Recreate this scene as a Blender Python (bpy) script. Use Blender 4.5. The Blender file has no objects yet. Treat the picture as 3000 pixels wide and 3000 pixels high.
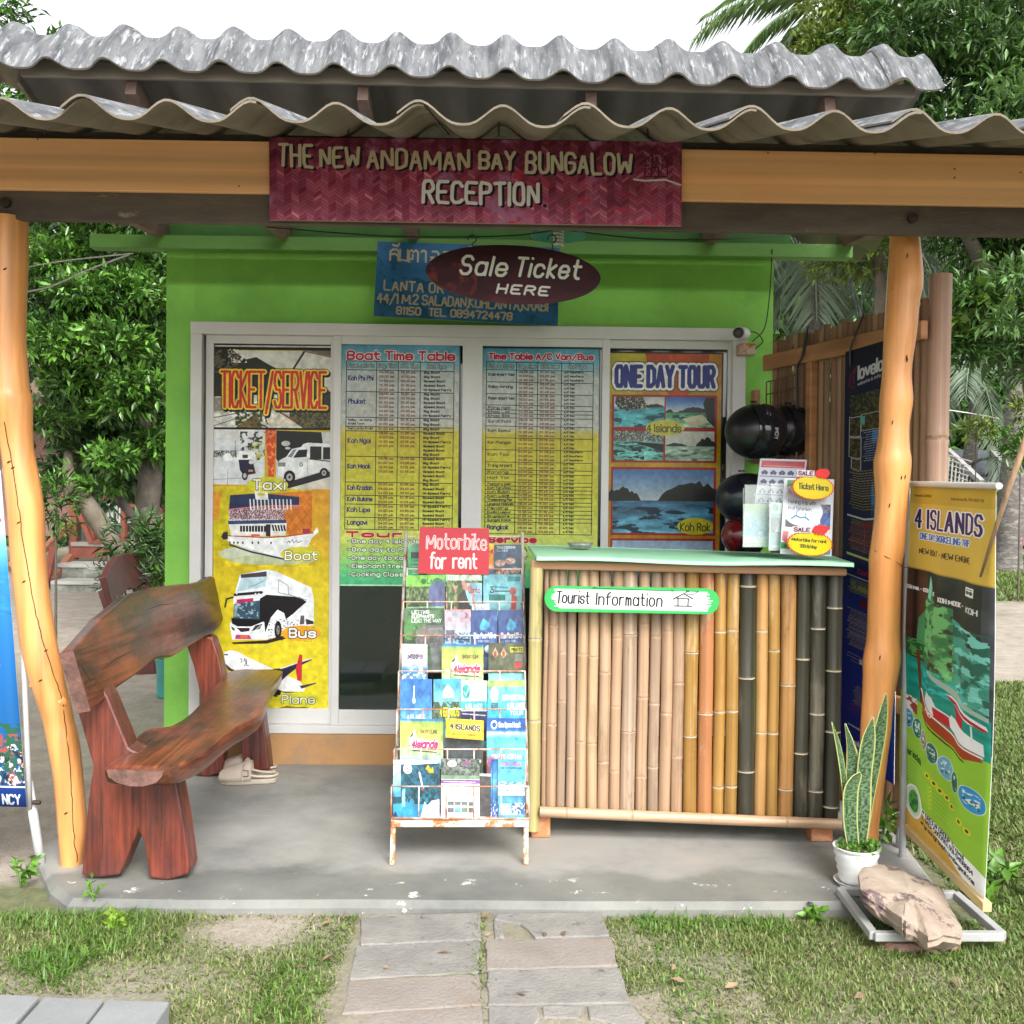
import bpy, math, random
import numpy as np
from mathutils import Vector, Matrix, noise as mnoise
random.seed(7); rng = np.random.default_rng(11)
R = math.radians
S = bpy.context.scene
COL = S.collection

# ------------------------------------------------------------------ camera, sky, sun, exposure
H = 1.317; F = 3000.0
YAW, PITCH, ROLL = .017, .013, .010
fw = Vector((math.sin(YAW)*math.cos(PITCH), math.cos(YAW)*math.cos(PITCH), -math.sin(PITCH)))
r0 = Vector((math.cos(YAW), -math.sin(YAW), 0)); u0 = r0.cross(fw)
CR = r0*math.cos(ROLL) + u0*math.sin(ROLL); CU = u0*math.cos(ROLL) - r0*math.sin(ROLL)
CP = Vector((0, 0, H))
cd = bpy.data.cameras.new('camera'); cam = bpy.data.objects.new('camera', cd); COL.objects.link(cam)
m = Matrix((CR, CU, -fw)).transposed().to_4x4(); m.translation = CP
cam.matrix_world = m; cd.sensor_width = 36; cd.lens = 36; cd.clip_start = .05; cd.clip_end = 600
S.camera = cam
W = bpy.data.worlds.new('World'); S.world = W; W.use_nodes = True
nt = W.node_tree; nt.nodes.clear()
wo = nt.nodes.new('ShaderNodeOutputWorld'); bg = nt.nodes.new('ShaderNodeBackground')
sk = nt.nodes.new('ShaderNodeTexSky'); sk.sky_type = 'NISHITA'; sk.sun_disc = False
sk.sun_elevation = R(43); sk.sun_rotation = R(160); sk.dust_density = 4; sk.air_density = 1; sk.altitude = 0
hs = nt.nodes.new('ShaderNodeHueSaturation'); hs.inputs['Saturation'].default_value = .12
nt.links.new(sk.outputs[0], hs.inputs['Color']); nt.links.new(hs.outputs[0], bg.inputs[0]); nt.links.new(bg.outputs[0], wo.inputs[0])
bg.inputs[1].default_value = .15
sl = bpy.data.lights.new('sun', 'SUN'); so = bpy.data.objects.new('sun', sl); COL.objects.link(so)
sl.energy = 1.15; sl.angle = R(28); sl.color = (1, .97, .93)
az = R(160); el = R(43)      # azimuth from +Y clockwise: the sun stands behind the camera, to the right
sd = Vector((math.sin(az)*math.cos(el), math.cos(az)*math.cos(el), math.sin(el)))
so.rotation_euler = sd.to_track_quat('Z', 'Y').to_euler()
V = S.view_settings; V.view_transform = 'Standard'; V.look = 'None'; V.exposure = 1.48; V.gamma = 1; V.use_curve_mapping = False

def ray(px, py): return fw + CR*((px-1500)/F) - CU*((py-1500)/F)
def P(px, py, Y):
    d = ray(px, py); return CP + d*(Y/d.y)
def PZ(px, py, Z=0.0):
    d = ray(px, py); return CP + d*((Z-H)/d.z)
def PPl(px, py, p0, n):
    d = ray(px, py); return CP + d*((Vector(p0)-CP).dot(n)/d.dot(n))
def X(px, Y): return P(px, 1460, Y).x
def Zz(py, Y, px=1500): return P(px, py, Y).z

# ------------------------------------------------------------------ materials
MATS = {}
TONE = dict(grass_green=.72, grass_dry=.78, grass_lush=.80, porch_concrete=.80, paver_grey=.80, paver_pinkish=.80, clean_concrete_slab=.85, weathered_cement_sheet=.82,
    bamboo_tan=.74, bamboo_pale=.74, bamboo_greyed=.76, pale_bark=.62, palm_trunk_bark=.9, bamboo_gold=.85, bamboo_rust=.85, bamboo_brown_gold=.85, bamboo_rail_tan=.75, bench_red_wood=.74, bench_orange_wood=.74,
    green_beam_paint=.72, orange_post_varnish=.86, mint_paint=.84, banded_stone=.85, bamboo_black=.8, pale_board=.5, beige_clog=.85, clog_sole=.85, white_plastic=.9,
    ficus_leaf=.85, mango_leaf=.85, soft_green_leaf=.8, palm_leaflet=.9, split_bamboo_brown=.85, split_bamboo_light=.85, orange_plinth_paint=.85, weed_green=.75, porch_sheet=.85, pinkish_bamboo=.85, grey_frame_steel=.85, rusty_white_metal=.85, beige_board=.8)
def lin(c): return tuple((x/12.92 if x <= .04045 else ((x+.055)/1.055)**2.4) for x in c)
def mat(name, c, c2=None, sc=6, st=(1,1,1), r=.7, bump=.15, bsc=60, c3=None, s3=2.5, t3=.58, w3=.08, metal=0, island=0, coat=0, grain=0, gk=.68, spec=.5, bst=None, det=6, trans=0):
    if name in MATS: return MATS[name]
    k_ = TONE.get(name, 1)
    if k_ != 1: c = tuple(x*k_ for x in c[:3]); c2 = tuple(x*k_ for x in c2[:3]) if c2 else None; c3 = tuple(x*k_ for x in c3[:3]) if c3 else None
    M = bpy.data.materials.new(name); M.use_nodes = True; t = M.node_tree; N = t.nodes; L = t.links
    b = N['Principled BSDF']; b.inputs['Roughness'].default_value = r; b.inputs['Metallic'].default_value = metal
    b.inputs['Specular IOR Level'].default_value = spec
    if coat: b.inputs['Coat Weight'].default_value = coat; b.inputs['Coat Roughness'].default_value = .15
    tc = N.new('ShaderNodeTexCoord'); oi = N.new('ShaderNodeObjectInfo')
    mu = N.new('ShaderNodeVectorMath'); mu.operation = 'MULTIPLY_ADD'
    cx = N.new('ShaderNodeCombineXYZ'); ml = N.new('ShaderNodeMath'); ml.operation = 'MULTIPLY'; ml.inputs[1].default_value = 37
    L.new(oi.outputs['Random'], ml.inputs[0]); L.new(ml.outputs[0], cx.inputs[0]); L.new(ml.outputs[0], cx.inputs[1]); L.new(ml.outputs[0], cx.inputs[2])
    mu.inputs[1].default_value = st; L.new(tc.outputs['Object'], mu.inputs[0]); L.new(cx.outputs[0], mu.inputs[2])
    c = (*c[:3], 1); c2 = (*(c2 or tuple(x*.72 for x in c[:3]))[:3], 1)
    nz = N.new('ShaderNodeTexNoise'); nz.inputs['Scale'].default_value = sc; nz.inputs['Detail'].default_value = det; nz.inputs['Roughness'].default_value = .65
    L.new(mu.outputs[0], nz.inputs['Vector'])
    cr = N.new('ShaderNodeValToRGB'); cr.color_ramp.elements[0].position = .36; cr.color_ramp.elements[1].position = .66
    cr.color_ramp.elements[0].color = c; cr.color_ramp.elements[1].color = c2; L.new(nz.outputs[0], cr.inputs[0])
    out = cr.outputs[0]
    if c3:
        n3 = N.new('ShaderNodeTexNoise'); n3.inputs['Scale'].default_value = s3; n3.inputs['Detail'].default_value = 8; n3.inputs['Roughness'].default_value = .7
        L.new(mu.outputs[0], n3.inputs['Vector'])
        rm = N.new('ShaderNodeMapRange'); rm.inputs[1].default_value = t3-w3; rm.inputs[2].default_value = t3+w3; L.new(n3.outputs[0], rm.inputs[0])
        mx = N.new('ShaderNodeMix'); mx.data_type = 'RGBA'; L.new(rm.outputs[0], mx.inputs[0]); L.new(out, mx.inputs[6]); mx.inputs[7].default_value = (*c3[:3], 1); out = mx.outputs[2]
    if grain:
        wv = N.new('ShaderNodeTexNoise'); wv.inputs['Scale'].default_value = grain; wv.inputs['Detail'].default_value = 3
        mg = N.new('ShaderNodeVectorMath'); mg.operation = 'MULTIPLY'; mg.inputs[1].default_value = bst or (1, 1, .05); L.new(mu.outputs[0], mg.inputs[0]); L.new(mg.outputs[0], wv.inputs['Vector'])
        rg = N.new('ShaderNodeMapRange'); rg.inputs[1].default_value = .35; rg.inputs[2].default_value = .7; rg.inputs[3].default_value = 1.15; rg.inputs[4].default_value = gk; L.new(wv.outputs[0], rg.inputs[0])
        m2 = N.new('ShaderNodeVectorMath'); m2.operation = 'SCALE'; L.new(out, m2.inputs[0]); L.new(rg.outputs[0], m2.inputs['Scale']); out = m2.outputs[0]
    if island:
        g = N.new('ShaderNodeNewGeometry'); rr = N.new('ShaderNodeMapRange'); rr.inputs[3].default_value = 1-island; rr.inputs[4].default_value = 1+island
        L.new(g.outputs['Random Per Island'], rr.inputs[0]); m3 = N.new('ShaderNodeVectorMath'); m3.operation = 'SCALE'
        L.new(out, m3.inputs[0]); L.new(rr.outputs[0], m3.inputs['Scale']); out = m3.outputs[0]
    L.new(out, b.inputs['Base Color'])
    if bump:
        nb = N.new('ShaderNodeTexNoise'); nb.inputs['Scale'].default_value = bsc; nb.inputs['Detail'].default_value = 5; L.new(mu.outputs[0], nb.inputs['Vector'])
        bp = N.new('ShaderNodeBump'); bp.inputs['Strength'].default_value = bump; bp.inputs['Distance'].default_value = .01
        L.new(nb.outputs[0], bp.inputs['Height']); L.new(bp.outputs[0], b.inputs['Normal'])
    if trans:
        tr = N.new('ShaderNodeBsdfTranslucent'); L.new(out, tr.inputs[0]); ms = N.new('ShaderNodeMixShader'); ms.inputs[0].default_value = trans
        L.new(b.outputs[0], ms.inputs[1]); L.new(tr.outputs[0], ms.inputs[2]); L.new(ms.outputs[0], N['Material Output'].inputs[0])
    MATS[name] = M; return M

# ------------------------------------------------------------------ mesh helpers
WL = {}
def tag(o, label=None, cat=None, group=None, kind=None):
    if label: o['label'] = label
    if cat: o['category'] = cat
    if group: o['group'] = group
    if kind: o['kind'] = kind
    return o
def empty(name, loc, label=None, cat=None, group=None, kind=None):
    o = bpy.data.objects.new(name, None); COL.objects.link(o); o.location = loc; o.empty_display_size = .1
    WL[o] = Vector(loc); return tag(o, label, cat, group, kind)
def link(o, parent, world):
    COL.objects.link(o); WL[o] = Vector(world)
    if parent is not None: o.parent = parent; o.location = Vector(world) - WL[parent]
    else: o.location = world
    return o
class MB:
    def __init__(s): s.v = []; s.f = []; s.m = []; s.cm = 0
    def add(s, vs, fs):
        b = len(s.v); s.v += [tuple(v) for v in vs]; s.f += [tuple(b+i for i in f) for f in fs]; s.m += [s.cm]*len(fs); return s
    def box(s, c, size, M=None):
        hx, hy, hz = size[0]/2, size[1]/2, size[2]/2
        vs = [Vector((x, y, z)) for x in (-hx, hx) for y in (-hy, hy) for z in (-hz, hz)]
        if M is not None: vs = [M @ v for v in vs]
        vs = [v+Vector(c) for v in vs]
        return s.add(vs, [(0,1,3,2),(4,6,7,5),(0,4,5,1),(2,3,7,6),(0,2,6,4),(1,5,7,3)])
    def bb(s, x0, x1, y0, y1, z0, z1): return s.box(((x0+x1)/2, (y0+y1)/2, (z0+z1)/2), (abs(x1-x0), abs(y1-y0), abs(z1-z0)))
    def bar(s, a, b, w, h, up=Vector((0,0,1))):
        a = Vector(a); b = Vector(b); d = (b-a).normalized(); sd_ = d.cross(up).normalized(); uu = sd_.cross(d)
        vs = [p + sd_*(i*w/2) + uu*(j*h/2) for p in (a, b) for i in (-1, 1) for j in (-1, 1)]
        return s.add(vs, [(0,1,3,2),(4,6,7,5),(0,4,5,1),(2,3,7,6),(0,2,6,4),(1,5,7,3)])
    def prism(s, pts, off):
        off = Vector(off); n = len(pts); a = [Vector(p) for p in pts]; b = [p+off for p in a]
        return s.add(a+b, [tuple(range(n)), tuple(range(2*n-1, n-1, -1))] + [(i, n+i, n+(i+1) % n, (i+1) % n) for i in range(n)])
    def tube(s, path, rad, n=8, cap=True, flat=1.0):
        path = [Vector(p) for p in path]; k = len(path)
        if not hasattr(rad, '__len__'): rad = [rad]*k
        vs = []; ref = None
        for i, p in enumerate(path):
            d = (path[min(i+1, k-1)] - path[max(i-1, 0)])
            d = d.normalized() if d.length > 1e-9 else Vector((0,0,1))
            if ref is None: ref = Vector((1,0,0)) if abs(d.x) < .9 else Vector((0,1,0))
            a = (ref - d*ref.dot(d)).normalized(); b = d.cross(a); ref = a
            for j in range(n):
                t = 2*math.pi*j/n; vs.append(p + a*(rad[i]*math.cos(t)) + b*(rad[i]*flat*math.sin(t)))
        fs = [(i*n+j, i*n+(j+1) % n, (i+1)*n+(j+1) % n, (i+1)*n+j) for i in range(k-1) for j in range(n)]
        if cap: fs += [tuple(range(n-1, -1, -1)), tuple((k-1)*n+j for j in range(n))]
        return s.add(vs, fs)
    def lathe(s, prof, c, n=24, M=None):
        c = Vector(c); vs = []
        for r, z in prof:
            for j in range(n):
                t = 2*math.pi*j/n; q = Vector((r*math.cos(t), r*math.sin(t), z)); vs.append((M @ q if M is not None else q) + c)
        k = len(prof)
        return s.add(vs, [(i*n+j, i*n+(j+1) % n, (i+1)*n+(j+1) % n, (i+1)*n+j) for i in range(k-1) for j in range(n)])
    def obj(s, name, mt, parent=None, origin=None, smooth=False, bevel=0, jit=0, auto=None):
        if origin is None:
            xs, ys, zs = zip(*s.v); origin = Vector(((min(xs)+max(xs))/2, (min(ys)+max(ys))/2, min(zs)))
        o3 = Vector(origin)
        me = bpy.data.meshes.new(name)
        me.from_pydata([(v[0]-o3.x, v[1]-o3.y, v[2]-o3.z) for v in s.v], [], s.f)
        for x in (mt if isinstance(mt, (list, tuple)) else [mt]): me.materials.append(x)
        if isinstance(mt, (list, tuple)): me.polygons.foreach_set('material_index', s.m)
        if smooth: me.polygons.foreach_set('use_smooth', [True]*len(s.f))
        me.update(); o = bpy.data.objects.new(name, me); link(o, parent, o3)
        if bevel:
            bv = o.modifiers.new('b', 'BEVEL'); bv.width = bevel; bv.segments = 2; bv.limit_method = 'ANGLE'; bv.angle_limit = R(40)
        if smooth and auto:
            es = o.modifiers.new('e', 'EDGE_SPLIT'); es.split_angle = R(auto)
        return o
def inst(o, world, parent, rz=None, sc=None):
    c = o.copy(); link(c, parent, world)
    if rz is not None: c.rotation_euler = (0, 0, rz)
    if sc is not None: c.scale = sc
    return c
def spl(pts, n=6):
    """Catmull-Rom through rows of any width"""
    p = np.array(pts, float); p = np.vstack([2*p[0]-p[1], p, 2*p[-1]-p[-2]]); out = []
    for i in range(1, len(p)-2):
        for j in range(n):
            t = j/n; out.append(.5*((2*p[i]) + (-p[i-1]+p[i+1])*t + (2*p[i-1]-5*p[i]+4*p[i+1]-p[i+2])*t*t + (-p[i-1]+3*p[i]-3*p[i+1]+p[i+2])*t**3))
    out.append(p[-2]); return np.array(out)
def npmesh(name, v, faces, mt, parent=None, origin=(0,0,0), nper=4, smooth=False):
    """v (N,3) array, faces (M,nper) int array"""
    me = bpy.data.meshes.new(name); v = np.asarray(v, np.float32) - np.array(origin, np.float32)
    me.vertices.add(len(v)); me.vertices.foreach_set('co', v.ravel())
    Mf = len(faces); me.loops.add(Mf*nper); me.loops.foreach_set('vertex_index', np.asarray(faces, np.int32).ravel())
    me.polygons.add(Mf); me.polygons.foreach_set('loop_start', np.arange(0, Mf*nper, nper, dtype=np.int32))
    me.polygons.foreach_set('loop_total', np.full(Mf, nper, np.int32))
    if smooth: me.polygons.foreach_set('use_smooth', np.ones(Mf, bool))
    me.materials.append(mt); me.update(calc_edges=True); me.validate()
    o = bpy.data.objects.new(name, me); return link(o, parent, origin)

# ------------------------------------------------------------------ print: a stroke alphabet and a small raster canvas (pictures are drawn here, nothing is loaded)
G = {'A':'022842 1434','B':'02083847463505 3544433202','C':'4738180703123243','D':'02082847432202','E':'48080242 0535','F':'480802 0535',
'G':'47381807031232434525','H':'0208 4248 0545','I':'0208','J':'3833221203','K':'0208 480542','L':'080242','M':'0208336862','N':'02084248',
'O':'180703123243473818','P':'02083847463505','Q':'180703123243473818 2442','R':'02083847463505 2542','S':'473818070615354443321203',
'T':'0848 2822','U':'080312324348','V':'082248','W':'0812365268','X':'0248 0842','Y':'082548 2522','Z':'08480242',
'0':'180703123243473818','1':'071812','2':'07183847460242','3':'071838474635354443321203','4':'32380444','5':'4808053544433202',
'6':'47381807031232434435150 4'.replace(' ',''),'7':'084822','8':'15060718384746351504031232434435','9':'45150607183847433212',
'a':'4642 4536160503123243','b':'0802 0516364543321203','c':'4536160503123243','d':'4842 4536160503123243','e':'04444536160503123243',
'f':'38281712 0636','g':'4641301001 4536160503123243','h':'0802 0516364542','i':'0206 0808','j':'161000 1818','k':'0802 360432','l':'0802',
'm':'0206 05162522 25364542','n':'0206 0516364542','o':'160503123243453616','p':'0600 0516364543321203','q':'4640 4536160503123243',
'r':'0206 051636','s':'45361605143443321203','t':'18132232 0636','u':'060312324346 4342','v':'062246','w':'0612243246','x':'0246 0642',
'y':'0622 4610','z':'06460242','.':'0202','-':'0535','/':'0148',',':'0201','+':'0444 2226','@':'34242536453313031626','&':'420617280512233 5'.replace(' ',''),':':'0303 0606'}
def strokes(t, gap=1.7, smooth=1, jit=0, rs=None):
    out = []; x = 0.0
    for ch in t:
        if ch == ' ': x += 2.6; continue
        g = G.get(ch)
        if g is None: x += 2; continue
        w = 0
        for st in g.split(' '):
            p = np.array([(int(st[i]), int(st[i+1])-2) for i in range(0, len(st)-1, 2)], float)
            w = max(w, p[:, 0].max())
            if jit: p += rs.normal(0, jit, p.shape)
            for _ in range(smooth):
                if len(p) > 2:
                    q = [p[0]]
                    for a, b in zip(p[:-1], p[1:]): q += [a*.84+b*.16, a*.16+b*.84]
                    q.append(p[-1]); p = np.array(q)
            out.append(p + (x, 0))
        x += w + gap
    return out, max(x-gap, .5)
def fbm(h, w, cells=4, oct=5, seed=0, ax=1.0):
    g = np.random.default_rng(seed); o = np.zeros((h, w), np.float32); a = 1.0; tot = 0
    for k in range(oct):
        ny = max(2, int(cells*2**k)+1); nx = max(2, int(cells*2**k*ax*w/h)+1); q = g.random((ny+1, nx+1))
        yy = np.linspace(0, ny-1e-3, h); xx = np.linspace(0, nx-1e-3, w); iy = yy.astype(int); ix = xx.astype(int)
        fy = (yy-iy)[:, None]; fx = (xx-ix)[None]; fy = fy*fy*(3-2*fy); fx = fx*fx*(3-2*fx)
        o += a*((q[iy][:, ix]*(1-fx)+q[iy][:, ix+1]*fx)*(1-fy) + (q[iy+1][:, ix]*(1-fx)+q[iy+1][:, ix+1]*fx)*fy); tot += a; a *= .55
    return o/tot
def C8(*c): return np.array(c, np.float32)/255
class Cv:
    n = 0
    def __init__(s, x0, y0, x1, y1, k=1.3, bg=(255,255,255)):
        s.x0, s.y0, s.x1, s.y1, s.k = x0, y0, x1, y1, k
        s.w = int((x1-x0)*k); s.h = int((y1-y0)*k); s.a = np.empty((s.h, s.w, 3), np.float32); s.a[:] = C8(*bg)
        s.rs = np.random.default_rng(Cv.n+5); Cv.n += 1
    def bx(s, x0, y0, x1, y1):
        k = s.k; return max(0, int((x0-s.x0)*k)), max(0, int((y0-s.y0)*k)), min(s.w, int(math.ceil((x1-s.x0)*k))), min(s.h, int(math.ceil((y1-s.y0)*k)))
    def rect(s, x0, y0, x1, y1, c):
        a, b, c_, d = s.bx(x0, y0, x1, y1); s.a[b:d, a:c_] = C8(*c)
    def grad(s, x0, y0, x1, y1, stops):
        a, b, c_, d = s.bx(x0, y0, x1, y1)
        if d <= b or c_ <= a: return
        t = np.linspace(0, 1, d-b); ps = [q[0] for q in stops]
        s.a[b:d, a:c_] = np.stack([np.interp(t, ps, [q[1][i]/255 for q in stops]) for i in range(3)], -1)[:, None]
    def grid(s, x0, y0, x1, y1):
        a, b, c_, d = s.bx(x0, y0, x1, y1)
        xx = (np.arange(a, c_)+.5)/s.k+s.x0; yy = (np.arange(b, d)+.5)/s.k+s.y0
        return a, b, c_, d, *np.meshgrid(xx, yy)
    def put(s, a, b, c_, d, al, c):
        al = al[..., None]; s.a[b:d, a:c_] = s.a[b:d, a:c_]*(1-al) + C8(*c)*al
    def ell(s, cx, cy, rx, ry, c, rag=0):
        a, b, c_, d, xx, yy = s.grid(cx-rx*1.15, cy-ry*1.15, cx+rx*1.15, cy+ry*1.15)
        if c_ <= a or d <= b: return
        r = np.hypot((xx-cx)/rx, (yy-cy)/ry)
        if rag: r = r/(1+rag*np.sin(np.arctan2((yy-cy)/ry, (xx-cx)/rx)*22))
        s.put(a, b, c_, d, np.clip((1-r)*min(rx, ry)*s.k+.5, 0, 1), c)
    def poly(s, pts, c):
        pts = [(float(p[0]), float(p[1])) for p in pts]; xs = [p[0] for p in pts]; ys = [p[1] for p in pts]
        a, b, c_, d, xx, yy = s.grid(min(xs), min(ys), max(xs), max(ys))
        if c_ <= a or d <= b: return
        acc = np.zeros(xx.shape, np.float32)
        for ox, oy in ((-.25, -.25), (.25, .25), (.25, -.25), (-.25, .25)):
            q = np.zeros(xx.shape, bool); X_ = xx+ox/s.k; Y_ = yy+oy/s.k
            for (x1, y1), (x2, y2) in zip(pts, pts[1:]+pts[:1]):
                if y1 == y2: continue
                q ^= ((y1 > Y_) != (y2 > Y_)) & (X_ < (x2-x1)*(Y_-y1)/(y2-y1)+x1)
            acc += q*.25
        s.put(a, b, c_, d, acc, c)
    def line(s, pts, w, c):
        pts = [tuple(map(float, p)) for p in pts]
        if len(pts) == 1: pts = pts*2
        for (x1, y1), (x2, y2) in zip(pts[:-1], pts[1:]):
            m_ = w+1/s.k
            a, b, c_, d, xx, yy = s.grid(min(x1, x2)-m_, min(y1, y2)-m_, max(x1, x2)+m_, max(y1, y2)+m_)
            if c_ <= a or d <= b: continue
            L2 = (x2-x1)**2+(y2-y1)**2; t = np.clip(((xx-x1)*(x2-x1)+(yy-y1)*(y2-y1))/L2, 0, 1) if L2 > 1e-9 else 0
            s.put(a, b, c_, d, np.clip((w/2-np.hypot(xx-x1-t*(x2-x1), yy-y1-t*(y2-y1)))*s.k+.5, 0, 1), c)
    def text(s, t, x0, ytop, x1, ybase, c, lw, out=(), smooth=1, slope=0, slant=0, jit=0, gap=1.7, shadow=None):
        """text fitted into x0..x1; ytop is the cap line, ybase the baseline"""
        st, w = strokes(t, gap, smooth, jit, s.rs); sx = (x1-x0)/w; sy = (ybase-ytop)/6
        P2 = [np.stack([x0+p[:, 0]*sx+p[:, 1]*sy*slant, ybase-p[:, 1]*sy+slope*p[:, 0]*sx], -1) for p in st]
        if shadow:
            for p in P2: s.line(p+np.array(shadow[0]), shadow[2], shadow[1])
        for ow, oc in out:
            for p in P2: s.line(p, ow, oc)
        for p in P2: s.line(p, lw, c)
    def noise(s, x0, y0, x1, y1, amp, cells=8, ax=1.0, seed=1):
        a, b, c_, d = s.bx(x0, y0, x1, y1)
        if d-b < 2 or c_-a < 2: return
        n = fbm(d-b, c_-a, cells, 5, seed, ax)[..., None]; s.a[b:d, a:c_] = np.clip(s.a[b:d, a:c_]*(1+amp*(n-.5)*2), 0, 1)
    def blob(s, x0, y0, x1, y1, c, thr=.5, cells=5, ax=1.0, seed=1, soft=.04):
        a, b, c_, d = s.bx(x0, y0, x1, y1)
        if d-b < 2 or c_-a < 2: return
        n = fbm(d-b, c_-a, cells, 5, seed, ax); s.put(a, b, c_, d, np.clip((n-thr)/soft, 0, 1), c)
    def sea(s, x0, y0, x1, y1, hor=.45, sky=((150,175,195),(215,220,220)), sea=((60,120,140),(120,190,190)), hills=((0,.35,.25),), hc=(40,50,45), seed=3):
        """picture of a bay: sky, hills, water"""
        w = x1-x0; h = y1-y0; yh = y0+h*hor
        s.grad(x0, y0, x1, yh, [(0, sky[0]), (1, sky[1])]); s.grad(x0, yh, x1, y1, [(0, sea[0]), (1, sea[1])])
        s.noise(x0, yh, x1, y1, .5, 6, .25, seed); s.blob(x0, yh+h*.1, x1, y1, tuple(int(v*.5) for v in sea[0]), .6, 4, .3, seed+1)
        rs = np.random.default_rng(seed)
        for a, b, hh in hills:
            xs = np.linspace(a, b, 18); pr = np.sin(np.pi*(xs-a)/(b-a))**.7*hh*(1+.25*rs.normal(size=18)*.5)
            s.poly([(x0+x*w, yh-h*q) for x, q in zip(xs, pr)]+[(x0+b*w, yh+1), (x0+a*w, yh+1)], hc)
    def leafy(s, x0, y0, x1, y1, c, c2, seed=2, cells=6, c3=None):
        s.rect(x0, y0, x1, y1, c); s.blob(x0, y0, x1, y1, c2, .48, cells, 1, seed, .1)
        if c3 is not None: s.blob(x0, y0, x1, y1, c3, .56, cells*2, 1, seed+4, .08)
    def image(s, name):
        im = bpy.data.images.new(name, s.w, s.h); a = np.ones((s.h, s.w, 4), np.float32); a[..., :3] = np.clip(s.a[::-1], 0, 1)
        im.pixels.foreach_set(a.ravel()); im.update(); im.pack(); return im
def printmat(name, cv, r=.45, dim=.82, bump=0, spec=.3, trans=0):
    im = cv.image(name); M = bpy.data.materials.new(name); M.use_nodes = True; N = M.node_tree.nodes; L = M.node_tree.links
    b = N['Principled BSDF']; b.inputs['Roughness'].default_value = r; b.inputs['Specular IOR Level'].default_value = spec
    ti = N.new('ShaderNodeTexImage'); ti.image = im; ti.extension = 'EXTEND'
    sc_ = N.new('ShaderNodeVectorMath'); sc_.operation = 'SCALE'; sc_.inputs['Scale'].default_value = dim
    L.new(ti.outputs[0], sc_.inputs[0]); L.new(sc_.outputs[0], b.inputs['Base Color'])
    if trans:
        tr = N.new('ShaderNodeBsdfTranslucent'); L.new(sc_.outputs[0], tr.inputs[0]); ms = N.new('ShaderNodeMixShader'); ms.inputs[0].default_value = trans
        L.new(b.outputs[0], ms.inputs[1]); L.new(tr.outputs[0], ms.inputs[2]); L.new(ms.outputs[0], N['Material Output'].inputs[0])
    if bump:
        bp = N.new('ShaderNodeBump'); bp.inputs['Strength'].default_value = bump; bp.inputs['Distance'].default_value = .004
        L.new(ti.outputs[0], bp.inputs['Height']); L.new(bp.outputs[0], b.inputs['Normal'])
    return M
def card(name, tl, tr, br, bl, front, back=None, th=.003, parent=None, nx=1, ny=1, warp=None):
    """thin sheet with real thickness, its front printed; warp(u,v)->offset along the normal"""
    tl, tr, br, bl = map(Vector, (tl, tr, br, bl)); nrm = (tr-tl).cross(bl-tl).normalized()
    if nrm.dot(CP-tl) < 0: nrm = -nrm
    vs = []; uv = []
    for side in (0, 1):
        for j in range(ny+1):
            for i in range(nx+1):
                u, v = i/nx, j/ny; p = (tl*(1-u)+tr*u)*(1-v) + (bl*(1-u)+br*u)*v
                if warp: p = p + nrm*warp(u, v)
                vs.append(p - nrm*(th*side)); uv.append((u, 1-v))
    n1 = (nx+1)*(ny+1); idx = lambda i, j, s_: s_*n1+j*(nx+1)+i; fs = []; mi = []
    for j in range(ny):
        for i in range(nx):
            fs.append((idx(i, j, 0), idx(i, j+1, 0), idx(i+1, j+1, 0), idx(i+1, j, 0))); mi.append(0)
            fs.append((idx(i, j, 1), idx(i+1, j, 1), idx(i+1, j+1, 1), idx(i, j+1, 1))); mi.append(1)
    for i in range(nx):
        fs += [(idx(i, 0, 0), idx(i+1, 0, 0), idx(i+1, 0, 1), idx(i, 0, 1)), (idx(i, ny, 0), idx(i, ny, 1), idx(i+1, ny, 1), idx(i+1, ny, 0))]; mi += [1, 1]
    for j in range(ny):
        fs += [(idx(0, j, 0), idx(0, j, 1), idx(0, j+1, 1), idx(0, j+1, 0)), (idx(nx, j, 0), idx(nx, j+1, 0), idx(nx, j+1, 1), idx(nx, j, 1))]; mi += [1, 1]
    o3 = sum(vs[:n1], Vector())/n1
    me = bpy.data.meshes.new(name); me.from_pydata([v-o3 for v in vs], [], fs)
    ul = me.uv_layers.new(name='UVMap')
    for pl in me.polygons:
        for li in pl.loop_indices: ul.data[li].uv = uv[me.loops[li].vertex_index]
    me.materials.append(front); me.materials.append(back or mat('paper_white', (.7,.7,.68), bump=0))
    me.polygons.foreach_set('material_index', mi)
    if warp: me.polygons.foreach_set('use_smooth', [q == 0 for q in mi])
    me.update(); o = bpy.data.objects.new(name, me); return link(o, parent, o3)
def pcard(name, x0, y0, x1, y1, Y0, Y1, front, **k):
    """sheet seen at photo x0..x1, y0..y1, standing at depth Y0 (foot) and Y1 (head)"""
    return card(name, P(x0, y0, Y1), P(x1, y0, Y1), P(x1, y1, Y0), P(x0, y1, Y0), front, **k)

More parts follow.
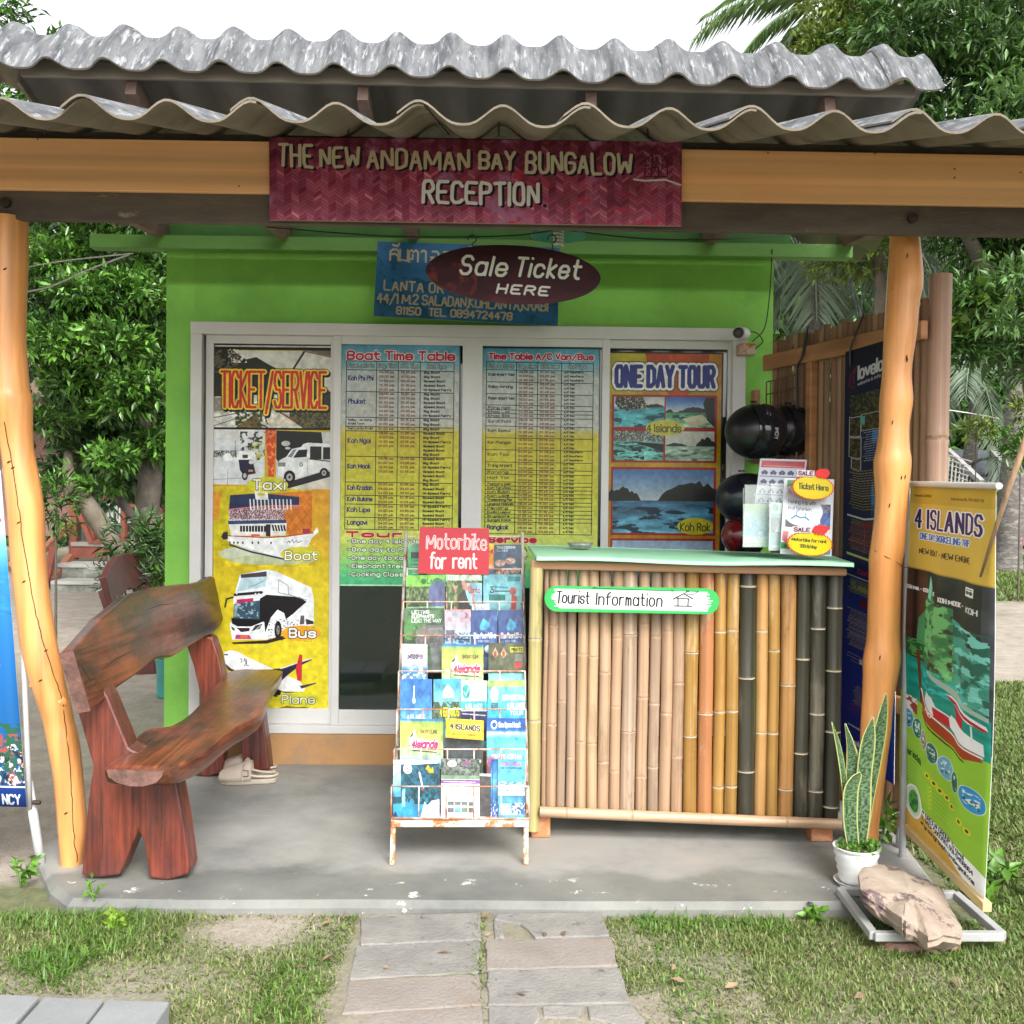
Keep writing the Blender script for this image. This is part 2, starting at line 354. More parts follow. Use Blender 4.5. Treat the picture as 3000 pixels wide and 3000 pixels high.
# ------------------------------------------------------------------ colours
GREEN = mat('green_paint', (.21,.51,.075), (.18,.45,.06), sc=2.5, r=.75, bump=.12, bsc=90, c3=(.14,.38,.06), s3=2.6, t3=.60, w3=.12)
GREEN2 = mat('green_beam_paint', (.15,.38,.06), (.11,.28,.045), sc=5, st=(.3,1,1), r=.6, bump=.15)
ORANGE = mat('orange_varnish', (.93,.52,.27), (.86,.43,.19), sc=3, st=(.25,1,1.6), r=.45, bump=.05, grain=10, bst=(.06,1,1), coat=.25)
POSTM = mat('orange_post_varnish', (.80,.37,.125), (.70,.29,.08), sc=4, st=(1,1,.35), r=.42, bump=.3, bsc=26, coat=.12, grain=26, bst=(1,1,.06), c3=(.50,.20,.06), s3=6, t3=.68, w3=.06)
DARKW = mat('weathered_dark_timber', (.075,.058,.050), (.13,.105,.085), sc=9, st=(.3,1,1), r=.9, bump=.4, bsc=50, c3=(.30,.26,.21), s3=14, t3=.66, w3=.04)
RAFT = mat('rafter_timber', (.15,.09,.075), (.22,.15,.12), sc=7, r=.85, bump=.3)
SHEET = mat('fibre_cement_underside', (.17,.145,.12), (.23,.20,.165), sc=3, r=.9, bump=.15, c3=(.13,.10,.08), s3=2, t3=.62)
CAPM = mat('weathered_cement_sheet', (.17,.175,.18), (.05,.055,.064), sc=26, st=(1,.16,.16), r=.9, bump=.4, bsc=80, c3=(.30,.31,.32), s3=50, t3=.585, w3=.05)
BARGE = mat('beige_board', (.27,.225,.175), (.33,.28,.22), sc=4, st=(.2,1,1), r=.7, bump=.15, grain=12, bst=(.05,1,1))
WHITEF = mat('white_aluminium', (.62,.62,.60), (.55,.55,.53), sc=3, r=.35, bump=0)
PLINTH = mat('orange_plinth_paint', (.50,.27,.10), (.42,.23,.10), sc=4, r=.7, c3=(.33,.22,.13), s3=4, t3=.6)
CONC = mat('worn_concrete', (.36,.35,.32), (.27,.265,.25), sc=1.9, r=.75, bump=.25, bsc=70, c3=(.47,.44,.38), s3=1.1, t3=.56, w3=.07)
CEIL = mat('porch_shadow_ply', (.16,.13,.11), bump=0)
BLACK = mat('black_rubber', (.02,.02,.02), r=.5, bump=0)
STEEL = mat('galvanised_steel', (.45,.46,.47), (.36,.37,.38), sc=12, r=.4, bump=.05)
WHITEP = mat('white_plastic', (.72,.72,.70), (.66,.66,.64), r=.4, bump=0)

# ------------------------------------------------------------------ ground
GZ = -.045
def gz(x, y):
    return GZ + .02*max(0, y-7) + .012*math.sin(x*1.3+y*.7)*min(1, max(0, (y-1.5)))*(1 if y < 3.3 or abs(x-.0) > 1.9 or y > 7.5 else 0)
def grassiness(x, y):
    """0 bare sand .. 1 thick green grass"""
    n = mnoise.noise(Vector((x*1.4, y*1.4, 3.1)))*.5 + mnoise.noise(Vector((x*4.5, y*4.5, 1.7)))*.3
    if y < 3.55 and x < 1.75:
        g = .50+n*1.0
        if x < -.95 and y > 2.98: g += .65*min(1, (y-2.98)/.12)*(1 if x < -1.05 else .6)
        g -= .62*math.exp(-((x+.74)/.26)**2-((y-3.16+.1*n)/.14)**2)
        if x < -1.0 and y < 2.85: g -= .05
        if x > .75: g += .30
        return min(1, max(0, g))
    if x > 1.25:
        if y < 7.4+.4*n+.10*(x-2): g = .85+n
        elif y < 13: g = .03+n*.3
        else: g = .75+n
        return min(1, max(0, g))
    if y > 16: return min(1, max(0, .6+n))
    return max(0, -.12+n*.5)
xs = np.concatenate([np.linspace(-150, -6, 25)[:-1], np.arange(-6, 7, .09), np.linspace(7, 150, 25)])
ys = np.concatenate([np.linspace(-60, 1.2, 10)[:-1], np.arange(1.2, 10, .09), np.linspace(10, 30, 60)[:-1], np.linspace(30, 300, 16)])
gx, gy = np.meshgrid(xs, ys); nxg, nyg = len(xs), len(ys)
gzv = np.array([[gz(x, y) for x in xs] for y in ys]); gzv += rng.normal(0, .0025, gzv.shape)*(gy < 10)
gr = np.array([[grassiness(x, y) for x in xs] for y in ys])
SAND = bpy.data.materials.new('sandy_soil'); SAND.use_nodes = True
t = SAND.node_tree; N = t.nodes; L = t.links; b = N['Principled BSDF']; b.inputs['Roughness'].default_value = .95; b.inputs['Specular IOR Level'].default_value = .1
at = N.new('ShaderNodeAttribute'); at.attribute_name = 'grass'; tc = N.new('ShaderNodeTexCoord')
def nnode(sc, det=8, rough=.7):
    n_ = N.new('ShaderNodeTexNoise'); n_.inputs['Scale'].default_value = sc; n_.inputs['Detail'].default_value = det; n_.inputs['Roughness'].default_value = rough; L.new(tc.outputs['Object'], n_.inputs['Vector']); return n_.outputs[0]
def ramp(v, *st):
    r_ = N.new('ShaderNodeValToRGB'); L.new(v, r_.inputs[0])
    while len(r_.color_ramp.elements) < len(st): r_.color_ramp.elements.new(.5)
    for e_, (p_, c_) in zip(r_.color_ramp.elements, st): e_.position = p_; e_.color = (*c_, 1)
    return r_.outputs[0]
c_s = ramp(nnode(7), (.3, (.22,.185,.15)), (.5, (.33,.29,.24)), (.72, (.43,.39,.34)))
c_f = ramp(nnode(60), (.35, (.19,.155,.125)), (.55, (.34,.30,.25)), (.8, (.50,.46,.41)))
c_g = ramp(nnode(22), (.35, (.05,.075,.02)), (.6, (.12,.14,.05)), (.8, (.2,.17,.09)))
def mixn(f, a, b_):
    x_ = N.new('ShaderNodeMix'); x_.data_type = 'RGBA'
    if isinstance(f, float): x_.inputs[0].default_value = f
    else: L.new(f, x_.inputs[0])
    L.new(a, x_.inputs[6]); L.new(b_, x_.inputs[7]); return x_.outputs[2]
L.new(mixn(at.outputs['Fac'], mixn(.35, c_s, c_f), c_g), b.inputs['Base Color'])
bp = N.new('ShaderNodeBump'); bp.inputs['Strength'].default_value = .6; bp.inputs['Distance'].default_value = .02; L.new(nnode(45), bp.inputs['Height']); L.new(bp.outputs[0], b.inputs['Normal'])
ii = np.arange(nyg-1)[:, None]*nxg + np.arange(nxg-1)[None]
fc = np.stack([ii, ii+1, ii+nxg+1, ii+nxg], -1).reshape(-1, 4)
ground = npmesh('ground', np.stack([gx, gy, gzv], -1).reshape(-1, 3), fc, SAND, smooth=True); tag(ground, kind='structure')
av = ground.data.attributes.new('grass', 'FLOAT', 'POINT'); av.data.foreach_set('value', (gr.ravel()*.8).astype(np.float32))

# ------------------------------------------------------------------ porch floor
fl = MB(); yb = 5.12; yf0 = 3.40
fr = [(-1.36, 3.35), (-1.0, 3.335), (-.4, 3.345), (.3, 3.335), (.9, 3.34), (1.35, 3.35), (1.50, 3.40)]
top = [(-1.46, 3.46), *fr, (1.53, 3.52), (1.60, 4.0), (1.62, yb), (-1.74, yb), (-1.70, 4.3), (-1.66, 3.78)]
nT = len(top); cxy = (0, 4.3)
vs = [(x, y, 0) for x, y in top] + [(cxy[0]+(x-cxy[0])*1.012, y-(.018 if y < 3.6 else 0), -.022) for x, y in top] + [(cxy[0]+(x-cxy[0])*1.02, y-(.03 if y < 3.6 else 0), -.16) for x, y in top]
fl.add(vs, [tuple(range(nT))] + [(i, (i+1) % nT, nT+(i+1) % nT, nT+i) for i in range(nT)] + [(nT+i, nT+(i+1) % nT, 2*nT+(i+1) % nT, 2*nT+i) for i in range(nT)])
FLM = mat('porch_concrete', (.35,.345,.325), (.20,.20,.192), sc=2.2, r=.65, bump=.22, bsc=60, c3=(.35,.335,.30), s3=1.3, t3=.54, w3=.07)
# flaked white patches near the front edge
t = FLM.node_tree; N = t.nodes; L = t.links; b = N['Principled BSDF']; src = b.inputs['Base Color'].links[0].from_socket
ge = N.new('ShaderNodeNewGeometry'); sx_ = N.new('ShaderNodeSeparateXYZ'); L.new(ge.outputs['Position'], sx_.inputs[0])
my = N.new('ShaderNodeMapRange'); my.inputs[1].default_value = 3.62; my.inputs[2].default_value = 3.42; L.new(sx_.outputs[1], my.inputs[0])
nf = N.new('ShaderNodeTexNoise'); nf.inputs['Scale'].default_value = 9; nf.inputs['Detail'].default_value = 9; nf.inputs['Roughness'].default_value = .75; L.new(ge.outputs['Position'], nf.inputs['Vector'])
rf = N.new('ShaderNodeMapRange'); rf.inputs[1].default_value = .615; rf.inputs[2].default_value = .63; L.new(nf.outputs[0], rf.inputs[0])
mm = N.new('ShaderNodeMath'); mm.operation = 'MULTIPLY'; L.new(my.outputs[0], mm.inputs[0]); L.new(rf.outputs[0], mm.inputs[1])
mx = N.new('ShaderNodeMix'); mx.data_type = 'RGBA'; L.new(mm.outputs[0], mx.inputs[0]); L.new(src, mx.inputs[6]); mx.inputs[7].default_value = (.62,.61,.57,1); m8 = N.new('ShaderNodeMapRange'); m8.inputs[1].default_value = 3.62; m8.inputs[2].default_value = 3.55; n8 = N.new('ShaderNodeTexNoise'); n8.inputs['Scale'].default_value = 4; n8.inputs['Detail'].default_value = 6; L.new(ge.outputs['Position'], n8.inputs['Vector'])
a8 = N.new('ShaderNodeMath'); a8.operation = 'MULTIPLY_ADD'; a8.inputs[1].default_value = .35; L.new(n8.outputs[0], a8.inputs[0]); a9 = N.new('ShaderNodeMath'); a9.operation = 'SUBTRACT'; a9.inputs[1].default_value = .175; L.new(sx_.outputs[1], a8.inputs[2]); L.new(a8.outputs[0], a9.inputs[0]); L.new(a9.outputs[0], m8.inputs[0])
x8 = N.new('ShaderNodeMix'); x8.data_type = 'RGBA'; x8.blend_type = 'MULTIPLY'; L.new(m8.outputs[0], x8.inputs[0]); x8.inputs[7].default_value = (.66,.68,.66,1); L.new(src, x8.inputs[6]); L.new(x8.outputs[2], mx.inputs[6])
L.new(mx.outputs[2], b.inputs['Base Color'])
tag(fl.obj('porch_floor', FLM, origin=(0,4.2,0)), kind='structure')

# ------------------------------------------------------------------ the booth
booth = empty('ticket_booth', (0, 5.2, 0), 'lime green ticket booth with corrugated roofs, orange log posts and white sliding windows', 'booth')
WX0, WX1 = X(484, 5.1), X(2258, 5.1); WY = 5.10
DX0, DX1 = X(566, 5.1), X(2172, 5.1); DZ0, DZ1 = Zz(2140, 5.1, 900), Zz(958, 5.1, 1370)
def wallpoly(a, b_):
    mb = MB(); mb.prism(a, b_); return mb
def bwall(name, x0, x1, y0, y1, z0, z1, m_=None): return MB().bb(x0, x1, y0, y1, z0, z1).obj(name, m_ or GREEN, booth)
ZP = Zz(2142, 5.1, 900); ZT = 2.84
# front wall round the window opening, side and back walls
bwall('wall', WX0, DX0, WY, WY+.12, -.1, ZT); bwall('wall', DX1, WX1, WY, WY+.12, -.1, ZT); bwall('wall', DX0, DX1, WY, WY+.12, DZ1, ZT)
bwall('wall', WX0, WX0+.12, WY+.12, 7.2, -.1, 2.3); bwall('wall', WX1-.12, WX1, WY+.12, 7.2, -.1, 2.3); bwall('wall', WX0+.12, WX1-.12, 7.08, 7.2, -.1, 2.25)
bwall('plinth', X(560, 5.04), X(1980, 5.04), 5.03, WY+.12, 0.001, DZ0-.002, PLINTH)
# inside: a dim floor and a back shelf seen through tinted glass
bwall('inner_floor', WX0+.12, WX1-.12, WY+.13, 7.07, .10, .15, mat('dark_tiles', (.05,.055,.05), bump=0))
# header beam sticking out both sides
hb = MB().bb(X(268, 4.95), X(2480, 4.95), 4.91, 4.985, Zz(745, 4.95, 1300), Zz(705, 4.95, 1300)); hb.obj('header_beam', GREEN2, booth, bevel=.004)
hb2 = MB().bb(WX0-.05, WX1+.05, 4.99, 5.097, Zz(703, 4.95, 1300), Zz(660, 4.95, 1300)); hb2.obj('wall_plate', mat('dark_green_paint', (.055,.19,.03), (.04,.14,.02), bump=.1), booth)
# window frame
fy0, fy1 = 5.04, 5.12
wf = empty('window_frame', (0, 5.08, DZ0)); wf.parent = booth; WL[wf] = Vector((DX0, 5.08, DZ0)); wf.location = WL[wf]-WL[booth]
f_ = MB(); fwid = .055
f_.bb(DX0, DX0+fwid, fy0, fy1, DZ0+.04, DZ1-.06); f_.bb(DX1-fwid-.01, DX1, fy0, fy1, DZ0+.04, DZ1-.06); f_.bb(DX0, DX1, fy0-.003, fy1, DZ1-.06, DZ1); f_.bb(DX0, DX1, fy0-.012, fy1, DZ0, DZ0+.04)
f_.obj('frame', WHITEF, wf, bevel=.003)
PAN = [(603, 990, 5.085), (975, 1392, 5.062), (1372, 1782, 5.062), (1758, 2148, 5.085)]
GLASS = mat('tinted_glass', (.012,.022,.018), (.008,.014,.012), sc=1, r=.04, bump=0, spec=.6)
for k, (a, c_, yy) in enumerate(PAN):
    x0, x1 = X(a, yy), X(c_, yy); q = MB(); z0, z1 = DZ0+.04, DZ1-.06; sw = .038
    if k == 1: x1 = X(1384, yy)
    q.bb(x0, x0+sw, yy-.014, yy+.014, z0, z1); q.bb(x1-sw, x1, yy-.014, yy+.014, z0, z1); q.bb(x0+sw, x1-sw, yy-.013, yy+.013, z0, z0+.075); q.bb(x0+sw, x1-sw, yy-.013, yy+.013, z1-.04, z1)
    q.obj('sash', WHITEF, wf, bevel=.002)
    MB().bb(x0+sw, x1-sw, yy+.0, yy+.006, z0+.075, z1-.04).obj('pane', GLASS, wf)
MB().bb(X(1352, 5.05), X(1410, 5.05), 5.040, 5.047, DZ0+.05, DZ1-.061).obj('centre_stile', WHITEF, wf)
# side wall trim strip under roof (light barge on the left)
# ---------------------------------- log posts
def log_post(rows, Y, name='post'):
    """rows: (photo y, left x, right x)"""
    pts = []
    for y, a, b_ in rows:
        p = P((a+b_)/2, y, Y); pts.append((p.x, Y, p.z, (b_-a)/2/3000*Y))
    s_ = spl(pts, 5); mb = MB(); k = len(s_); n = 20; vs = []
    for i, q in enumerate(s_):
        for j in range(n):
            t_ = 2*math.pi*j/n; w_ = 1+.05*mnoise.noise(Vector((math.cos(t_)*1.2, math.sin(t_)*1.2, q[2]*5)))
            vs.append((q[0]+q[3]*w_*math.cos(t_), q[1]+q[3]*w_*math.sin(t_), q[2]))
    mb.add(vs, [(i*n+j, (i+1)*n+j, (i+1)*n+(j+1) % n, i*n+(j+1) % n) for i in range(k-1) for j in range(n)])
    mb.add([vs[(k-1)*n+j] for j in range(n)], [tuple(range(n))])
    return mb, s_
def on_post(px, py, rows, Y, lift=.0):
    ys_ = [r[0] for r in rows]; a = np.interp(py, ys_, [r[1] for r in rows]); b_ = np.interp(py, ys_, [r[2] for r in rows])
    r = (b_-a)/2/3000*Y; u = max(-.93, min(.93, (px-(a+b_)/2)/((b_-a)/2))); c_ = P((a+b_)/2, py, Y); return Vector((c_.x+u*r, Y-math.sqrt(1-u*u)*r-lift, c_.z))
def knots(mb, Y, lst, rows):
    for px, py, r in lst:
        c_ = on_post(px, py, rows, Y, -.006); r *= .85
        mb.lathe([(r*1.7, -.016), (r*1.0, -.004), (r*.6, .002), (r*.3, .002), (r*.25, -.001), (0.0005, -.002)], (c_.x, c_.y, c_.z), 12, Matrix.Rotation(R(90), 3, 'X'))
LP = [(640,-37,78),(820,-42,76),(1000,-40,72),(1130,-32,82),(1175,-28,91),(1300,2,94),(1400,14,112),(1495,24,127),(1600,32,131),(1648,36,134),(1706,42,138),(1800,52,150),(1880,63,163),(1950,78,178),(1996,92,188),(2060,112,204),(2112,130,214),(2170,141,228),(2260,155,238),(2351,166,248),(2420,172,254),(2480,176,250),(2532,178,241)]
mb, s_ = log_post(LP, 3.66)
knots(mb, 3.66, [(26,1655,.014),(182,2055,.018),(18,1165,.014),(195,2405,.012),(104,2005,.012)], LP)
post = mb.obj('post', POSTM, booth, smooth=True, origin=(s_[-1][0], 3.66, 0))
# long drying crack and small scars as recessed dark seams
CR_ = mat('dark_crack', (.05,.025,.012), bump=0)
cp = [(38,1240),(52,1330),(78,1480),(92,1590),(118,1760),(140,1860),(168,1960),(190,2035),(200,2090),(215,2200),(226,2330),(232,2440),(236,2520)]
cr = spl([tuple(on_post(x, y, LP, 3.66, .001)) for x, y in cp], 6)
cr = [Vector(p)+Vector((random.gauss(0,.0015), 0, 0)) for p in cr]
MB().tube(cr, .0015, 5).obj('crack', CR_, post)
sc_ = MB()
for x, y in [(22,1180),(8,935),(48,1355),(60,1372),(92,1700),(78,1530),(140,1985),(40,800),(210,2370),(150,1900)]:
    c_ = on_post(x, y, LP, 3.66, .0008); sc_.tube([c_+Vector((-.006,0,-.004)), c_, c_+Vector((.007,0,.004))], [.001,.0035,.001], 6)
sc_.obj('bark_scar', CR_, post)
RP = [(675,2606,2693),(700,2609,2693),(789,2605,2702),(840,2601,2702),(886,2598,2692),(972,2592,2684),(1088,2586,2668),(1170,2578,2672),(1243,2577,2662),(1310,2570,2662),(1356,2562,2667),(1437,2566,2660),(1520,2562,2654),(1600,2553,2650),(1636,2548,2644),(1672,2547,2640),(1781,2543,2635),(1870,2540,2634),(1933,2530,2637),(1990,2529,2628),(2053,2527,2616),(2155,2522,2608),(2240,2518,2596),(2336,2514,2584),(2410,2512,2576),(2478,2510,2572)]
YR = 3.78
mb, s_ = log_post(RP, YR)
knots(mb, YR, [(2611,1316,.017),(2584,1537,.014),(2606,1068,.013),(2676,893,.012),(2610,860,.008),(2568,1725,.010),(2557,2040,.012)], RP)
rpost = mb.obj('post', POSTM, booth, smooth=True, origin=(s_[-1][0], YR, 0))
sc_ = MB()
for x, y in [(2640,1052),(2642,1060),(2560,1920),(2622,1400),(2634,1398),(2590,1480),(2600,1240),(2640,760),(2570,2085)]:
    c_ = on_post(x, y, RP, YR, .0008); sc_.tube([c_+Vector((-.002,0,-.009)), c_, c_+Vector((.001,0,.008))], [.001,.003,.001], 6)
sc_.obj('bark_scar', CR_, rpost)
MB().tube([on_post(2540,1612,RP,YR,.004), on_post(2580,1630,RP,YR,.004), on_post(2620,1650,RP,YR,.004), on_post(2643,1660,RP,YR,.004), P(2668,1665,3.84)], .0016, 5).obj('tie_wire', mat('rusty_wire', (.16,.10,.06), r=.6, bump=0), rpost)
# ---------------------------------- fascia boards, beam
def bandpx(name, x0, x1, yt0, yt1, yb0, yb1, Y, th, m_, parent=booth, bevel=.003):
    a = [P(x0, yt0, Y), P(x1, yt1, Y), P(x1, yb1, Y), P(x0, yb0, Y)]
    return MB().prism(a, (0, th, 0)).obj(name, m_, parent, bevel=bevel)
bandpx('fascia_board', -60, 800, 401, 414, 553, 566, 3.585, .022, ORANGE)
bandpx('fascia_board', 1985, 3080, 436, 456, 587, 606, 3.585, .022, ORANGE)
bandpx('beam', -80, 3090, 552, 602, 640, 693, 3.612, .035, DARKW)
bandpx('purlin', -80, 3090, 380, 434, 551, 601, 3.64, .05, mat('dark_purlin', (.07,.055,.048), (.11,.09,.08), bump=.3))
for px, py in [(18,595),(2672,640)]:
    c_ = P(px, py, 3.608); MB().lathe([(.018, 0), (.018, .012), (.001, .014)], c_, 12, Matrix.Rotation(R(90), 3, 'X')).obj('bolt', mat('rusty_bolt', (.05,.03,.025), bump=.1, metal=.4), booth)
nails = MB()
for px, py in [(2564,450),(2797,495),(2797,520),(110,408),(2990,505),(2250,448),(700,545)]:
    c_ = P(px, py, 3.583); nails.box(c_, (.004,.003,.004))
nails.obj('nail', BLACK, booth)
bs = MB()   # second dark beam just behind, carries the lamp wire
bs.bar((-1.95, 4.25, 2.52), (1.75, 4.25, 2.52), .05, .07); bs.obj('cross_beam', RAFT, booth)
# ---------------------------------- corrugated sheets
def wave(x, x0, pitch, e_=1.35):
    t_ = .5+.5*math.cos(2*math.pi*(x-x0)/pitch); return t_**e_
def sheet(mb, xa, xb, x0, pitch, amp, prof, th, lift0=0.0, nseg=12, e_=1.35):
    """corrugated sheet: runs in x from xa to xb, prof: list of (y, z, nz-direction) rows"""
    n = max(6, int((xb-xa)/pitch*nseg)); vs = []
    for side in (0, 1):
        for (y, z, dy, dz) in prof:
            for i in range(n+1):
                x = xa+(xb-xa)*i/n; h_ = amp*wave(x, x0, pitch, e_) + lift0*max(0, 1-(i/n)*2.2) - th*side
                vs.append((x, y+dy*h_, z+dz*h_))
    k = len(prof); n1 = k*(n+1); q = lambda s_, r_, i: s_*n1+r_*(n+1)+i; fs = []; m0 = len(mb.m)
    for r_ in range(k-1):
        for i in range(n):
            fs.append((q(0,r_,i), q(0,r_,i+1), q(0,r_+1,i+1), q(0,r_+1,i))); fs.append((q(1,r_,i), q(1,r_+1,i), q(1,r_+1,i+1), q(1,r_,i+1)))
    for i in range(n):
        for r_ in (0, k-1): fs.append((q(0,r_,i), q(1,r_,i), q(1,r_,i+1), q(0,r_,i+1)))
    for r_ in range(k-1):
        for i in (0, n): fs.append((q(0,r_,i), q(0,r_+1,i), q(1,r_+1,i), q(1,r_,i)))
    mb.add(vs, fs)
    for a in range(0, 2*n*(k-1), 2): mb.m[m0+a] = 1
    return mb
pit = .231; xr = X(1220, 2.87); amp = .054; sl_ = .298; c0 = 1/math.hypot(1, sl_); dyn, dzn = -sl_*c0, c0
zf = Zz(367, 2.87, 1500)
LOWS = mat('porch_sheet', (.27,.23,.18), (.20,.17,.13), sc=4, r=.9, bump=.25, c3=(.10,.078,.055), s3=5, t3=.62, w3=.1)
for k in range(-6, 7):
    xa = xr+2*k*pit-.062; xb = xr+2*(k+1)*pit+.012
    d_ = random.uniform(-.012, .012); lift = .012
    pr = [(2.87+d_+u*1.5, zf+(d_+u*1.5)*sl_, dyn, dzn) for u in (0, 1)]
    o = sheet(MB(), xa, xb, xr, pit, amp, pr, .0065, lift, 14).obj('porch_roof_sheet', [LOWS, CAPM], booth, smooth=True, auto=35)
for px in (130, 580, 1021, 1461, 1897, 2328, 2975):
    p0, p1 = P(px, 352, 3.42), P(px, 398, 3.62); MB().tube([p0, P(px, 385, 3.5), p1], .003, 5).obj('roof_hook', BLACK, booth)
# upper roof: sheets falling back over the shop, seen from beneath
s2 = -.28; c2_ = 1/math.hypot(1, s2); UX0, UX1 = -2.0, X(2692, 4.33)
npc = int(math.ceil((UX1-UX0)/(2*pit)))
UP = mat('upper_sheet', (.17,.15,.14), (.12,.108,.105), sc=3, r=.9, bump=.15, c3=(.16,.14,.125), s3=3, t3=.6)
for k in range(npc):
    xa = UX0+2*k*pit-(.03 if k else 0); xb = min(UX1, UX0+2*(k+1)*pit+.02)
    zt_ = 3.075-.0085*(xa+2.0); pr = [(4.29, zt_, -s2*c2_, c2_), (5.5, zt_+s2*1.21, -s2*c2_, c2_)]
    sheet(MB(), xa, xb, UX0+.1, pit, .05, pr, .006, .008, 12).obj('roof_sheet', [UP, CAPM], booth, smooth=True, auto=35)
for px in (395, 1060, 1715, 2400):
    x_ = X(px, 4.36); MB().bar((x_, 4.29, 3.02-.0085*(x_+2)), (x_-.01, 5.45, 3.02-.0085*(x_+2)+s2*1.16), .045, .09).obj('rafter', RAFT, booth, bevel=.002)
MB().prism([(WX0-.05, 5.45, 2.72), (WX1+.05, 5.45, 2.72), (WX1+.05, 7.4, 2.22), (WX0-.05, 7.4, 2.22)], (0, 0, .02)).obj('rear_roof', UP, booth)
# porch rafters from the beam up to the wall
for px in (40, 560, 1100, 2330, 2900):
    x_ = X(px, 3.7); MB().bar((x_, 3.705, 2.53), (x_*.93, 4.98, 2.60), .045, .10).obj('rafter', RAFT, booth, bevel=.002)
MB().bb(-2.02, -1.99, 4.3, 7.4, 0, .001)
bar = MB().bar((UX0-.008, 4.34, 3.055), (UX0-.008, 5.45, 3.055+s2*1.11), .014, .045); bar.obj('barge_board', BARGE, booth)
bar = MB().bar((UX1+.008, 4.40, 2.99), (UX1+.008, 5.45, 2.99+s2*1.05), .014, .03); bar.obj('barge_board', BARGE, booth)
bandpx('upper_fascia', 60, 2684, 172, 248, 222, 282, 4.262, .022, BARGE)
# ridge capping: short corrugated pieces folded over the high edge
xc = X(1313, 4.42)
cz = Zz(104, 4.42, 100)+.0
for k in range(-6, 5):
    xa = xc+2*k*pit-.05; xb = xc+2*(k+1)*pit+.02
    xb = min(xb, 1.825); 
    dz_ = random.uniform(-.004, .004)
    dz_ -= .0085*(xa+2.2)
    pr = [(4.19, 3.040+dz_, -.75, .66), (4.27, 3.135+dz_, -.72, .69), (4.345, 3.215+dz_, -.66, .75), (4.40, 3.262+dz_, -.45, .89), (4.46, 3.283+dz_, 0, 1), (4.54, 3.272+dz_, .3, .95), (4.75, 3.17+dz_, .4, .9)]
    sheet(MB(), xa, xb, xc, pit, .048, pr, .008, .006, 16, 1.9).obj('ridge_cap', [LOWS, CAPM], booth, smooth=True, auto=35)
# side apron of the lower back roof, right
for k in range(1):
    ya = 5.2
    mb = MB(); n = 14; vs = []
    for sd_ in (0, .006):
        for (xx, zz) in ((1.70, 2.74), (1.97, 2.63)):
            for i in range(n+1): vs.append((xx, ya+.5*i/n, zz+.045*wave(ya+.5*i/n, 5.2, .231)-sd_))
    q = lambda s_, r_, i: s_*2*(n+1)+r_*(n+1)+i
    mb.add(vs, [(q(s_,0,i), q(s_,1,i), q(s_,1,i+1), q(s_,0,i+1)) for s_ in (0,1) for i in range(n)] + [(q(0,1,i), q(1,1,i), q(1,1,i+1), q(0,1,i+1)) for i in range(n)])
    mb.obj('side_roof_sheet', SHEET, booth, smooth=True, auto=35)

# ------------------------------------------------------------------ prints for the window
def f2(pts, ox, oy, k): return [(ox+x*k, oy+y*k) for x, y in pts]
# poster 1: ticket / service
c = Cv(620, 1006, 978, 2094, 1.5, (205,190,40))
c.grad(620, 1006, 978, 2094, [(0,(196,176,42)),(.5,(200,178,36)),(1,(208,196,48))]); c.noise(620,1006,978,2094,.08,5,1,4)
c.rect(620,1006,978,1022,(22,22,20)); c.rect(628,1009,976,1013,(190,190,182))
c.rect(622,1024,978,1250,(205,206,196)); c.noise(622,1024,978,1120,.07,4,1,9)
c.poly([(622,1022),(675,1022),(720,1050),(750,1043),(790,1066),(830,1085),(860,1150),(622,1160)],(38,42,32)); c.blob(622,1022,700,1090,(96,88,72),.5,6,1,2)
c.line([(858,1080),(893,1024)],6,(50,48,42)); c.line([(893,1024),(978,1042)],5,(120,108,90)); c.poly([(900,1022),(978,1022),(978,1040)],(110,98,80))
c.blob(668,1020,725,1060,(225,225,215),.55,9,1,8); c.poly([(930,1150),(978,1140),(978,1252),(850,1252)],(44,48,38)); c.leafy(850,1200,978,1250,(52,58,36),(88,92,58),5,6,(120,96,66))
c.poly([(622,1210),(760,1195),(620,1250)],(226,226,218)); c.line([(624,1222),(758,1196)],2.5,(80,80,80)); c.line([(624,1246),(750,1205)],2.5,(110,110,110))
c.poly([(755,1205),(690,1250),(770,1250)],(120,100,60)); c.blob(690,1200,790,1250,(60,72,36),.5,6,1,3); c.poly([(775,1198),(810,1198),(890,1250),(790,1250)],(212,208,192)); c.line([(812,1198),(868,1232)],5,(126,72,50))
c.poly([(622,1160),(660,1165),(680,1195),(622,1205)],(150,142,128)); c.noise(622,1150,978,1250,.3,10,1,6)
c.text('TICKET/SERVICE',648,1086,957,1190,(196,50,34),7.5,out=[(21,(30,26,22)),(17,(226,196,60))],smooth=0,gap=1.35,shadow=((4,5),(24,22,20),20))
c.rect(620,1250,978,1256,(20,18,16))
c.rect(622,1256,778,1418,(206,212,214)); c.grad(622,1256,778,1330,[(0,(216,218,216)),(1,(198,206,210))])
c.blob(622,1318,700,1338,(60,62,58),.45,8,2,12); c.blob(705,1262,778,1345,(58,62,58),.56,8,1,13); c.blob(740,1295,778,1340,(170,176,60),.55,5,1,14)
c.poly([(696,1320),(746,1320),(752,1330),(752,1345),(700,1345),(694,1335)],(226,228,226)); c.rect(712,1330,728,1340,(50,54,60)); c.poly([(700,1345),(742,1345),(752,1385),(716,1392),(704,1375)],(34,38,58)); c.ell(719,1392,9,13,(30,30,32)); c.ell(719,1392,5,8,(190,190,190)); c.rect(730,1374,744,1380,(206,140,52)); c.ell(738,1352,7,6,(210,212,210))
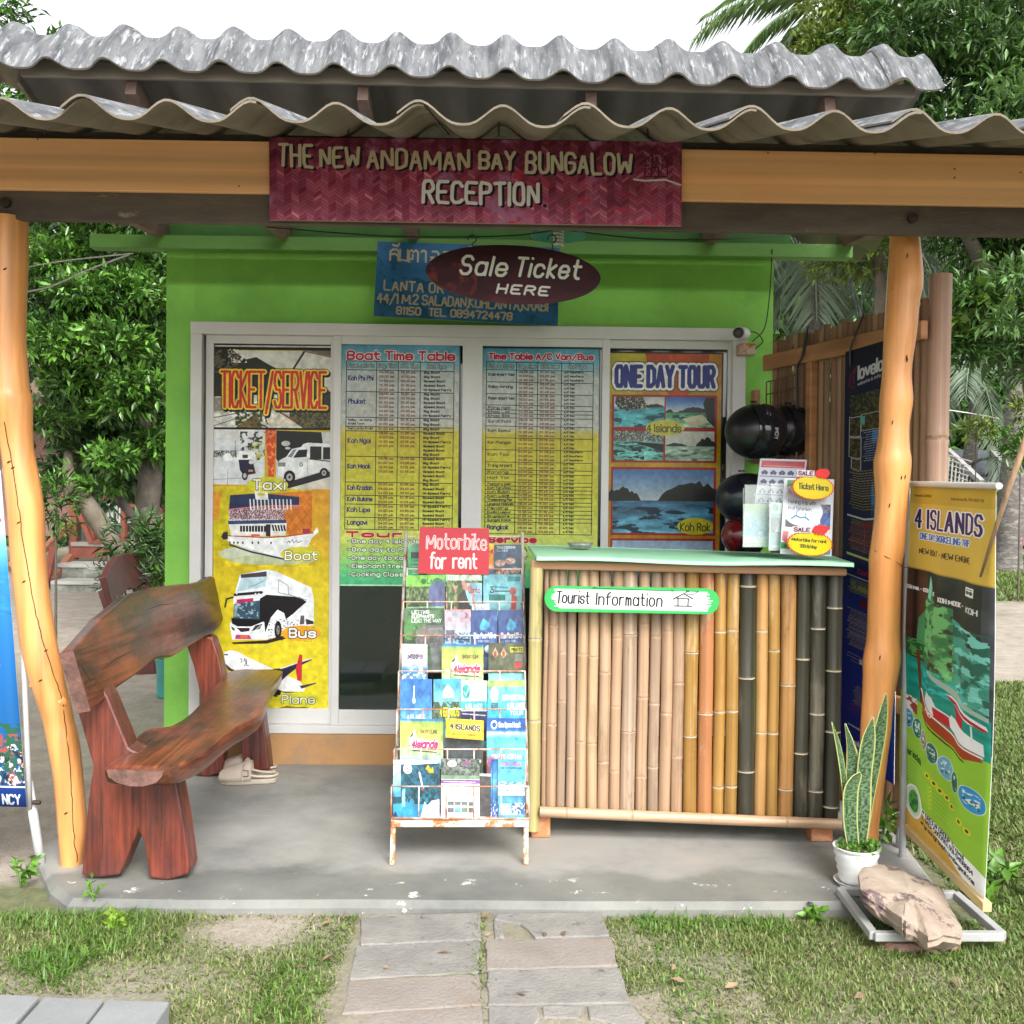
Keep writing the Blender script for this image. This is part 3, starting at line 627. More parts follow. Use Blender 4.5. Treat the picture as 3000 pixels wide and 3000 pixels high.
c.poly([(652,1335),(660,1326),(674,1326),(682,1340),(680,1348),(653,1348)],(230,232,230)); c.line([(667,1372),(667,1420)],1.5,(110,114,120)); c.line([(622,1404),(720,1398)],1.5,(120,126,132)); c.line([(690,1290),(690,1330)],1.5,(80,80,80))
c.poly([(779,1256),(812,1256),(806,1395),(790,1395)],(196,70,36)); c.blob(779,1256,812,1395,(222,132,74),.55,22,1,15)
c.rect(812,1262,976,1418,(196,198,196)); c.poly([(812,1258),(945,1262),(950,1300),(880,1310),(850,1340),(818,1350),(812,1340)],(32,36,34)); c.ell(840,1296,13,8,(190,194,194)); c.ell(846,1310,8,4,(200,200,200))
c.poly([(812,1400),(976,1385),(976,1440),(860,1430)],(204,200,186)); c.poly([(830,1415),(960,1375),(976,1380),(976,1392),(850,1428)],(40,38,40))
c.poly([(816,1372),(822,1345),(842,1335),(858,1312),(885,1306),(892,1297),(905,1293),(976,1296),(976,1372),(930,1382),(870,1396),(866,1390),(836,1398),(818,1388)],(222,226,226))
c.poly([(862,1338),(878,1315),(904,1313),(902,1335)],(30,34,38)); c.poly([(846,1335),(862,1315),(872,1312),(858,1338)],(120,130,138)); c.rect(912,1304,946,1342,(36,40,40)); c.rect(951,1306,976,1342,(36,40,40)); c.line([(910,1341),(976,1348)],3,(40,42,42)); c.rect(818,1352,840,1364,(120,124,124)); c.line([(904,1340),(906,1386)],1,(130,130,130))
for x,y,r in ((852,1395,17),(954,1382,13)): c.ell(x,y,r,r*1.15,(26,24,26)); c.ell(x,y,r*.55,r*.65,(168,168,166)); c.ell(x,y,r*.2,r*.24,(40,40,40))
c.ell(886,1357,5,6,(70,74,80)); c.ell(886,1357,3,4,(222,226,226)); c.rect(620,1418,700,1424,(200,150,50))
c.poly([(620,1430),(660,1425),(760,1425),(835,1432),(978,1430),(978,1620),(620,1600)],(196,184,34)); c.poly([(780,1445),(978,1430),(978,1560),(880,1600),(800,1500)],(204,120,40)); c.poly([(620,1440),(650,1435),(640,1520),(620,1530)],(206,142,44))
for k in range(6):
    for j in range(4):
        x=800+k*30; y=1450+j*36; c.line([(x,y),(x+15,y+18),(x,y+36),(x-15,y+18),(x,y)],1.6,(184,92,30))
c.noise(620,1425,978,1620,.14,16,1,21); c.grad(920,1430,978,1650,[(0,(212,150,44)),(1,(206,180,40))])
c.ell(787,1418,61,23,(200,200,44)); c.text('Taxi',745,1404,838,1431,(240,240,230),5,out=[(8.5,(40,60,30))],smooth=0)
# boat
o=(550,1500); k=.3365
B=lambda *p: f2(p,550,1500,k)
c.noise(640,1590,930,1660,.3,5,.5,31); c.ell(760,1622,120,24,(196,206,180)); c.ell(800,1640,130,14,(180,190,150))
c.poly(B((345,205),(860,215),(1110,175),(1145,125),(1160,165),(1105,215),(1050,330),(845,405),(700,360),(520,310),(370,270),(340,240)),(228,232,232))
c.line(B((345,205),(700,220),(860,208),(1110,175)),3,(170,60,60)); c.line(B((370,285),(560,345),(850,405)),5,(44,54,80)); c.poly(B((290,215),(310,175),(350,170),(350,235),(310,240)),(52,40,60))
c.poly(B((355,100),(880,75),(870,200),(380,205)),(224,226,222))
for i in range(9): c.rect(550+(460+i*27)*k,1500+118*k,550+(478+i*27)*k,1500+168*k,(34,36,46))
for i in range(5): c.poly(B((745+i*25,110),(760+i*25,108),(772+i*25,160),(757+i*25,160)),(34,36,46))
c.rect(550+695*k,1500+105*k,550+735*k,1500+210*k,(50,40,50)); c.poly(B((350,70),(870,62),(880,90),(355,105)),(50,70,110)); c.poly(B((360,-30),(870,-40),(850,60),(360,75)),(218,216,210)); c.blob(672,1480,840,1520,(120,60,76),.45,14,2,41); c.blob(672,1488,790,1524,(60,60,90),.6,14,2,42)
c.line(B((350,-28),(640,-60),(880,-70),(990,-60)),5,(216,120,150)); c.poly(B((370,-150),(640,-170),(985,-140),(985,-70),(640,-60),(360,-30)),(40,52,84))
for i in range(12): c.line([(735+i*11,1462),(737+i*11,1490)],4,(220,222,226))
c.poly([(748,1436),(788,1440),(790,1462),(752,1462)],(224,226,220)); c.rect(758,1442,780,1450,(200,196,60)); c.line([(764,1408),(764,1440)],3,(222,222,214)); c.line([(756,1424),(774,1424)],3,(222,222,214))
c.poly(B((560,190),(640,190),(640,208),(560,210)),(206,90,84)); c.rect(550+1020*k,1500+140*k,550+1080*k,1500+180*k,(150,50,70))
for i,x in enumerate((368,405,440,485,572,625,740)): c.ell(550+x*k,1500+265*k,2.6,4,(70,70,80))
c.line(B((880,265),(900,245),(905,265),(930,235),(940,265),(965,240),(975,262),(1015,245)),1.6,(70,72,80))
c.ell(886,1622,58,22,(204,200,50)); c.text('Boat',842,1614,936,1638,(236,238,214),4.5,out=[(7.5,(50,60,40))],smooth=0)
# bus
c.poly(B((385,1140),(700,1120),(1130,1000),(1130,1040),(700,1150),(400,1155)),(44,36,34))
c.poly(B((460,545),(700,500),(790,515),(1100,655),(1125,760),(1125,985),(1030,995),(840,1075),(700,1115),(390,1115),(365,975),(405,945),(400,760),(430,650)),(228,234,238))
c.poly(B((465,545),(700,515),(700,560),(470,575)),(70,62,76)); c.poly(B((470,578),(697,562),(690,650),(430,695)),(176,206,214)); c.line(B((540,655),(600,635),(670,600)),2,(110,140,150))
c.poly(B((412,715),(690,680),(660,740),(600,760),(412,770)),(222,228,232)); c.line(B((415,722),(655,700)),8,(30,28,34)); 
for x in (430,600,630): c.ell(550+x*k,1500+712*k,2.6,2.6,(222,222,222))
c.poly(B((430,765),(580,750),(580,790),(430,800)),(176,46,92)); c.poly(B((405,805),(640,770),(640,940),(400,925)),(52,78,96)); c.poly(B((410,810),(440,808),(430,915),(405,915)),(130,160,170)); c.blob(690,1765,760,1812,(150,176,184),.55,5,1,51)
c.poly(B((640,755),(700,720),(1000,740),(1060,780),(980,850),(880,945),(860,880),(800,850),(740,920),(690,1060),(680,960),(640,950)),(26,24,28)); c.poly(B((380,925),(655,940),(675,955),(560,1000),(440,1000),(390,975)),(24,24,28))
c.line(B((690,1060),(740,930),(800,860),(845,890),(870,945),(930,900),(1110,770)),3,(232,238,240)); c.line(B((810,590),(805,700),(900,720),(895,640),(815,590)),1.6,(120,126,130)); c.line(B((905,720),(1060,765)),2,(120,126,130))
c.poly(B((430,1012),(550,1012),(545,1040),(470,1050)),(40,38,40)); c.poly(B((565,1040),(600,990),(665,975),(640,1020)),(60,58,60)); c.poly(B((380,1000),(410,1015),(415,1040),(390,1030)),(70,68,70)); c.line(B((600,1030),(650,990)),2,(210,210,210))
c.poly(B((425,1072),(545,1075),(565,1110),(415,1110)),(190,60,130)); c.rect(705,1862,728,1871,(206,110,50)); c.ell(550+805*k,1500+1030*k,11,27,(28,26,28)); c.ell(550+805*k,1500+1030*k,5,14,(130,128,128)); c.poly(B((1000,980),(1010,900),(1040,900),(1040,975)),(90,84,88)); c.poly(B((1060,980),(1055,930),(1120,950),(1125,975)),(50,48,50)); c.blob(790,1815,928,1880,(80,76,80),.62,16,1,52)
c.line(B((395,745),(340,760),(325,830)),5,(34,36,40))
c.ell(890,1856,60,23,(226,160,44)); c.text('Bus',856,1843,934,1867,(240,240,236),5.5,out=[(9.5,(36,34,36))],smooth=0)
# plane
c.poly(B((305,1290),(320,1225),(370,1210),(430,1215),(520,1265),(760,1370),(1000,1480),(1050,1540),(1040,1570),(860,1570),(600,1480),(420,1420),(340,1350)),(228,230,228)); c.poly(B((310,1310),(380,1370),(560,1440),(850,1570),(1040,1575),(870,1585),(560,1480),(350,1380)),(70,62,72))
c.poly(B((760,1370),(860,1365),(1100,1280),(1115,1290),(990,1350),(900,1420),(830,1480),(760,1450)),(44,40,58)); c.line(B((830,1368),(1000,1310),(1105,1280)),3.5,(206,208,206)); c.poly(B((965,1370),(1000,1240),(1025,1250),(1020,1480),(980,1470)),(190,50,60)); c.poly(B((1000,1520),(1150,1490),(1150,1500),(1020,1545)),(60,56,66))
c.poly(B((680,1540),(700,1600),(800,1620),(790,1560)),(50,46,60)); c.ell(788,2040,10,9,(36,32,36)); c.ell(822,2032,8,8,(36,32,36)); c.line(B((320,1248),(350,1250)),3,(40,40,46))
c.line(B((460,1285),(478,1285),(478,1310),(468,1315)),2.2,(50,46,50)); c.line(B((495,1310),(505,1280),(515,1320),(500,1350)),2.2,(50,46,50)); c.line(B((522,1290),(522,1345),(540,1345)),2.2,(50,46,50))
c.grad(740,1890,800,1905,[(0,(206,200,60)),(1,(208,196,48))]); c.poly(B((640,1760),(900,1690),(1100,1710),(760,1760)),(120,98,24)); c.ell(884,2052,62,22,(190,190,46)); c.text('Plane',834,2040,932,2063,(206,208,180),4,out=[(7,(56,60,34))],smooth=0)
c.rect(620,2088,978,2094,(30,28,24)); c.rect(620,1006,623,2094,(30,28,24))
POST1 = c

def timetable(c, x0, x1, cols, rows, fr):
    pass
# poster 2: boats
def tbase(x0,y0,x1,y1):
    c = Cv(x0,y0,x1,y1,2.4,(180,190,180))
    c.grad(x0,y0,x1,y1,[(0,(70,140,165)),(.07,(112,168,182)),(.12,(176,184,180)),(.33,(182,184,176)),(.37,(190,178,52)),(.62,(186,186,60)),(.80,(188,200,96)),(.88,(150,196,104)),(.96,(84,184,124)),(1,(76,170,120))])
    c.noise(x0,y0,x1,y1,.05,4,1,3); return c
c = tbase(1000,1008,1350,1722)
K=.3985; ox,oy=980,980
cx=[1015,1103.5,1167,1232,1331]; ry=[1058,1084,1148,1224,1251,1264,1339,1415,1454,1480,1519,1554]
c.text('Boat Time Table',1018,1030,1332,1053,(176,34,52),6,out=[(10,(226,214,216))],smooth=1,gap=1.5)
for x in cx: c.line([(x,1058),(x-1.5,1554)],2.2,(28,34,30))
for y in ry: c.line([(1015,y),(1331,y+3)],2.2,(28,34,30))
hd=[('From Lanta to',1020,1096),('Dep. Time',1110,1162),('ARR. Time',1173,1227),('Boat Type',1253,1307)]
for t_,a,b_ in hd: c.text(t_,a,1066,b_,1077,(150,176,170),1.8,out=[(4.2,(40,60,60))])
tb=[('Koh Phi Phi',1148,1084,5,'BBSSH'),('Phuket',1224,1148,6,'BBSSBH'),('',1251,1224,2,'BB'),('Koh Lanta Krabi',1264,1251,1,'B'),('Koh Ngai',1339,1264,6,'SBHSSB'),('Koh Mook',1415,1339,6,'SBHSSB'),('Koh Kradan',1454,1415,3,'BSH'),('Koh Bulone',1480,1454,2,'SS'),('Koh Lipe',1519,1480,3,'HSS'),('Langawi',1554,1519,3,'HSS')]
nm={'B':'Big Boat','S':'Speed Boat','H':'Hi-Speed Ferry'}
tt1=['09.00 am.','01.00 pm.','12.30 pm.','01.00 pm.','04.00 pm.','04.00 pm.']; tt2=['10.00 am.','02.00 pm.','01.15 pm.','01.45 pm.','04.50 pm.','05.00 pm.']
for nme,yb_,yt,n,ty in tb:
    st_=(yb_-yt)/n
    for i,chh in enumerate(ty):
        y=yt+st_*(i+.28); hgt=min(5.6,st_*.5); w_={'B':46,'S':62,'H':80}[chh]
        c.text(nm[chh],1243,y,1243+w_,y+hgt,(34,34,28),1.9,gap=2)
        if n>=6 and i>=4 and nme in('Koh Ngai','Koh Mook'): continue
        c.text(tt1[(i+n)%6],1112,y,1156,y+hgt,(112,62,48),1.7,gap=2.2); c.text(tt2[(i+n)%6],1176,y,1218,y+hgt,(112,62,48),1.7,gap=2.2)
    if nme:
        h_=min(13,(yb_-yt)*.45); ym=yt+(yb_-yt)*(.42 if n<5 else .38); w_=min(72,len(nme)*8.2)
        c.text(nme,1021,ym-h_/2,1021+w_,ym+h_/2,(34,40,110),2.7 if h_>6 else 1.6,gap=1.8)
c.text('Railay . Ao Nang',1021,1229,1090,1234,(40,40,60),1.5); c.text('Krabi Town',1021,1240,1068,1245,(40,40,60),1.5)
c.text('Tour',1020,1563,1180,1576,(176,30,50),6,out=[(8.5,(220,200,170))])
for i,t_ in enumerate(['-One day 4 Islands','-One day to Phi Phi','-One day to Koh Rok','-Elephant trekking','-Cooking Class']):
    y=1584+i*24.5; c.text(t_,1024,y,1024+len(t_)*11.6,y+11,(216,226,206),2.6,out=[(6.2,(44,72,58))],gap=1.9)
c.rect(1000,1008,1350,1011,(40,60,66)); c.rect(1347,1008,1350,1722,(44,56,50)); c.rect(1000,1718,1350,1722,(180,220,190))
POST2=c
# poster 3: van and bus
c = tbase(1411,1016,1759,1724)
cols=[1425,1513,1575.5,1645.5,1739]; rr=[198,255,345,432,515,550,578,608,670,757,845,935,993,1025,1082,1112,1140,1168,1196,1230,1258,1290,1320,1348,1378,1465]
ry=[980+v*K for v in rr]
c.text('Time Table A/C Van/Bus',1432,1034,1738,1050,(176,30,50),4.6,out=[(8,(222,206,210))])
for x in cols: c.line([(x,ry[0]),(x-1.5,ry[-1])],2.2,(28,34,30))
for y in ry: c.line([(1425,y),(1739,y+3)],2.0,(28,34,30))
for t_,a,b_ in [('From Lanta to',1431,1505),('Dep. Time',1520,1570),('ARR. Time',1586,1638),('Boat Type',1668,1718)]: c.text(t_,a,ry[0]+7,b_,ry[0]+17,(150,176,170),1.8,out=[(4.2,(40,60,60))])
nms=['Krabi-Airport-Town','Railay Aonang','Phuket-Airport-Town','Pang nga','Khao Lak','Khao Sok','Suratthani','Koh Samui','Koh Phangan','Koh Tao','Trang Airport','Ranong','Hat Yai','Pakbara pier','Koh Tarutao','Koh Bulon','Koh Lipe','Thammalang Pier','Langkawi-Malaysia','Penang','Kuala Lumpur','Singapore','Sungai Kolok','Bangkok']
ri=1
for i,nme in enumerate(nms):
    yt,yb_=ry[ri],ry[ri+1]; ri+=1; hh=yb_-yt; n=max(1,round(hh/12)); th=min(12 if nme=='Bangkok' else 7.5,hh*.5)
    c.text(nme,1431,yt+hh*.28,1431+min(76,50+len(nme)*1.6),yt+hh*.28+th,(34,34,100) if nme=='Bangkok' else (34,38,40),2.8 if nme=='Bangkok' else 1.7,gap=1.8)
    for j in range(n):
        y=yt+hh/n*(j+.3); g_=min(5,hh/n*.5)
        c.text(tt1[(i+j)%6],1521,y,1564,y+g_,(112,62,48),1.7,gap=2.2); c.text(tt2[(i+j)%6],1583,y,1627,y+g_,(112,62,48),1.7,gap=2.2); c.text('A/C Van' if i%3 or hh<25 else 'A/C Van+Ferry',1654,y,1654+(30 if i%3 or hh<25 else 56),y+g_,(34,34,28),1.7,gap=2)
c.text('Service',1437,1574,1574,1589,(176,30,60),6,out=[(8.5,(220,206,180))])
c.text('&',1540,1604,1549,1615,(44,72,58),2.6); c.text('or',1532,1628,1552,1640,(44,72,58),2.4)
c.rect(1411,1016,1759,1019,(40,60,66)); c.rect(1756,1016,1759,1724,(44,56,50))
POST3=c
# poster 4: one day tour
c = Cv(1783,1030,2120,1900,1.6,(180,150,30)); c.grad(1783,1030,2120,1900,[(0,(176,120,32)),(.4,(170,140,30)),(.7,(166,116,30)),(1,(170,140,30))])
c.poly([(1783,1030),(1890,1030),(1900,1060),(1880,1160),(1783,1180)],(176,162,36)); c.poly([(1890,1030),(2080,1030),(2070,1100),(1990,1180),(1900,1100)],(168,72,30))
c.noise(1783,1030,2120,1900,.16,14,1,8)
c.text('ONE DAY TOUR',1806,1073,2092,1130,(30,44,120),12,out=[(31,(28,26,24)),(26,(222,222,218))],smooth=0,gap=2.2)
c.rect(1793,1156,2103,1354,(150,30,30))
c.sea(1800,1162,1948,1250,.33,((180,190,186),(206,206,198)),((70,150,160),(80,160,170)),((.6,1,.1),),seed=4); c.poly([(1805,1162),(1885,1162),(1895,1185),(1910,1192),(1860,1200),(1815,1198),(1803,1180)],(40,44,38)); c.blob(1805,1162,1900,1200,(170,170,160),.55,12,1,5)
c.sea(1952,1162,2096,1250,.5,((40,90,170),(190,200,204)),((60,130,90),(150,200,170)),((.25,1,.16),(.0,.15,.1)),seed=6); c.poly([(2070,1162),(2096,1162),(2096,1250),(2075,1230),(2062,1180)],(24,30,26)); c.poly([(2000,1225),(2060,1212),(2080,1235),(2030,1250)],(186,182,150))
c.sea(1800,1262,1946,1348,.36,((60,66,62),(90,96,90)),((90,160,150),(110,180,170)),(),seed=9); c.blob(1800,1262,1946,1292,(180,190,180),.55,14,1,7); c.blob(1800,1296,1890,1348,(30,50,50),.5,9,.4,8); c.poly([(1850,1292),(1946,1300),(1946,1322)],(26,30,30))
c.sea(1952,1262,2096,1348,.5,((190,194,182),(186,190,178)),((150,176,160),(140,170,150)),((0,.45,.1),(.62,1.05,.28)),seed=10)
c.ell(1951,1252,57,23,(190,186,70)); c.text('4 Islands',1898,1242,1998,1264,(50,54,24),3,gap=1.6)
c.rect(1793,1368,2103,1568,(150,30,30)); c.sea(1799,1375,2095,1561,.49,((70,110,160),(170,186,190)),((60,100,130),(90,160,180)),((-.1,.28,.2),(.45,1.15,.3)),(34,36,30),seed=12)
c.ell(2043,1541,53,25,(190,180,40)); c.text('Koh Rok',1998,1534,2086,1553,(40,40,24),3,gap=1.6) if False else c.text('Koh Rok',2000,1532,2086,1554,(40,40,24),3,gap=1.6)
c.rect(1793,1578,2103,1780,(150,30,30)); c.sea(1799,1584,2095,1773,.4,((140,170,196),(190,200,206)),((70,130,150),(110,180,190)),((.3,1.0,.12),),(60,90,130),seed=14)
c.rect(1783,1030,2120,1034,(36,34,30)); c.rect(2115,1030,2120,1900,(36,34,30))
POST4=c
yy=PAN[0][2]-.0165+.012; 
def poster(px0,py0,px1,py1,Y,cv,nm_,label,lean=(0,0)):
    cv.noise(cv.x0,cv.y0,cv.x1,cv.y1,.16,70,1,31); cv.noise(cv.x0,cv.y0,cv.x1,cv.y1,.07,6,1,33)
    M_=printmat(nm_,cv,r=.3,dim=1.0,spec=.22)
    o=card('poster',P(px0,py0,Y),P(px1,py0+ (px1-px0)*.010,Y),P(px1+lean[1],py1+(px1-px0)*.004,Y),P(px0+lean[0],py1,Y),M_,th=.0015)
    return tag(o,label,'poster',)
poster(622,1008,977,2090,5.0815,POST1,'print_ticket_service','tall yellow poster with TICKET/SERVICE, taxi, boat, bus and plane pictures, on leftmost window panel',(-1,-12))
poster(1001,1007,1350,1716,5.0585,POST2,'print_boat_times','blue to yellow Boat Time Table poster on second window panel from left',(-6,-7))
poster(1412,1017,1759,1722,5.0585,POST3,'print_van_times','Time Table A/C Van/Bus poster on third window panel from left',(-6,-7))
poster(1784,1030,2120,1898,5.0815,POST4,'print_one_day_tour','orange ONE DAY TOUR poster with island photos on rightmost window panel',(-9,-12))

# ------------------------------------------------------------------ hanging signs
# woven maroon reception sign
c=Cv(0,0,1209,262,1.6,(150,40,70)); c.grad(0,0,1209,262,[(0,(112,20,52)),(.3,(138,34,70)),(.7,(160,66,98)),(1,(176,92,128))])
for i in range(-1,58):
    for j in range(-3,25):
        x=i*21.5; y=j*12+(i%2)*3; up_=15 if i%2 else -15
        base=np.array((134,46,76))+c.rs.normal(0,10)+(y/262)*32+(10 if i%2 else -8)
        if c.rs.random()<.10: base=base+(34,34,28)
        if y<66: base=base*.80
        p=[(x,y),(x+21.5,y+up_),(x+21.5,y+up_+12),(x,y+12)]
        c.poly(p,tuple(np.clip(base,0,255))); c.line([p[0],p[1]],1.5,tuple(np.clip(base*.66,0,255)))
c.noise(0,0,1209,262,.22,3,1,4); c.blob(0,0,1209,262,(170,110,150),.62,3,1,6,.15); c.blob(700,90,1209,262,(196,50,76),.62,6,1,8,.12)
rs_=dict(smooth=1,gap=1.9,jit=.13)
def sgn(t,x0,y0,x1,y1,col,lw,sl): c.text(t,x0,y0,x1,y1,col,lw,slope=sl,shadow=((7,5),(28,18,38),lw+1),**rs_)
sgn('THE',30,22,124,88,(206,190,160),10,.03); sgn('NEW',150,30,262,88,(200,184,156),10,.01); sgn('ANDAMAN',288,32,582,90,(198,178,150),10,.012); sgn('BAY',615,38,716,88,(204,186,158),10,.012); sgn('BUNGALOW',752,38,1060,98,(204,192,168),10,.012)
sgn('RECEPTION',450,132,786,198,(232,228,232),11,.010); c.ell(806,204,6,6,(40,24,50))
for k in range(60):
    a=c.rs.uniform(0,6.28); x=1133+c.rs.normal(0,20); y=60+c.rs.normal(0,20); c.line([(x,y),(x+18*math.cos(a),y+22*abs(math.sin(a)))],1.4,(70,20,44) if k%3 else (190,130,150))
c.line([(1086,70),(1133,30),(1180,72)],4,(66,18,40)); c.line([(1100,70),(1100,110),(1166,108),(1166,66)],3.5,(66,18,40)); c.line([(1120,108),(1120,80),(1140,80),(1140,108)],3,(66,18,40))
c.line([(1068,118),(1100,122),(1160,118),(1205,134)],6,(214,206,210))
o=card('reception_sign',P(788,402,3.565),P(1998,416,3.565),P(1997,662,3.565),P(790,644,3.565),printmat('print_reception',c,r=.5,dim=.9,bump=.5),mat('sign_edge_wood',(.35,.25,.18),bump=.1),th=.012)
tag(o,'maroon woven bamboo sign reading THE NEW ANDAMAN BAY BUNGALOW RECEPTION nailed across the porch beam','sign')
# blue sign
c=Cv(0,0,532,224,1.9,(34,92,132)); c.noise(0,0,532,224,.18,5,1,2); c.blob(0,0,532,224,(26,74,104),.6,9,1,3,.1)
col=(176,160,130)
def th(x,y,s_,*st):
    for q in st: c.line([(x+a*s_,y-b_*s_) for a,b_ in q],5.5,col)
# Thai words, stroke by stroke
th(38,54,6.5,[(0,0),(0,4),(1,5),(3,5),(3.6,4),(3.6,0)],[(0,2.6),(2,3),(3.6,2)],[(1,7),(3,6.4),(3.8,7.6)])
th(66,54,6.5,[(0,5),(0,0),(.8,.4),(3.4,0)],[(3.4,5),(3.4,0),(4.4,-.3)])
th(92,54,6.5,[(0,0),(0,4),(1,5),(2,4.2),(3,5),(4,4),(4,0)],[(0,1),(1.6,1),(1.6,3)])
th(128,54,6.5,[(0,4.4),(1,5),(2,4.4),(2,0)])
th(156,56,6.5,[(0,2.4),(1.2,2.4),(0,1),(0,0),(3.4,0),(3.4,4.2),(2.6,5),(.6,5)])
th(190,56,6.5,[(0,2.4),(1.2,2.4),(0,1),(0,0),(3.4,0),(3.4,4.2),(2.6,5),(.6,5)])
th(222,56,6.5,[(0,5.5),(0,0),(.8,0)],); th(236,56,6.5,[(2.4,0),(2.4,4),(0,4),(.4,5.2),(2.4,5)])
th(258,54,6.5,[(0,5),(0,0),(3.4,0),(3.4,5)],[(1,7),(3,7.4)]); th(292,54,6.5,[(0,0),(0,5),(3,5),(3,0)])
c.text('LANTA OR',26,116,196,144,col,5.2,gap=2)
c.text('44/1 M.2 SALADAN,KOHLANTA,KRABI',8,154,500,182,col,5,gap=1.4,jit=.08); c.text('81150',66,193,134,214,col,5,gap=1.6); c.text('TEL.',160,193,208,214,col,5,gap=1.6); c.text('0894724478',222,193,398,214,col,5,gap=1.3)
o=card('blue_sign',P(1107,707,4.895),P(1640,726,4.895),P(1634,954,4.895),P(1094,925,4.895),printmat('print_blue_sign',c,r=.5,dim=.95),mat('blue_edge',(.05,.2,.32),bump=0),th=.012)
tag(o,'blue rectangular board with Thai and address lettering on the green wall behind the oval sign','sign')
# oval hanging sign
c=Cv(0,0,512,168,2,(70,22,34)); c.grad(0,0,512,168,[(0,(58,20,28)),(.5,(66,18,32)),(1,(92,40,56))]); c.noise(0,0,512,168,.35,5,.4,5); c.blob(0,60,150,150,(120,52,44),.5,3,1,6,.2)
for t_,x0,y0,x1,y1 in (('Sale',100,38,232,90),('Ticket',262,36,446,88)): c.text(t_,x0,y0,x1,y1,(250,248,236),8.5,slant=.22,smooth=2,shadow=((5,4),(34,30,30),9),gap=2.2)
c.text('HERE',208,116,356,140,(255,253,248),6.5,slant=.25,slope=.01,gap=2.2,shadow=((3,3),(34,26,30),6))
o=None
M_=printmat('print_oval',c,r=.55,dim=.62,spec=.25); c0_=P(1504,803,3.95); rx=512/2/3000*3.95; rz_=84/3000*3.95
n=56; vs=[];uv=[]
for s_ in (0,.022):
    for j in range(n):
        t_=2*math.pi*j/n; ct=math.cos(t_); st_=math.sin(t_); xx=rx*math.copysign(abs(ct)**.93,ct); zz=rz_*math.copysign(abs(st_)**1.05,st_)
        vs.append((c0_.x+xx,c0_.y+s_,c0_.z+zz-xx*.035)); uv.append((.5+.5*xx/rx,.5+.5*zz/rz_))
me=bpy.data.meshes.new('hanging_sign'); oc=Vector(c0_)
me.from_pydata([Vector(v)-oc for v in vs],[],[tuple(range(n)),tuple(range(2*n-1,n-1,-1))]+[(i,n+i,n+(i+1)%n,(i+1)%n) for i in range(n)])
ul=me.uv_layers.new(name='UVMap')
for pl in me.polygons:
    for li in pl.loop_indices: ul.data[li].uv=uv[me.loops[li].vertex_index]
me.materials.append(M_); me.update(); so_=bpy.data.objects.new('board',me)
hs_=empty('hanging_sign',c0_,'dark red oval board reading Sale Ticket HERE hanging from two hooks under the beam','sign'); link(so_,hs_,oc)
for px in (1383,1617):
    t0=P(px,700,3.95); t1=P(px+4,732,3.955); ring=[t0+Vector((.016*math.cos(a),0,.016*math.sin(a)+.0)) for a in np.linspace(R(200),R(-90),9)]
    MB().tube(ring+[t1],.0026,6).obj('hook',BLACK,hs_)
    MB().tube([t0+Vector((0,0,.016)),Vector((t0.x,3.95,2.50))],.0012,4).obj('wire',BLACK,hs_)
# lamp with green dish
lp=P(1636,690,4.2); lm=empty('pendant_lamp',lp,'green dish pendant lamp with spiral bulb, switched off, above the oval sign','lamp')
MB().lathe([(.02,.05),(.05,.045),(.112,.0),(.118,-.008),(.113,-.006),(.05,.036),(.02,.04)],lp+Vector((0,0,.005)),32).obj('shade',mat('green_enamel',(.04,.26,.17),(.03,.2,.13),r=.3,bump=0),lm,smooth=True)
sp_=[lp+Vector((.017*math.cos(t_),.017*math.sin(t_),.03-.012*t_/6.283*1.15)) for t_ in np.linspace(0,6.283*5,60)]
MB().tube(sp_,.0062,7).obj('spiral_bulb',mat('bulb_white',(.75,.74,.66),bump=0,r=.3),lm,smooth=True)
MB().tube([lp+Vector((0,0,.045)),lp+Vector((0,0,.10)),lp+Vector((.0,0,.33))],[.02,.016,.004],10).obj('cord',BLACK,lm)
# wires
def wire(pts,r,label,col=None,cat='cable'):
    s_=spl([tuple(p) for p in pts],6); o=MB().tube(s_,r,5).obj('wire',col or BLACK); return tag(o,label,cat)
wire([P(780,665,4.1),P(1100,690,4.1),P(1290,694,4.1),P(1500,690,4.15),P(1640,672,4.2)],.003,'thin black lamp cable sagging under the porch beam left of the green lamp')
wire([P(1640,672,4.2),P(1900,700,4.3),P(2150,700,4.5),P(2300,690,4.8)],.003,'thin black lamp cable running right from the green lamp')
wire([P(2262,730,4.9),P(2255,860,5.0),P(2240,960,5.0),P(2205,1000,4.95)],.003,'black cable dropping down the wall corner to the camera')
WW=mat('white_wire',(.6,.6,.58),bump=0)
wire([P(40,790,4.8),P(180,765,4.85),P(390,742,4.9)],.0035,'upper of two white wires crossing in front of the leafy tree',WW)
wire([P(40,862,4.8),P(150,838,4.85),P(260,790,4.88),P(380,745,4.9)],.0045,'lower of two white wires crossing in front of the leafy tree',WW)

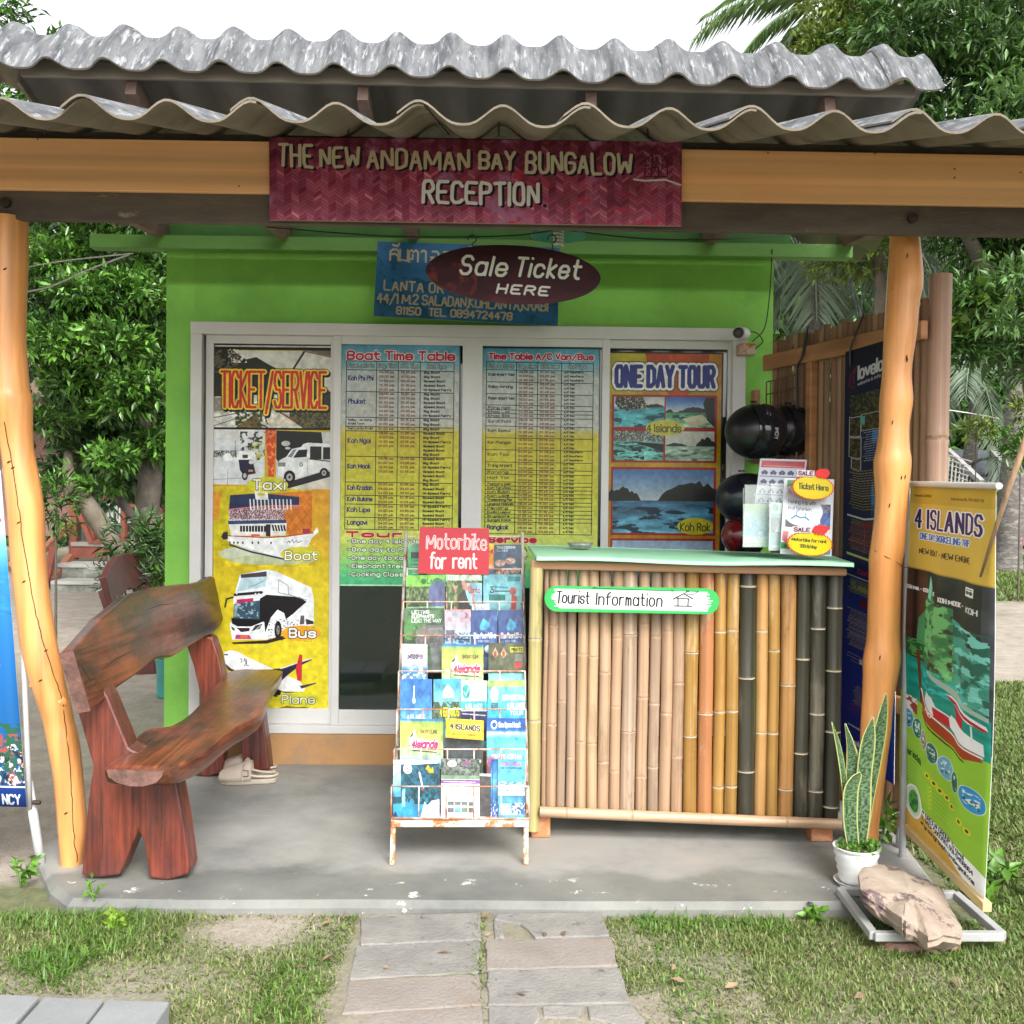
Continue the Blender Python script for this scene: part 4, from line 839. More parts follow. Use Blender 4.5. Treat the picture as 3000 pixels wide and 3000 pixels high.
# ------------------------------------------------------------------ bench
BW=mat('bench_red_wood',(.33,.065,.03),(.12,.03,.025),sc=6,st=(1,1,.3),r=.38,bump=.5,bsc=22,c3=(.075,.032,.03),s3=5,t3=.54,w3=.10,coat=.15,grain=75,gk=.5,bst=(1,1,.1))
BO=mat('bench_orange_wood',(.31,.088,.034),(.15,.036,.028),sc=4.5,st=(1,.45,1),r=.34,bump=.4,bsc=18,c3=(.06,.038,.028),s3=4,t3=.54,w3=.08,coat=.22,grain=75,gk=.45,bst=(1,.08,1))
EG=mat('bench_end_grain',(.17,.085,.065),(.085,.04,.032),sc=18,r=.7,bump=.4,bsc=60)
def slab(mb,face,off,wob=.004,side=1):
    """polygon face extruded by a vector; thick natural slab"""
    return mb.prism(face,off)
def build_bench(root,f):
    """f maps photo polygons of the near bench to world points"""
    pass
bench=empty('log_bench',PZ(400,2570,0)+Vector((0,.6,0)),'large rustic red-brown plank bench on the porch left of the brochure rack','bench')
# seat
seat_px=[(305,2247),(486,2250),(520,2243),(600,2203),(690,2130),(770,2082),(795,2010),(829,1963),(760,1958),(690,1960),(655,1982),(610,2035),(560,2090),(500,2128),(440,2136),(400,2158),(378,2195),(340,2222)]
def seatpt(px,py,dz=0):
    u=(2250-py)/290; z=.432+.040*max(0,min(1,u)); return PZ(px,py,z)
sp=spl([tuple(seatpt(*q)) for q in seat_px[1:]+seat_px[:1]],2)
sp=[Vector(p) for p in sp]
mb=MB(); n=len(sp); cen=sum(sp,Vector())/n
rings=[]
for k,(ins,dz) in enumerate([(.03,.0),(.0,-.006),(.004,-.02),(.03,-.055),(.10,-.075)]):
    rings.append([p+(cen-p)*(ins if k in(0,) else ins*.9)*Vector((1,.4,1)).x+Vector((0,0,dz)) for p in sp])
for r_ in rings: mb.v+= [tuple(p) for p in r_]
for k in range(len(rings)-1):
    for i in range(n): mb.f.append((k*n+i,(k+1)*n+i,(k+1)*n+(i+1)%n,k*n+(i+1)%n)); mb.m.append(0)
mb.f.append(tuple(range(n-1,-1,-1))); mb.m.append(0); mb.f.append(tuple((len(rings)-1)*n+i for i in range(n))); mb.m.append(0)
seat_o=mb.obj('seat',BO,bench,smooth=True,auto=50)
# backrest
pb0=Vector((-1.325,4,.65)); nb_=Vector((1,0,.22)).normalized()
bp_=[(215,1904),(238,1880),(300,1808),(378,1742),(405,1734),(440,1722),(512,1712),(560,1708),(600,1700),(618,1687),(632,1692),(640,1712),(650,1752),(663,1787),(655,1815),(647,1833),(630,1852),(600,1866),(560,1890),(530,1910),(505,1924),(470,1926),(450,1934),(420,1962),(380,1990),(345,2015),(321,2035),(290,2065),(266,2082)]
bp3=[PPl(x,y,pb0,nb_) for x,y in bp_]
mb=MB(); mb.prism(bp3,(-.046,0,-.010)); back=mb.obj('backrest',BO,bench,bevel=.008)
mb=MB(); e4=[bp3[0],bp3[-1],bp3[-1]+Vector((-.046,0,-.010)),bp3[0]+Vector((-.046,0,-.010))]; mb.prism([p+Vector((0,-.001,0)) for p in e4],(.0,-.003,0)); mb.obj('end_grain',EG,back)
e5=[P(x,y,sp[0].y-.006 if False else min(p.y for p in sp)-.004) for x,y in ((312,2256),(480,2258),(474,2276),(456,2294),(420,2304),(380,2304),(340,2292),(318,2276))]; MB().prism(e5,(0,.012,0)).obj('end_grain',EG,seat_o)
# supports
def support(face_px,Y,th,mt):
    return MB().prism([P(x,y,Y) for x,y in face_px],(0,th,0))
s1=[(197,1990),(235,2115),(272,2245),(258,2340),(250,2430),(238,2566),(290,2572),(350,2564),(378,2500),(404,2434),(420,2462),(430,2520),(435,2572),(490,2580),(552,2562),(556,2540),(540,2420),(524,2330),(512,2262),(440,2215),(385,2196),(376,2188),(346,2115),(316,2040),(284,1990),(240,1960)]
support(s1,3.50,.10,BW).obj('support',BW,bench,bevel=.008)
s2=[(546,1893),(566,1950),(588,2045),(575,2100),(562,2190),(564,2268),(610,2276),(652,2264),(656,2175),(672,2163),(690,2163),(702,2175),(712,2246),(750,2262),(790,2256),(780,2170),(768,2084),(740,2060),(690,2000),(654,1985),(640,1920),(622,1868),(585,1860)]
support(s2,4.80,.09,BW).obj('support',BW,bench,bevel=.008)
CK=mat('dark_crack',(.05,.025,.012))
for pl_ in ([(236,1948),(252,1972),(262,1992),(284,1988)],[(420,1790),(470,1772),(520,1768)],[(560,1760),(600,1752)],[(300,1960),(340,1930),(390,1905)]):
    MB().tube([PPl(x,y,pb0,nb_)+nb_*.0006 for x,y in pl_],[.0004]+[.0016]*(len(pl_)-2)+[.0004],5).obj('crack',CK,back)
for pl_ in ([(390,2285),(386,2330),(391,2365)],[(300,2300),(296,2360),(301,2450),(298,2520)],[(470,2330),(476,2400),(470,2480)],[(345,2380),(342,2440)]):
    MB().tube([P(x,y,3.4995) for x,y in pl_],[.0004]+[.0016]*(len(pl_)-2)+[.0004],5).obj('crack',CK,bench)
# the darker bench behind, a copy turned and set farther off
def copy_thing(root,fn,label):
    nr=root.copy(); COL.objects.link(nr); nr['label']=label; WL[nr]=WL[root]
    for ch in list(root.children):
        c_=ch.copy(); COL.objects.link(c_); c_.parent=nr
    fn(nr); return nr
def setb(nr):
    nr.location=(-2.78,8.2,-.09); nr.scale=(1,.9,1); nr.rotation_euler=(0,0,R(8))
DKB=mat('bench_dark_red',(.11,.02,.018),(.055,.018,.016),sc=5,r=.45,bump=.2)
b2=copy_thing(bench,setb,'darker red plank bench standing on the sand behind the left orange post')
for ch in b2.children:
    ch.data=ch.data.copy(); ch.data.materials[0]=DKB

# ------------------------------------------------------------------ clogs
CL=mat('beige_clog',(.60,.50,.40),(.54,.44,.35),sc=6,r=.6,bump=.1,bsc=200); CLS=mat('clog_sole',(.50,.44,.36),r=.7,bump=.1); BUCK=mat('buckle_metal',(.10,.09,.08),r=.3,metal=.6,bump=0)
def clog(label,loc,rz):
    root=empty('clog',loc,label,'shoe','pair of beige clogs by the bench')
    L_=.265; out=[]; 
    for x,w in [(0,.0),(.012,.03),(.04,.045),(.09,.05),(.14,.046),(.19,.040),(.23,.036),(.255,.024),(.265,0)]: out.append((x,w))
    prof=[(x,w) for x,w in out]+[(x,-w) for x,w in out[::-1][1:-1]]
    M_=Matrix.Rotation(rz,3,'Z'); tr=lambda x,y,z: M_@Vector((x,y,z))+Vector(loc)
    MB().prism([tr(x,y,.001) for x,y in prof],(0,0,.024)).obj('sole',CLS,root,bevel=.006)
    # upper: toe box closed in front (x=0), open behind with a low rim
    n=17; rows=[]
    for x,w,h in [(.002,.006,.028),(.006,.026,.048),(.02,.042,.062),(.05,.050,.074),(.09,.052,.086),(.12,.051,.096),(.15,.049,.100)]:
        rows.append([tr(x,w*math.cos(a),.022+(h-.022)*max(0,math.sin(a))**.8) for a in np.linspace(0,math.pi,n)])
    mb=MB(); mb.v=[tuple(p) for r_ in rows for p in r_]
    mb.f=[(k*n+i,(k+1)*n+i,(k+1)*n+i+1,k*n+i+1) for k in range(len(rows)-1) for i in range(n-1)]; mb.m=[0]*len(mb.f)
    o=mb.obj('upper',CL,root,smooth=True); sd_=o.modifiers.new('s','SOLIDIFY'); sd_.thickness=.004
    rim=[tr(x,y,z) for x,y,z in [(.135,.047,.05),(.17,.044,.040),(.22,.037,.036),(.25,.026,.036),(.263,0,.037),(.25,-.026,.036),(.22,-.037,.036),(.17,-.044,.040),(.135,-.047,.05)]]
    MB().tube(spl([tuple(p) for p in rim],3),.0065,6).obj('heel_rim',CL,root,smooth=True)
    st_=[tr(.125+.012*math.cos(a),.054*math.cos(a),.024+.078*max(0,math.sin(a))**.8) for a in np.linspace(0,math.pi,13)]
    mb=MB()
    for a_,b_ in zip(st_[:-1],st_[1:]): mb.bar(a_,b_,.024,.005,up=M_@Vector((1,0,0)))
    mb.obj('strap',CL,root)
    a=R(28); c_=tr(.125,-.053,.056); B_=[c_+M_@Vector((u,-.004,v)) for u,v in ((-.013,-.012),(.013,-.012),(.013,.014),(-.013,.014),(-.013,-.012))]
    MB().tube(B_,.0022,5).obj('buckle',BUCK,root)
    return root
clog('nearer beige clog with a strap and dark buckle, in front of the bench leg',PZ(636,2300,0)+Vector((0,.03,0)),R(6))
clog('farther beige clog standing half behind the nearer clog, at the bench leg',PZ(640,2272,0)+Vector((0,.03,0)),R(2))

# ------------------------------------------------------------------ bamboo counter
ctr=empty('bamboo_counter',PZ(2000,2465,0),'bamboo front counter of tan, golden and black poles with a mint green top','counter')
def bmat(nm,c1,c2_,c3_=None): return mat(nm,c1,c2_,sc=5,st=(1,1,.22),r=.42,bump=.12,bsc=50,c3=c3_,s3=7,t3=.6,w3=.05,grain=70,bst=(1,1,.02),coat=.12)
TAN=[bmat('bamboo_tan',(.52,.345,.215),(.44,.275,.165),(.33,.22,.14)),bmat('bamboo_pale',(.58,.40,.235),(.48,.31,.18),(.40,.27,.16)),bmat('bamboo_greyed',(.45,.31,.21),(.34,.24,.165),(.55,.42,.30))]
GOLD=bmat('bamboo_gold',(.42,.24,.06),(.33,.17,.04),(.54,.38,.18)); RUST=bmat('bamboo_rust',(.46,.20,.08),(.37,.15,.06),(.60,.42,.28)); BRG=bmat('bamboo_brown_gold',(.36,.17,.045),(.48,.28,.11),(.20,.10,.04))
BLK=bmat('bamboo_black',(.030,.030,.018),(.060,.055,.038),(.16,.14,.10)); GRN=bmat('bamboo_green',(.30,.27,.10),(.40,.33,.15),(.14,.15,.05)); MOT=bmat('bamboo_mouldy',(.45,.32,.22),(.30,.22,.16),(.04,.035,.03))
NODED=mat('bamboo_node_pale',(.42,.36,.26),(.25,.20,.13),sc=40,bump=.2); NODET=mat('bamboo_node_brown',(.26,.16,.10),(.44,.30,.19),sc=40,bump=.2)
def bamboo(name,a,b_,r,mt,parent,nodes=None,taper=1.0,n=14,half=False):
    a=Vector(a);b_=Vector(b_);L_=(b_-a).length; nodes=nodes or []
    ts=sorted(set([0,1]+[t_ for q in nodes for t_ in (q-.012,q-.004,q,q+.004,q+.012)]+list(np.linspace(0,1,5))))
    ts=[t_ for t_ in ts if 0<=t_<=1]; rad=[]; pts=[]
    for t_ in ts:
        rr_=r*(1+(taper-1)*t_)
        for q in nodes:
            d=abs(t_-q)
            if d<.0045: rr_*=1.055 if d>.001 else .97
        rad.append(rr_); pts.append(a+(b_-a)*t_+Vector((.0015*math.sin(t_*7+r*999),0,0)))
    mb=MB().tube(pts,rad,n); dk=NODED if mt in (GOLD,RUST,BRG,BLK,GRN) else NODET
    for i in range(len(ts)-1):
        tm=(ts[i]+ts[i+1])/2
        if any(abs(tm-q)<.0062 for q in nodes):
            for j in range(n): mb.m[i*n+j]=1
    return mb.obj(name,[mt,dk],parent,smooth=True,auto=40,origin=a)
poles=[(130,190,0),(193,243,2),(245,298,2),(300,361,1),(362,424,1),(425,491,0),(490,552,0),(553,638,'M'),(640,704,0),(706,769,2),(771,839,0),(840,906,0),(907,987,'G'),(990,1073,'R'),(1074,1141,'G'),(1142,1213,'G'),(1215,1309,'B'),(1310,1379,'W'),(1380,1446,'G'),(1446,1531,'W'),(1533,1613,'B'),(1614,1701,'B'),(1702,1791,'B')]
nodes_px=[[540,1090],[690,960],[805,1275],[700,1185],[712,1195],[800,1300],[610,990,1350],[590,1130],[530,940,1380],[600,975,1330],[570,1030],[860,1270],[690,1155],[1030],[575,1020,1440],[565,1015,1435],[320,830,1350],[570,1135],[680,1140],[870,1450],[725,1250],[555,1030,1460],[440,790,1130,1550]]
cw=P(1560,2000,3.975); ce=P(2480,2000,3.93)
def cY(px): return 3.975+(px-1560)/920*(-.045)
for (a,b_,k),nd in zip(poles,nodes_px):
    mt=TAN[k] if isinstance(k,int) else {'M':MOT,'G':GOLD,'R':RUST,'B':BLK,'W':BRG}[k]
    x0=1530+a*.5176; x1=1530+b_*.5176; pxm=(x0+x1)/2; Y=cY(pxm)+.03; r=(x1-x0)/2/3000*Y*1.0
    yt=1655+(pxm-1560)*.026; yb_=2366+(pxm-1582)*.040+4
    pb=P(pxm-1,yb_,Y); pt=P(pxm-1,yt,Y); pt.x=pb.x+.004*random.uniform(-1,1)+.003; pt.z=Zz(yt+7*0,Y,pxm); pt.z=P(pxm+5,yt,Y).z
    pb.y+=random.uniform(-.004,.004)
    nds=[1-((1550+q*.5176)-yt)/(yb_-yt) for q in nd]
    bamboo('bamboo_pole',(pb.x,pb.y,pb.z-.012),(pt.x,pt.y,pt.z),r*1.0,mt,ctr,nds)
    # remember a hinge for the stripe of the split black pole
Yl=3.965
bamboo('corner_pole',P(1561,2432,Yl-.01),P(1572,1662,Yl-.01),.0255,GRN,ctr,[.42,.73],n=16)
bamboo('bamboo_pole',P(1591,2372,Yl+.02),P(1602,1670,Yl+.02),.009,TAN[0],ctr,[.3,.7],n=8)
bamboo('bottom_rail',P(1580,2378,3.935),P(2462,2415,3.885),.0205,mat('bamboo_rail_tan',(.55,.36,.22),(.46,.29,.17),sc=5,st=(.22,1,1),r=.42,bump=.12,bsc=50,c3=(.40,.27,.17),s3=6,t3=.6,grain=60,bst=(.02,1,1)),ctr,[.09,.31,.57,.82])
tr_=MB(); a=[P(1556,1640,3.945),P(2483,1664,3.90),P(2483,1688,3.90),P(1556,1668,3.945)]; tr_.prism(a,(0,.045,0)); tr_.obj('top_rail',mat('split_bamboo_rail',(.40,.22,.12),(.30,.15,.08),sc=5,st=(.2,1,1),r=.6,bump=.2,grain=18,bst=(.03,1,1)),ctr,bevel=.008)
MINT=mat('mint_paint',(.40,.80,.52),(.36,.74,.47),sc=3,r=.55,bump=.08)
tp=[P(1572,1632,3.90),P(2502,1652,3.845),P(2432,1626,4.50),P(1547,1597,4.56)]
mb=MB(); nn=10; vs=[]
for s_ in (0,-.014):
    for j in range(2):
        for i in range(nn+1):
            u=i/nn; f_=tp[0]*(1-u)+tp[1]*u; g_=tp[3]*(1-u)+tp[2]*u; p=f_*(1-j)+g_*j; vs.append(p+Vector((0,0,s_+.004*math.sin(u*9)*(1-j))))
q=lambda s_,j,i:s_*2*(nn+1)+j*(nn+1)+i
fs=[(q(0,0,i),q(0,0,i+1),q(0,1,i+1),q(0,1,i)) for i in range(nn)]+[(q(1,0,i),q(1,1,i),q(1,1,i+1),q(1,0,i+1)) for i in range(nn)]+[(q(0,j,i),q(1,j,i),q(1,j,i+1),q(0,j,i+1)) for j in (0,1) for i in range(nn)]+[(q(0,0,i),q(0,1,i),q(1,1,i),q(1,0,i)) for i in (0,nn)]
mb.add(vs,fs).obj('counter_top',MINT,ctr,bevel=.002)
FO=mat('orange_block',(.52,.20,.08),(.42,.15,.06),sc=6,r=.6,bump=.1,c3=(.60,.38,.25),s3=8,t3=.62)
for x0,x1,y0,y1,Y in ((1557,1612,2392,2457,3.96),(2377,2440,2425,2471,3.93)):
    a,b_=P(x0,y1,Y),P(x1,y1,Y); MB().bb(a.x,b_.x,Y,Y+.07,0.001,P(x0,y0,Y).z+.01).obj('foot_block',FO,ctr,bevel=.003)
MB().bb(P(1615,0,4.02).x,P(1624,0,4.02).x,4.02,4.05,.001,.12).obj('white_leg',WHITEP,ctr)
xl=P(1575,2000,4.0).x; xrr=P(2478,2000,3.97).x
MB().bb(xl+.0,xl+.02,4.02,4.52,.09,1.04).obj('side_panel',mat('counter_side_ply',(.20,.13,.08),bump=.1),ctr)
MB().bb(xrr-.02,xrr,4.02,4.46,.09,1.04).obj('side_panel',mat('counter_side_ply',(.2,.13,.08)),ctr)
for x_ in (xl+.03,xrr-.05): MB().bb(x_,x_+.03,4.43,4.46,.001,1.05).obj('rear_leg',mat('counter_side_ply',(.2,.13,.08)),ctr)
# painted information plaque
c=Cv(0,0,513,92,2.2,(50,180,90))
c.rect(0,0,513,92,(62,190,98))
rs=np.random.default_rng(3)
for k in range(34):
    y=12+k*2.0; c.line([(24+rs.uniform(-6,14)+abs(y-46)*.3,y),(500-rs.uniform(4,30)-abs(y-44)*.4,y+2)],3.4,(244,246,244))
c.line([(140,6),(380,12)],2,(20,60,40)); c.line([(140,6),(150,3)],2,(20,60,40)); c.line([(380,12),(372,8)],2,(20,60,40))
c.text('Tourist',36,20,130,60,(24,22,24),4.6,smooth=2,slant=.05,jit=.1,gap=1.9,slope=.01); c.text('Information',152,22,344,64,(24,22,24),4.6,smooth=2,slant=.05,jit=.1,gap=1.9,slope=.012)
c.line([(378,40),(408,20),(436,38)],4,(24,30,34)); c.line([(388,36),(424,38)],3.5,(24,30,34)); c.line([(392,38),(392,62)],3.5,(24,30,34)); c.line([(422,38),(421,62)],3.5,(24,30,34)); c.line([(380,64),(432,64)],4,(24,30,34)); c.line([(410,20),(422,10),(452,12),(436,22),(418,22)],2.4,(24,50,34)); c.line([(414,18),(418,8),(424,14)],2.4,(24,50,34))
M_=printmat('print_tourist',c,r=.4,dim=.66)
a=P(1596,1713,3.905); b_=P(2108,1715,3.875); hh=76/3000*3.9
ux=(b_-a); Lx=ux.length; ux.normalize(); uz=Vector((0,0,1)); oc=a+ux*(Lx/2)-uz*(hh*.5+.008)-Vector((0,0,.0))
n=40; pts=[]
for j in range(n):
    t_=2*math.pi*j/n; ct,st_=math.cos(t_),math.sin(t_); r_=hh/2
    pts.append((math.copysign(Lx/2-r_,ct)+r_*ct, r_*st_))
vs=[];uv=[]
for s_ in (0,.014):
    for x_,z_ in pts: vs.append(ux*x_+uz*z_+Vector((0,s_,0))+uz*(-.014*x_)); uv.append((.5+x_/Lx,.5+z_/hh))
me=bpy.data.meshes.new('tourist_plaque'); me.from_pydata(vs,[],[tuple(range(n)),tuple(range(2*n-1,n-1,-1))]+[(i,n+i,n+(i+1)%n,(i+1)%n) for i in range(n)])
ul=me.uv_layers.new(name='UVMap')
for pl in me.polygons:
    for li in pl.loop_indices: ul.data[li].uv=uv[me.loops[li].vertex_index]
me.materials.append(M_); me.materials.append(mat('plaque_green',(.04,.5,.12),bump=0)); me.polygons.foreach_set('material_index',[0]+[1]*(n+1)); me.update()
o=bpy.data.objects.new('information_plaque',me); link(o,None,oc); tag(o,'green edged rounded plaque reading Tourist Information with a little house on the bamboo counter','sign')

# ------------------------------------------------------------------ things on the counter
def ctopz(Y): return 1.078+.02*(Y-3.9)
def oncard(name,x0,y0,x1,y1,Y0,Y1,cv,nm_,label,cat,th=.003,x0t=None,x1t=None,back=None,r=.3,group=None,dim=.62,warp=None,nx=1,ny=1):
    o=card(name,P(x0t if x0t is not None else x0,y0,Y1),P(x1t if x1t is not None else x1,y0+(x1-x0)*.03,Y1),P(x1,y1+(x1-x0)*.05,Y0),P(x0,y1,Y0),printmat(nm_,cv,r=r,dim=dim),back,th=th,warp=warp,nx=nx,ny=ny)
    return tag(o,label,cat,group)
# price list board with red header
c=Cv(0,0,150,240,2.4,(210,216,232)); c.rect(5,5,145,24,(196,50,50)); c.text('CAR MOTORBIKE',40,9,110,13,(120,20,30),1); c.line([(12,19),(140,21)],1.4,(240,190,190))
for j in range(8):
    for i in range(5):
        x=8+i*28; y=30+j*25
        if j<2: c.ell(x+11,y+8,11,4.5,(40,44,84)); c.ell(x+11,y+5,6,4,(60,64,100)); c.ell(x+5,y+12,2.4,2.4,(20,20,40)); c.ell(x+17,y+12,2.4,2.4,(20,20,40))
        else:
            cc=[(60,30,60),(30,34,60),(110,40,70),(80,84,100)][(i+j)%4]; c.ell(x+4,y+11,3.6,3.6,cc); c.ell(x+17,y+11,3.6,3.6,cc); c.line([(x+4,y+10),(x+9,y+4),(x+15,y+6),(x+17,y+10)],3,cc); c.line([(x+14,y+1),(x+17,y+9)],1.6,cc)
    c.line([(5,30+j*25+18),(145,30+j*25+20)],1.8,(40,40,90))
oncard('price_board',2196,1343,2335,1600,4.22,4.30,c,'print_price','tilted price list board with a red header and small vehicle pictures, on the counter','board',x0t=2228,x1t=2364,th=.006)
# acrylic leaflet holders
ACR=bpy.data.materials.new('clear_acrylic'); ACR.use_nodes=True; b=ACR.node_tree.nodes['Principled BSDF']; b.inputs['Base Color'].default_value=(.85,.95,.92,1); b.inputs['Roughness'].default_value=.05; b.inputs['Alpha'].default_value=.22
def holder(label,x0,x1,yt,yb_,Y,cv,nm_):
    root=empty('leaflet_holder',P((x0+x1)/2,yb_,Y),label,'leaflet holder','clear leaflet holders on the counter')
    MB().prism([P(x0,yt,Y+.05),P(x1,yt,Y+.05),P(x1,yb_,Y+.03),P(x0,yb_,Y+.03)],(0,.003,0)).obj('back_plate',ACR,root)
    MB().prism([P(x0-4,yt+56,Y-.01),P(x1-2,yt+58,Y-.01),P(x1,yb_,Y-.02),P(x0-6,yb_,Y-.02)],(0,.003,0)).obj('front_plate',ACR,root)
    for xx in (x0-5,x1): MB().prism([P(xx,yt+10,Y+.05),P(xx,yb_,Y+.05),P(xx,yb_,Y-.02),P(xx,yt+56,Y-.01)],(.003,0,0)).obj('side_plate',ACR,root)
    o=card('leaflet',P(x0+2,yt+56,Y+.012),P(x1-3,yt+58,Y+.012),P(x1-2,yb_-3,Y-.002),P(x0-2,yb_-3,Y-.002),printmat(nm_,cv,r=.35,dim=.6),th=.012)
    return root,o
c=Cv(0,0,66,100,3,(150,190,150)); c.grad(0,0,66,100,[(0,(150,180,110)),(.25,(150,190,190)),(.6,(90,180,210)),(1,(170,200,140))]); c.blob(0,30,66,80,(60,160,210),.5,4,1,2,.1); c.blob(0,20,66,60,(210,220,210),.6,7,1,5); c.ell(44,70,12,9,(60,130,170)); c.ell(44,70,8,6,(150,205,220)); c.blob(0,76,66,92,(230,230,215),.5,10,1,6)
r_,o=holder('green and blue leaflets in the left clear holder on the counter',2182,2252,1420,1603,4.12,c,'print_leaf_a'); tag(o,'stack of green and blue sea leaflets inside the left clear holder','leaflet')
c=Cv(0,0,52,130,3,(90,170,170)); c.rect(0,0,52,30,(225,235,235)); c.ell(14,14,11,11,(60,170,165)); c.rect(0,32,52,42,(60,180,180)); c.rect(0,42,52,85,(44,44,88)); c.poly([(14,82),(24,56),(34,82)],(190,200,220)); c.grad(0,86,52,130,[(0,(70,140,150)),(1,(80,190,190))]); c.rect(0,118,30,124,(230,235,235))
r_,o=holder('teal leaflets in the right clear holder on the counter',2258,2306,1416,1613,4.06,c,'print_leaf_b'); tag(o,'stack of dark blue and teal leaflets inside the right clear holder','leaflet')
# white menu board
c=Cv(2290,1396,2444,1632,2.4,(228,232,240)); c.rect(2300,1402,2324,1420,(60,150,80)); c.poly([(2300,1402),(2330,1402),(2300,1425)],(60,150,80)); c.blob(2300,1420,2340,1450,(200,170,150),.6,5,1,2); c.poly([(2300,1524),(2345,1542),(2345,1550),(2300,1548)],(44,44,50)); c.rect(2405,1475,2436,1500,(120,110,120)); c.rect(2405,1500,2436,1540,(60,120,190)); c.blob(2400,1475,2436,1540,(30,70,140),.5,5,1,3); c.poly([(2294,1562),(2312,1562),(2306,1598),(2292,1590)],(206,110,110)); c.rect(2290,1596,2322,1616,(40,160,80)); c.ell(2304,1606,5,5,(20,110,60)); c.rect(2390,1540,2436,1552,(190,60,60)); c.rect(2420,1600,2440,1628,(60,150,160))
c.ell(2352,1500,60,44,(232,238,246)); c.text('Fishing trip with',2306,1462,2390,1473,(90,100,120),1.5,smooth=2,jit=.2,slope=.06); c.text('local fishermen.',2306,1482,2378,1493,(90,100,120),1.5,smooth=2,jit=.2,slope=.06)
c.line([(2318,1522),(2330,1512),(2345,1518),(2360,1516),(2370,1524)],5,(60,120,170)); c.line([(2332,1512),(2332,1500),(2338,1496)],2.4,(60,110,160)); c.line([(2360,1512),(2360,1504)],2.4,(60,110,160))
oncard('menu_board',2286,1400,2436,1622,4.00,4.07,c,'print_menu','white board about a fishing trip leaning at the right end of the counter','board',x0t=2298,x1t=2444,th=.006)
# SALE stickers: star edged ovals with a red hand
def sticker(cxp,cyp,rxp,ryp,Y,lines,nm_,label):
    c=Cv(0,0,160,140,2.4,(232,206,30)); c.rect(0,0,160,140,(228,204,30))
    root=empty('sale_sticker',P(cxp,cyp,Y),label,'sticker','yellow SALE stickers on the white board')
    n=64; vs=[];uv=[]; ctr_=P(cxp,cyp,Y)
    for t_,x0,y0,x1,y1,lw in lines: c.text(t_,x0,y0,x1,y1,(70,80,40),lw,smooth=2,jit=.18,slope=.05)
    for s_ in (0,.002):
        for j in range(n):
            a=2*math.pi*j/n; k_=1+.035*(1 if j%2 else -1); x_=math.cos(a)*k_; z_=math.sin(a)*k_; p=P(cxp+rxp*x_,cyp-ryp*z_+rxp*x_*.05,Y); p.y+=s_; vs.append(p-ctr_); uv.append((.5+.5*x_*.98,.5+.5*z_*.98))
    def mk(nm2,vs,mt,uv=None):
        me=bpy.data.meshes.new(nm2); me.from_pydata(vs,[],[tuple(range(n)),tuple(range(2*n-1,n-1,-1))]+[(i,n+i,n+(i+1)%n,(i+1)%n) for i in range(n)])
        if uv:
            ul=me.uv_layers.new(name='UVMap')
            for pl in me.polygons:
                for li in pl.loop_indices: ul.data[li].uv=uv[me.loops[li].vertex_index]
        me.materials.append(mt); me.update(); return link(bpy.data.objects.new(nm2,me),root,ctr_)
    mk('oval',vs,printmat(nm_,c,r=.3,dim=.66),uv)
    mk('red_rim',[v*1.07+Vector((0,.003,0)) for v in vs],mat('sticker_red',(.6,.02,.02),bump=0))
    # SALE lettering and hand
    c2=Cv(0,0,60,30,3,(240,232,240)); c2.text('SALE',6,6,54,24,(70,20,70),4,out=[(7.5,(200,40,70)),(6.2,(244,236,240))])
    card('sale_lettering',P(cxp-rxp*.80,cyp-ryp*1.52,Y-.004),P(cxp+rxp*.08,cyp-ryp*1.44,Y-.004),P(cxp+rxp*.06,cyp-ryp*.90,Y-.004),P(cxp-rxp*.82,cyp-ryp*.98,Y-.004),printmat(nm_+'_s',c2,dim=.62),parent=root,th=.002)
    hp=[(.02,-1.05),(.12,-1.45),(.35,-1.62),(.72,-1.55),(.80,-1.2),(.68,-.88),(.50,-.72),(.42,-.9),(.34,-.72),(.28,-.95),(.18,-.78),(.16,-1.0)]
    MB().prism([P(cxp+rxp*(x_+.06),cyp+ryp*y_,Y-.006) for x_,y_ in hp],(0,.003,0)).obj('pointing_hand',mat('sticker_red',(.6,.02,.02)),root)
    return root
sticker(2382,1428,58,34,3.985,[('Ticket Here',24,48,140,80,5)],'print_sale_a','upper yellow and red SALE sticker handwritten Ticket Here on the white board')
sticker(2373,1593,63,34,3.955,[('Motorbike for rent',14,38,140,56,3.4),('200 B/day',44,76,104,94,3.4)],'print_sale_b','lower yellow and red SALE sticker handwritten Motorbike for rent on the white board')
# small glass dish
dp=P(1700,1603,4.35); ash=MB().lathe([(.001,.004),(.04,.003),(.052,.018),(.056,.018),(.045,0),(.001,0)],dp,20).obj('glass_dish',mat('smoky_glass',(.12,.13,.12),(.3,.32,.3),sc=30,r=.1,bump=0),smooth=True)
tag(ash,'small shallow smoky dish lying on the left part of the mint counter top','dish')

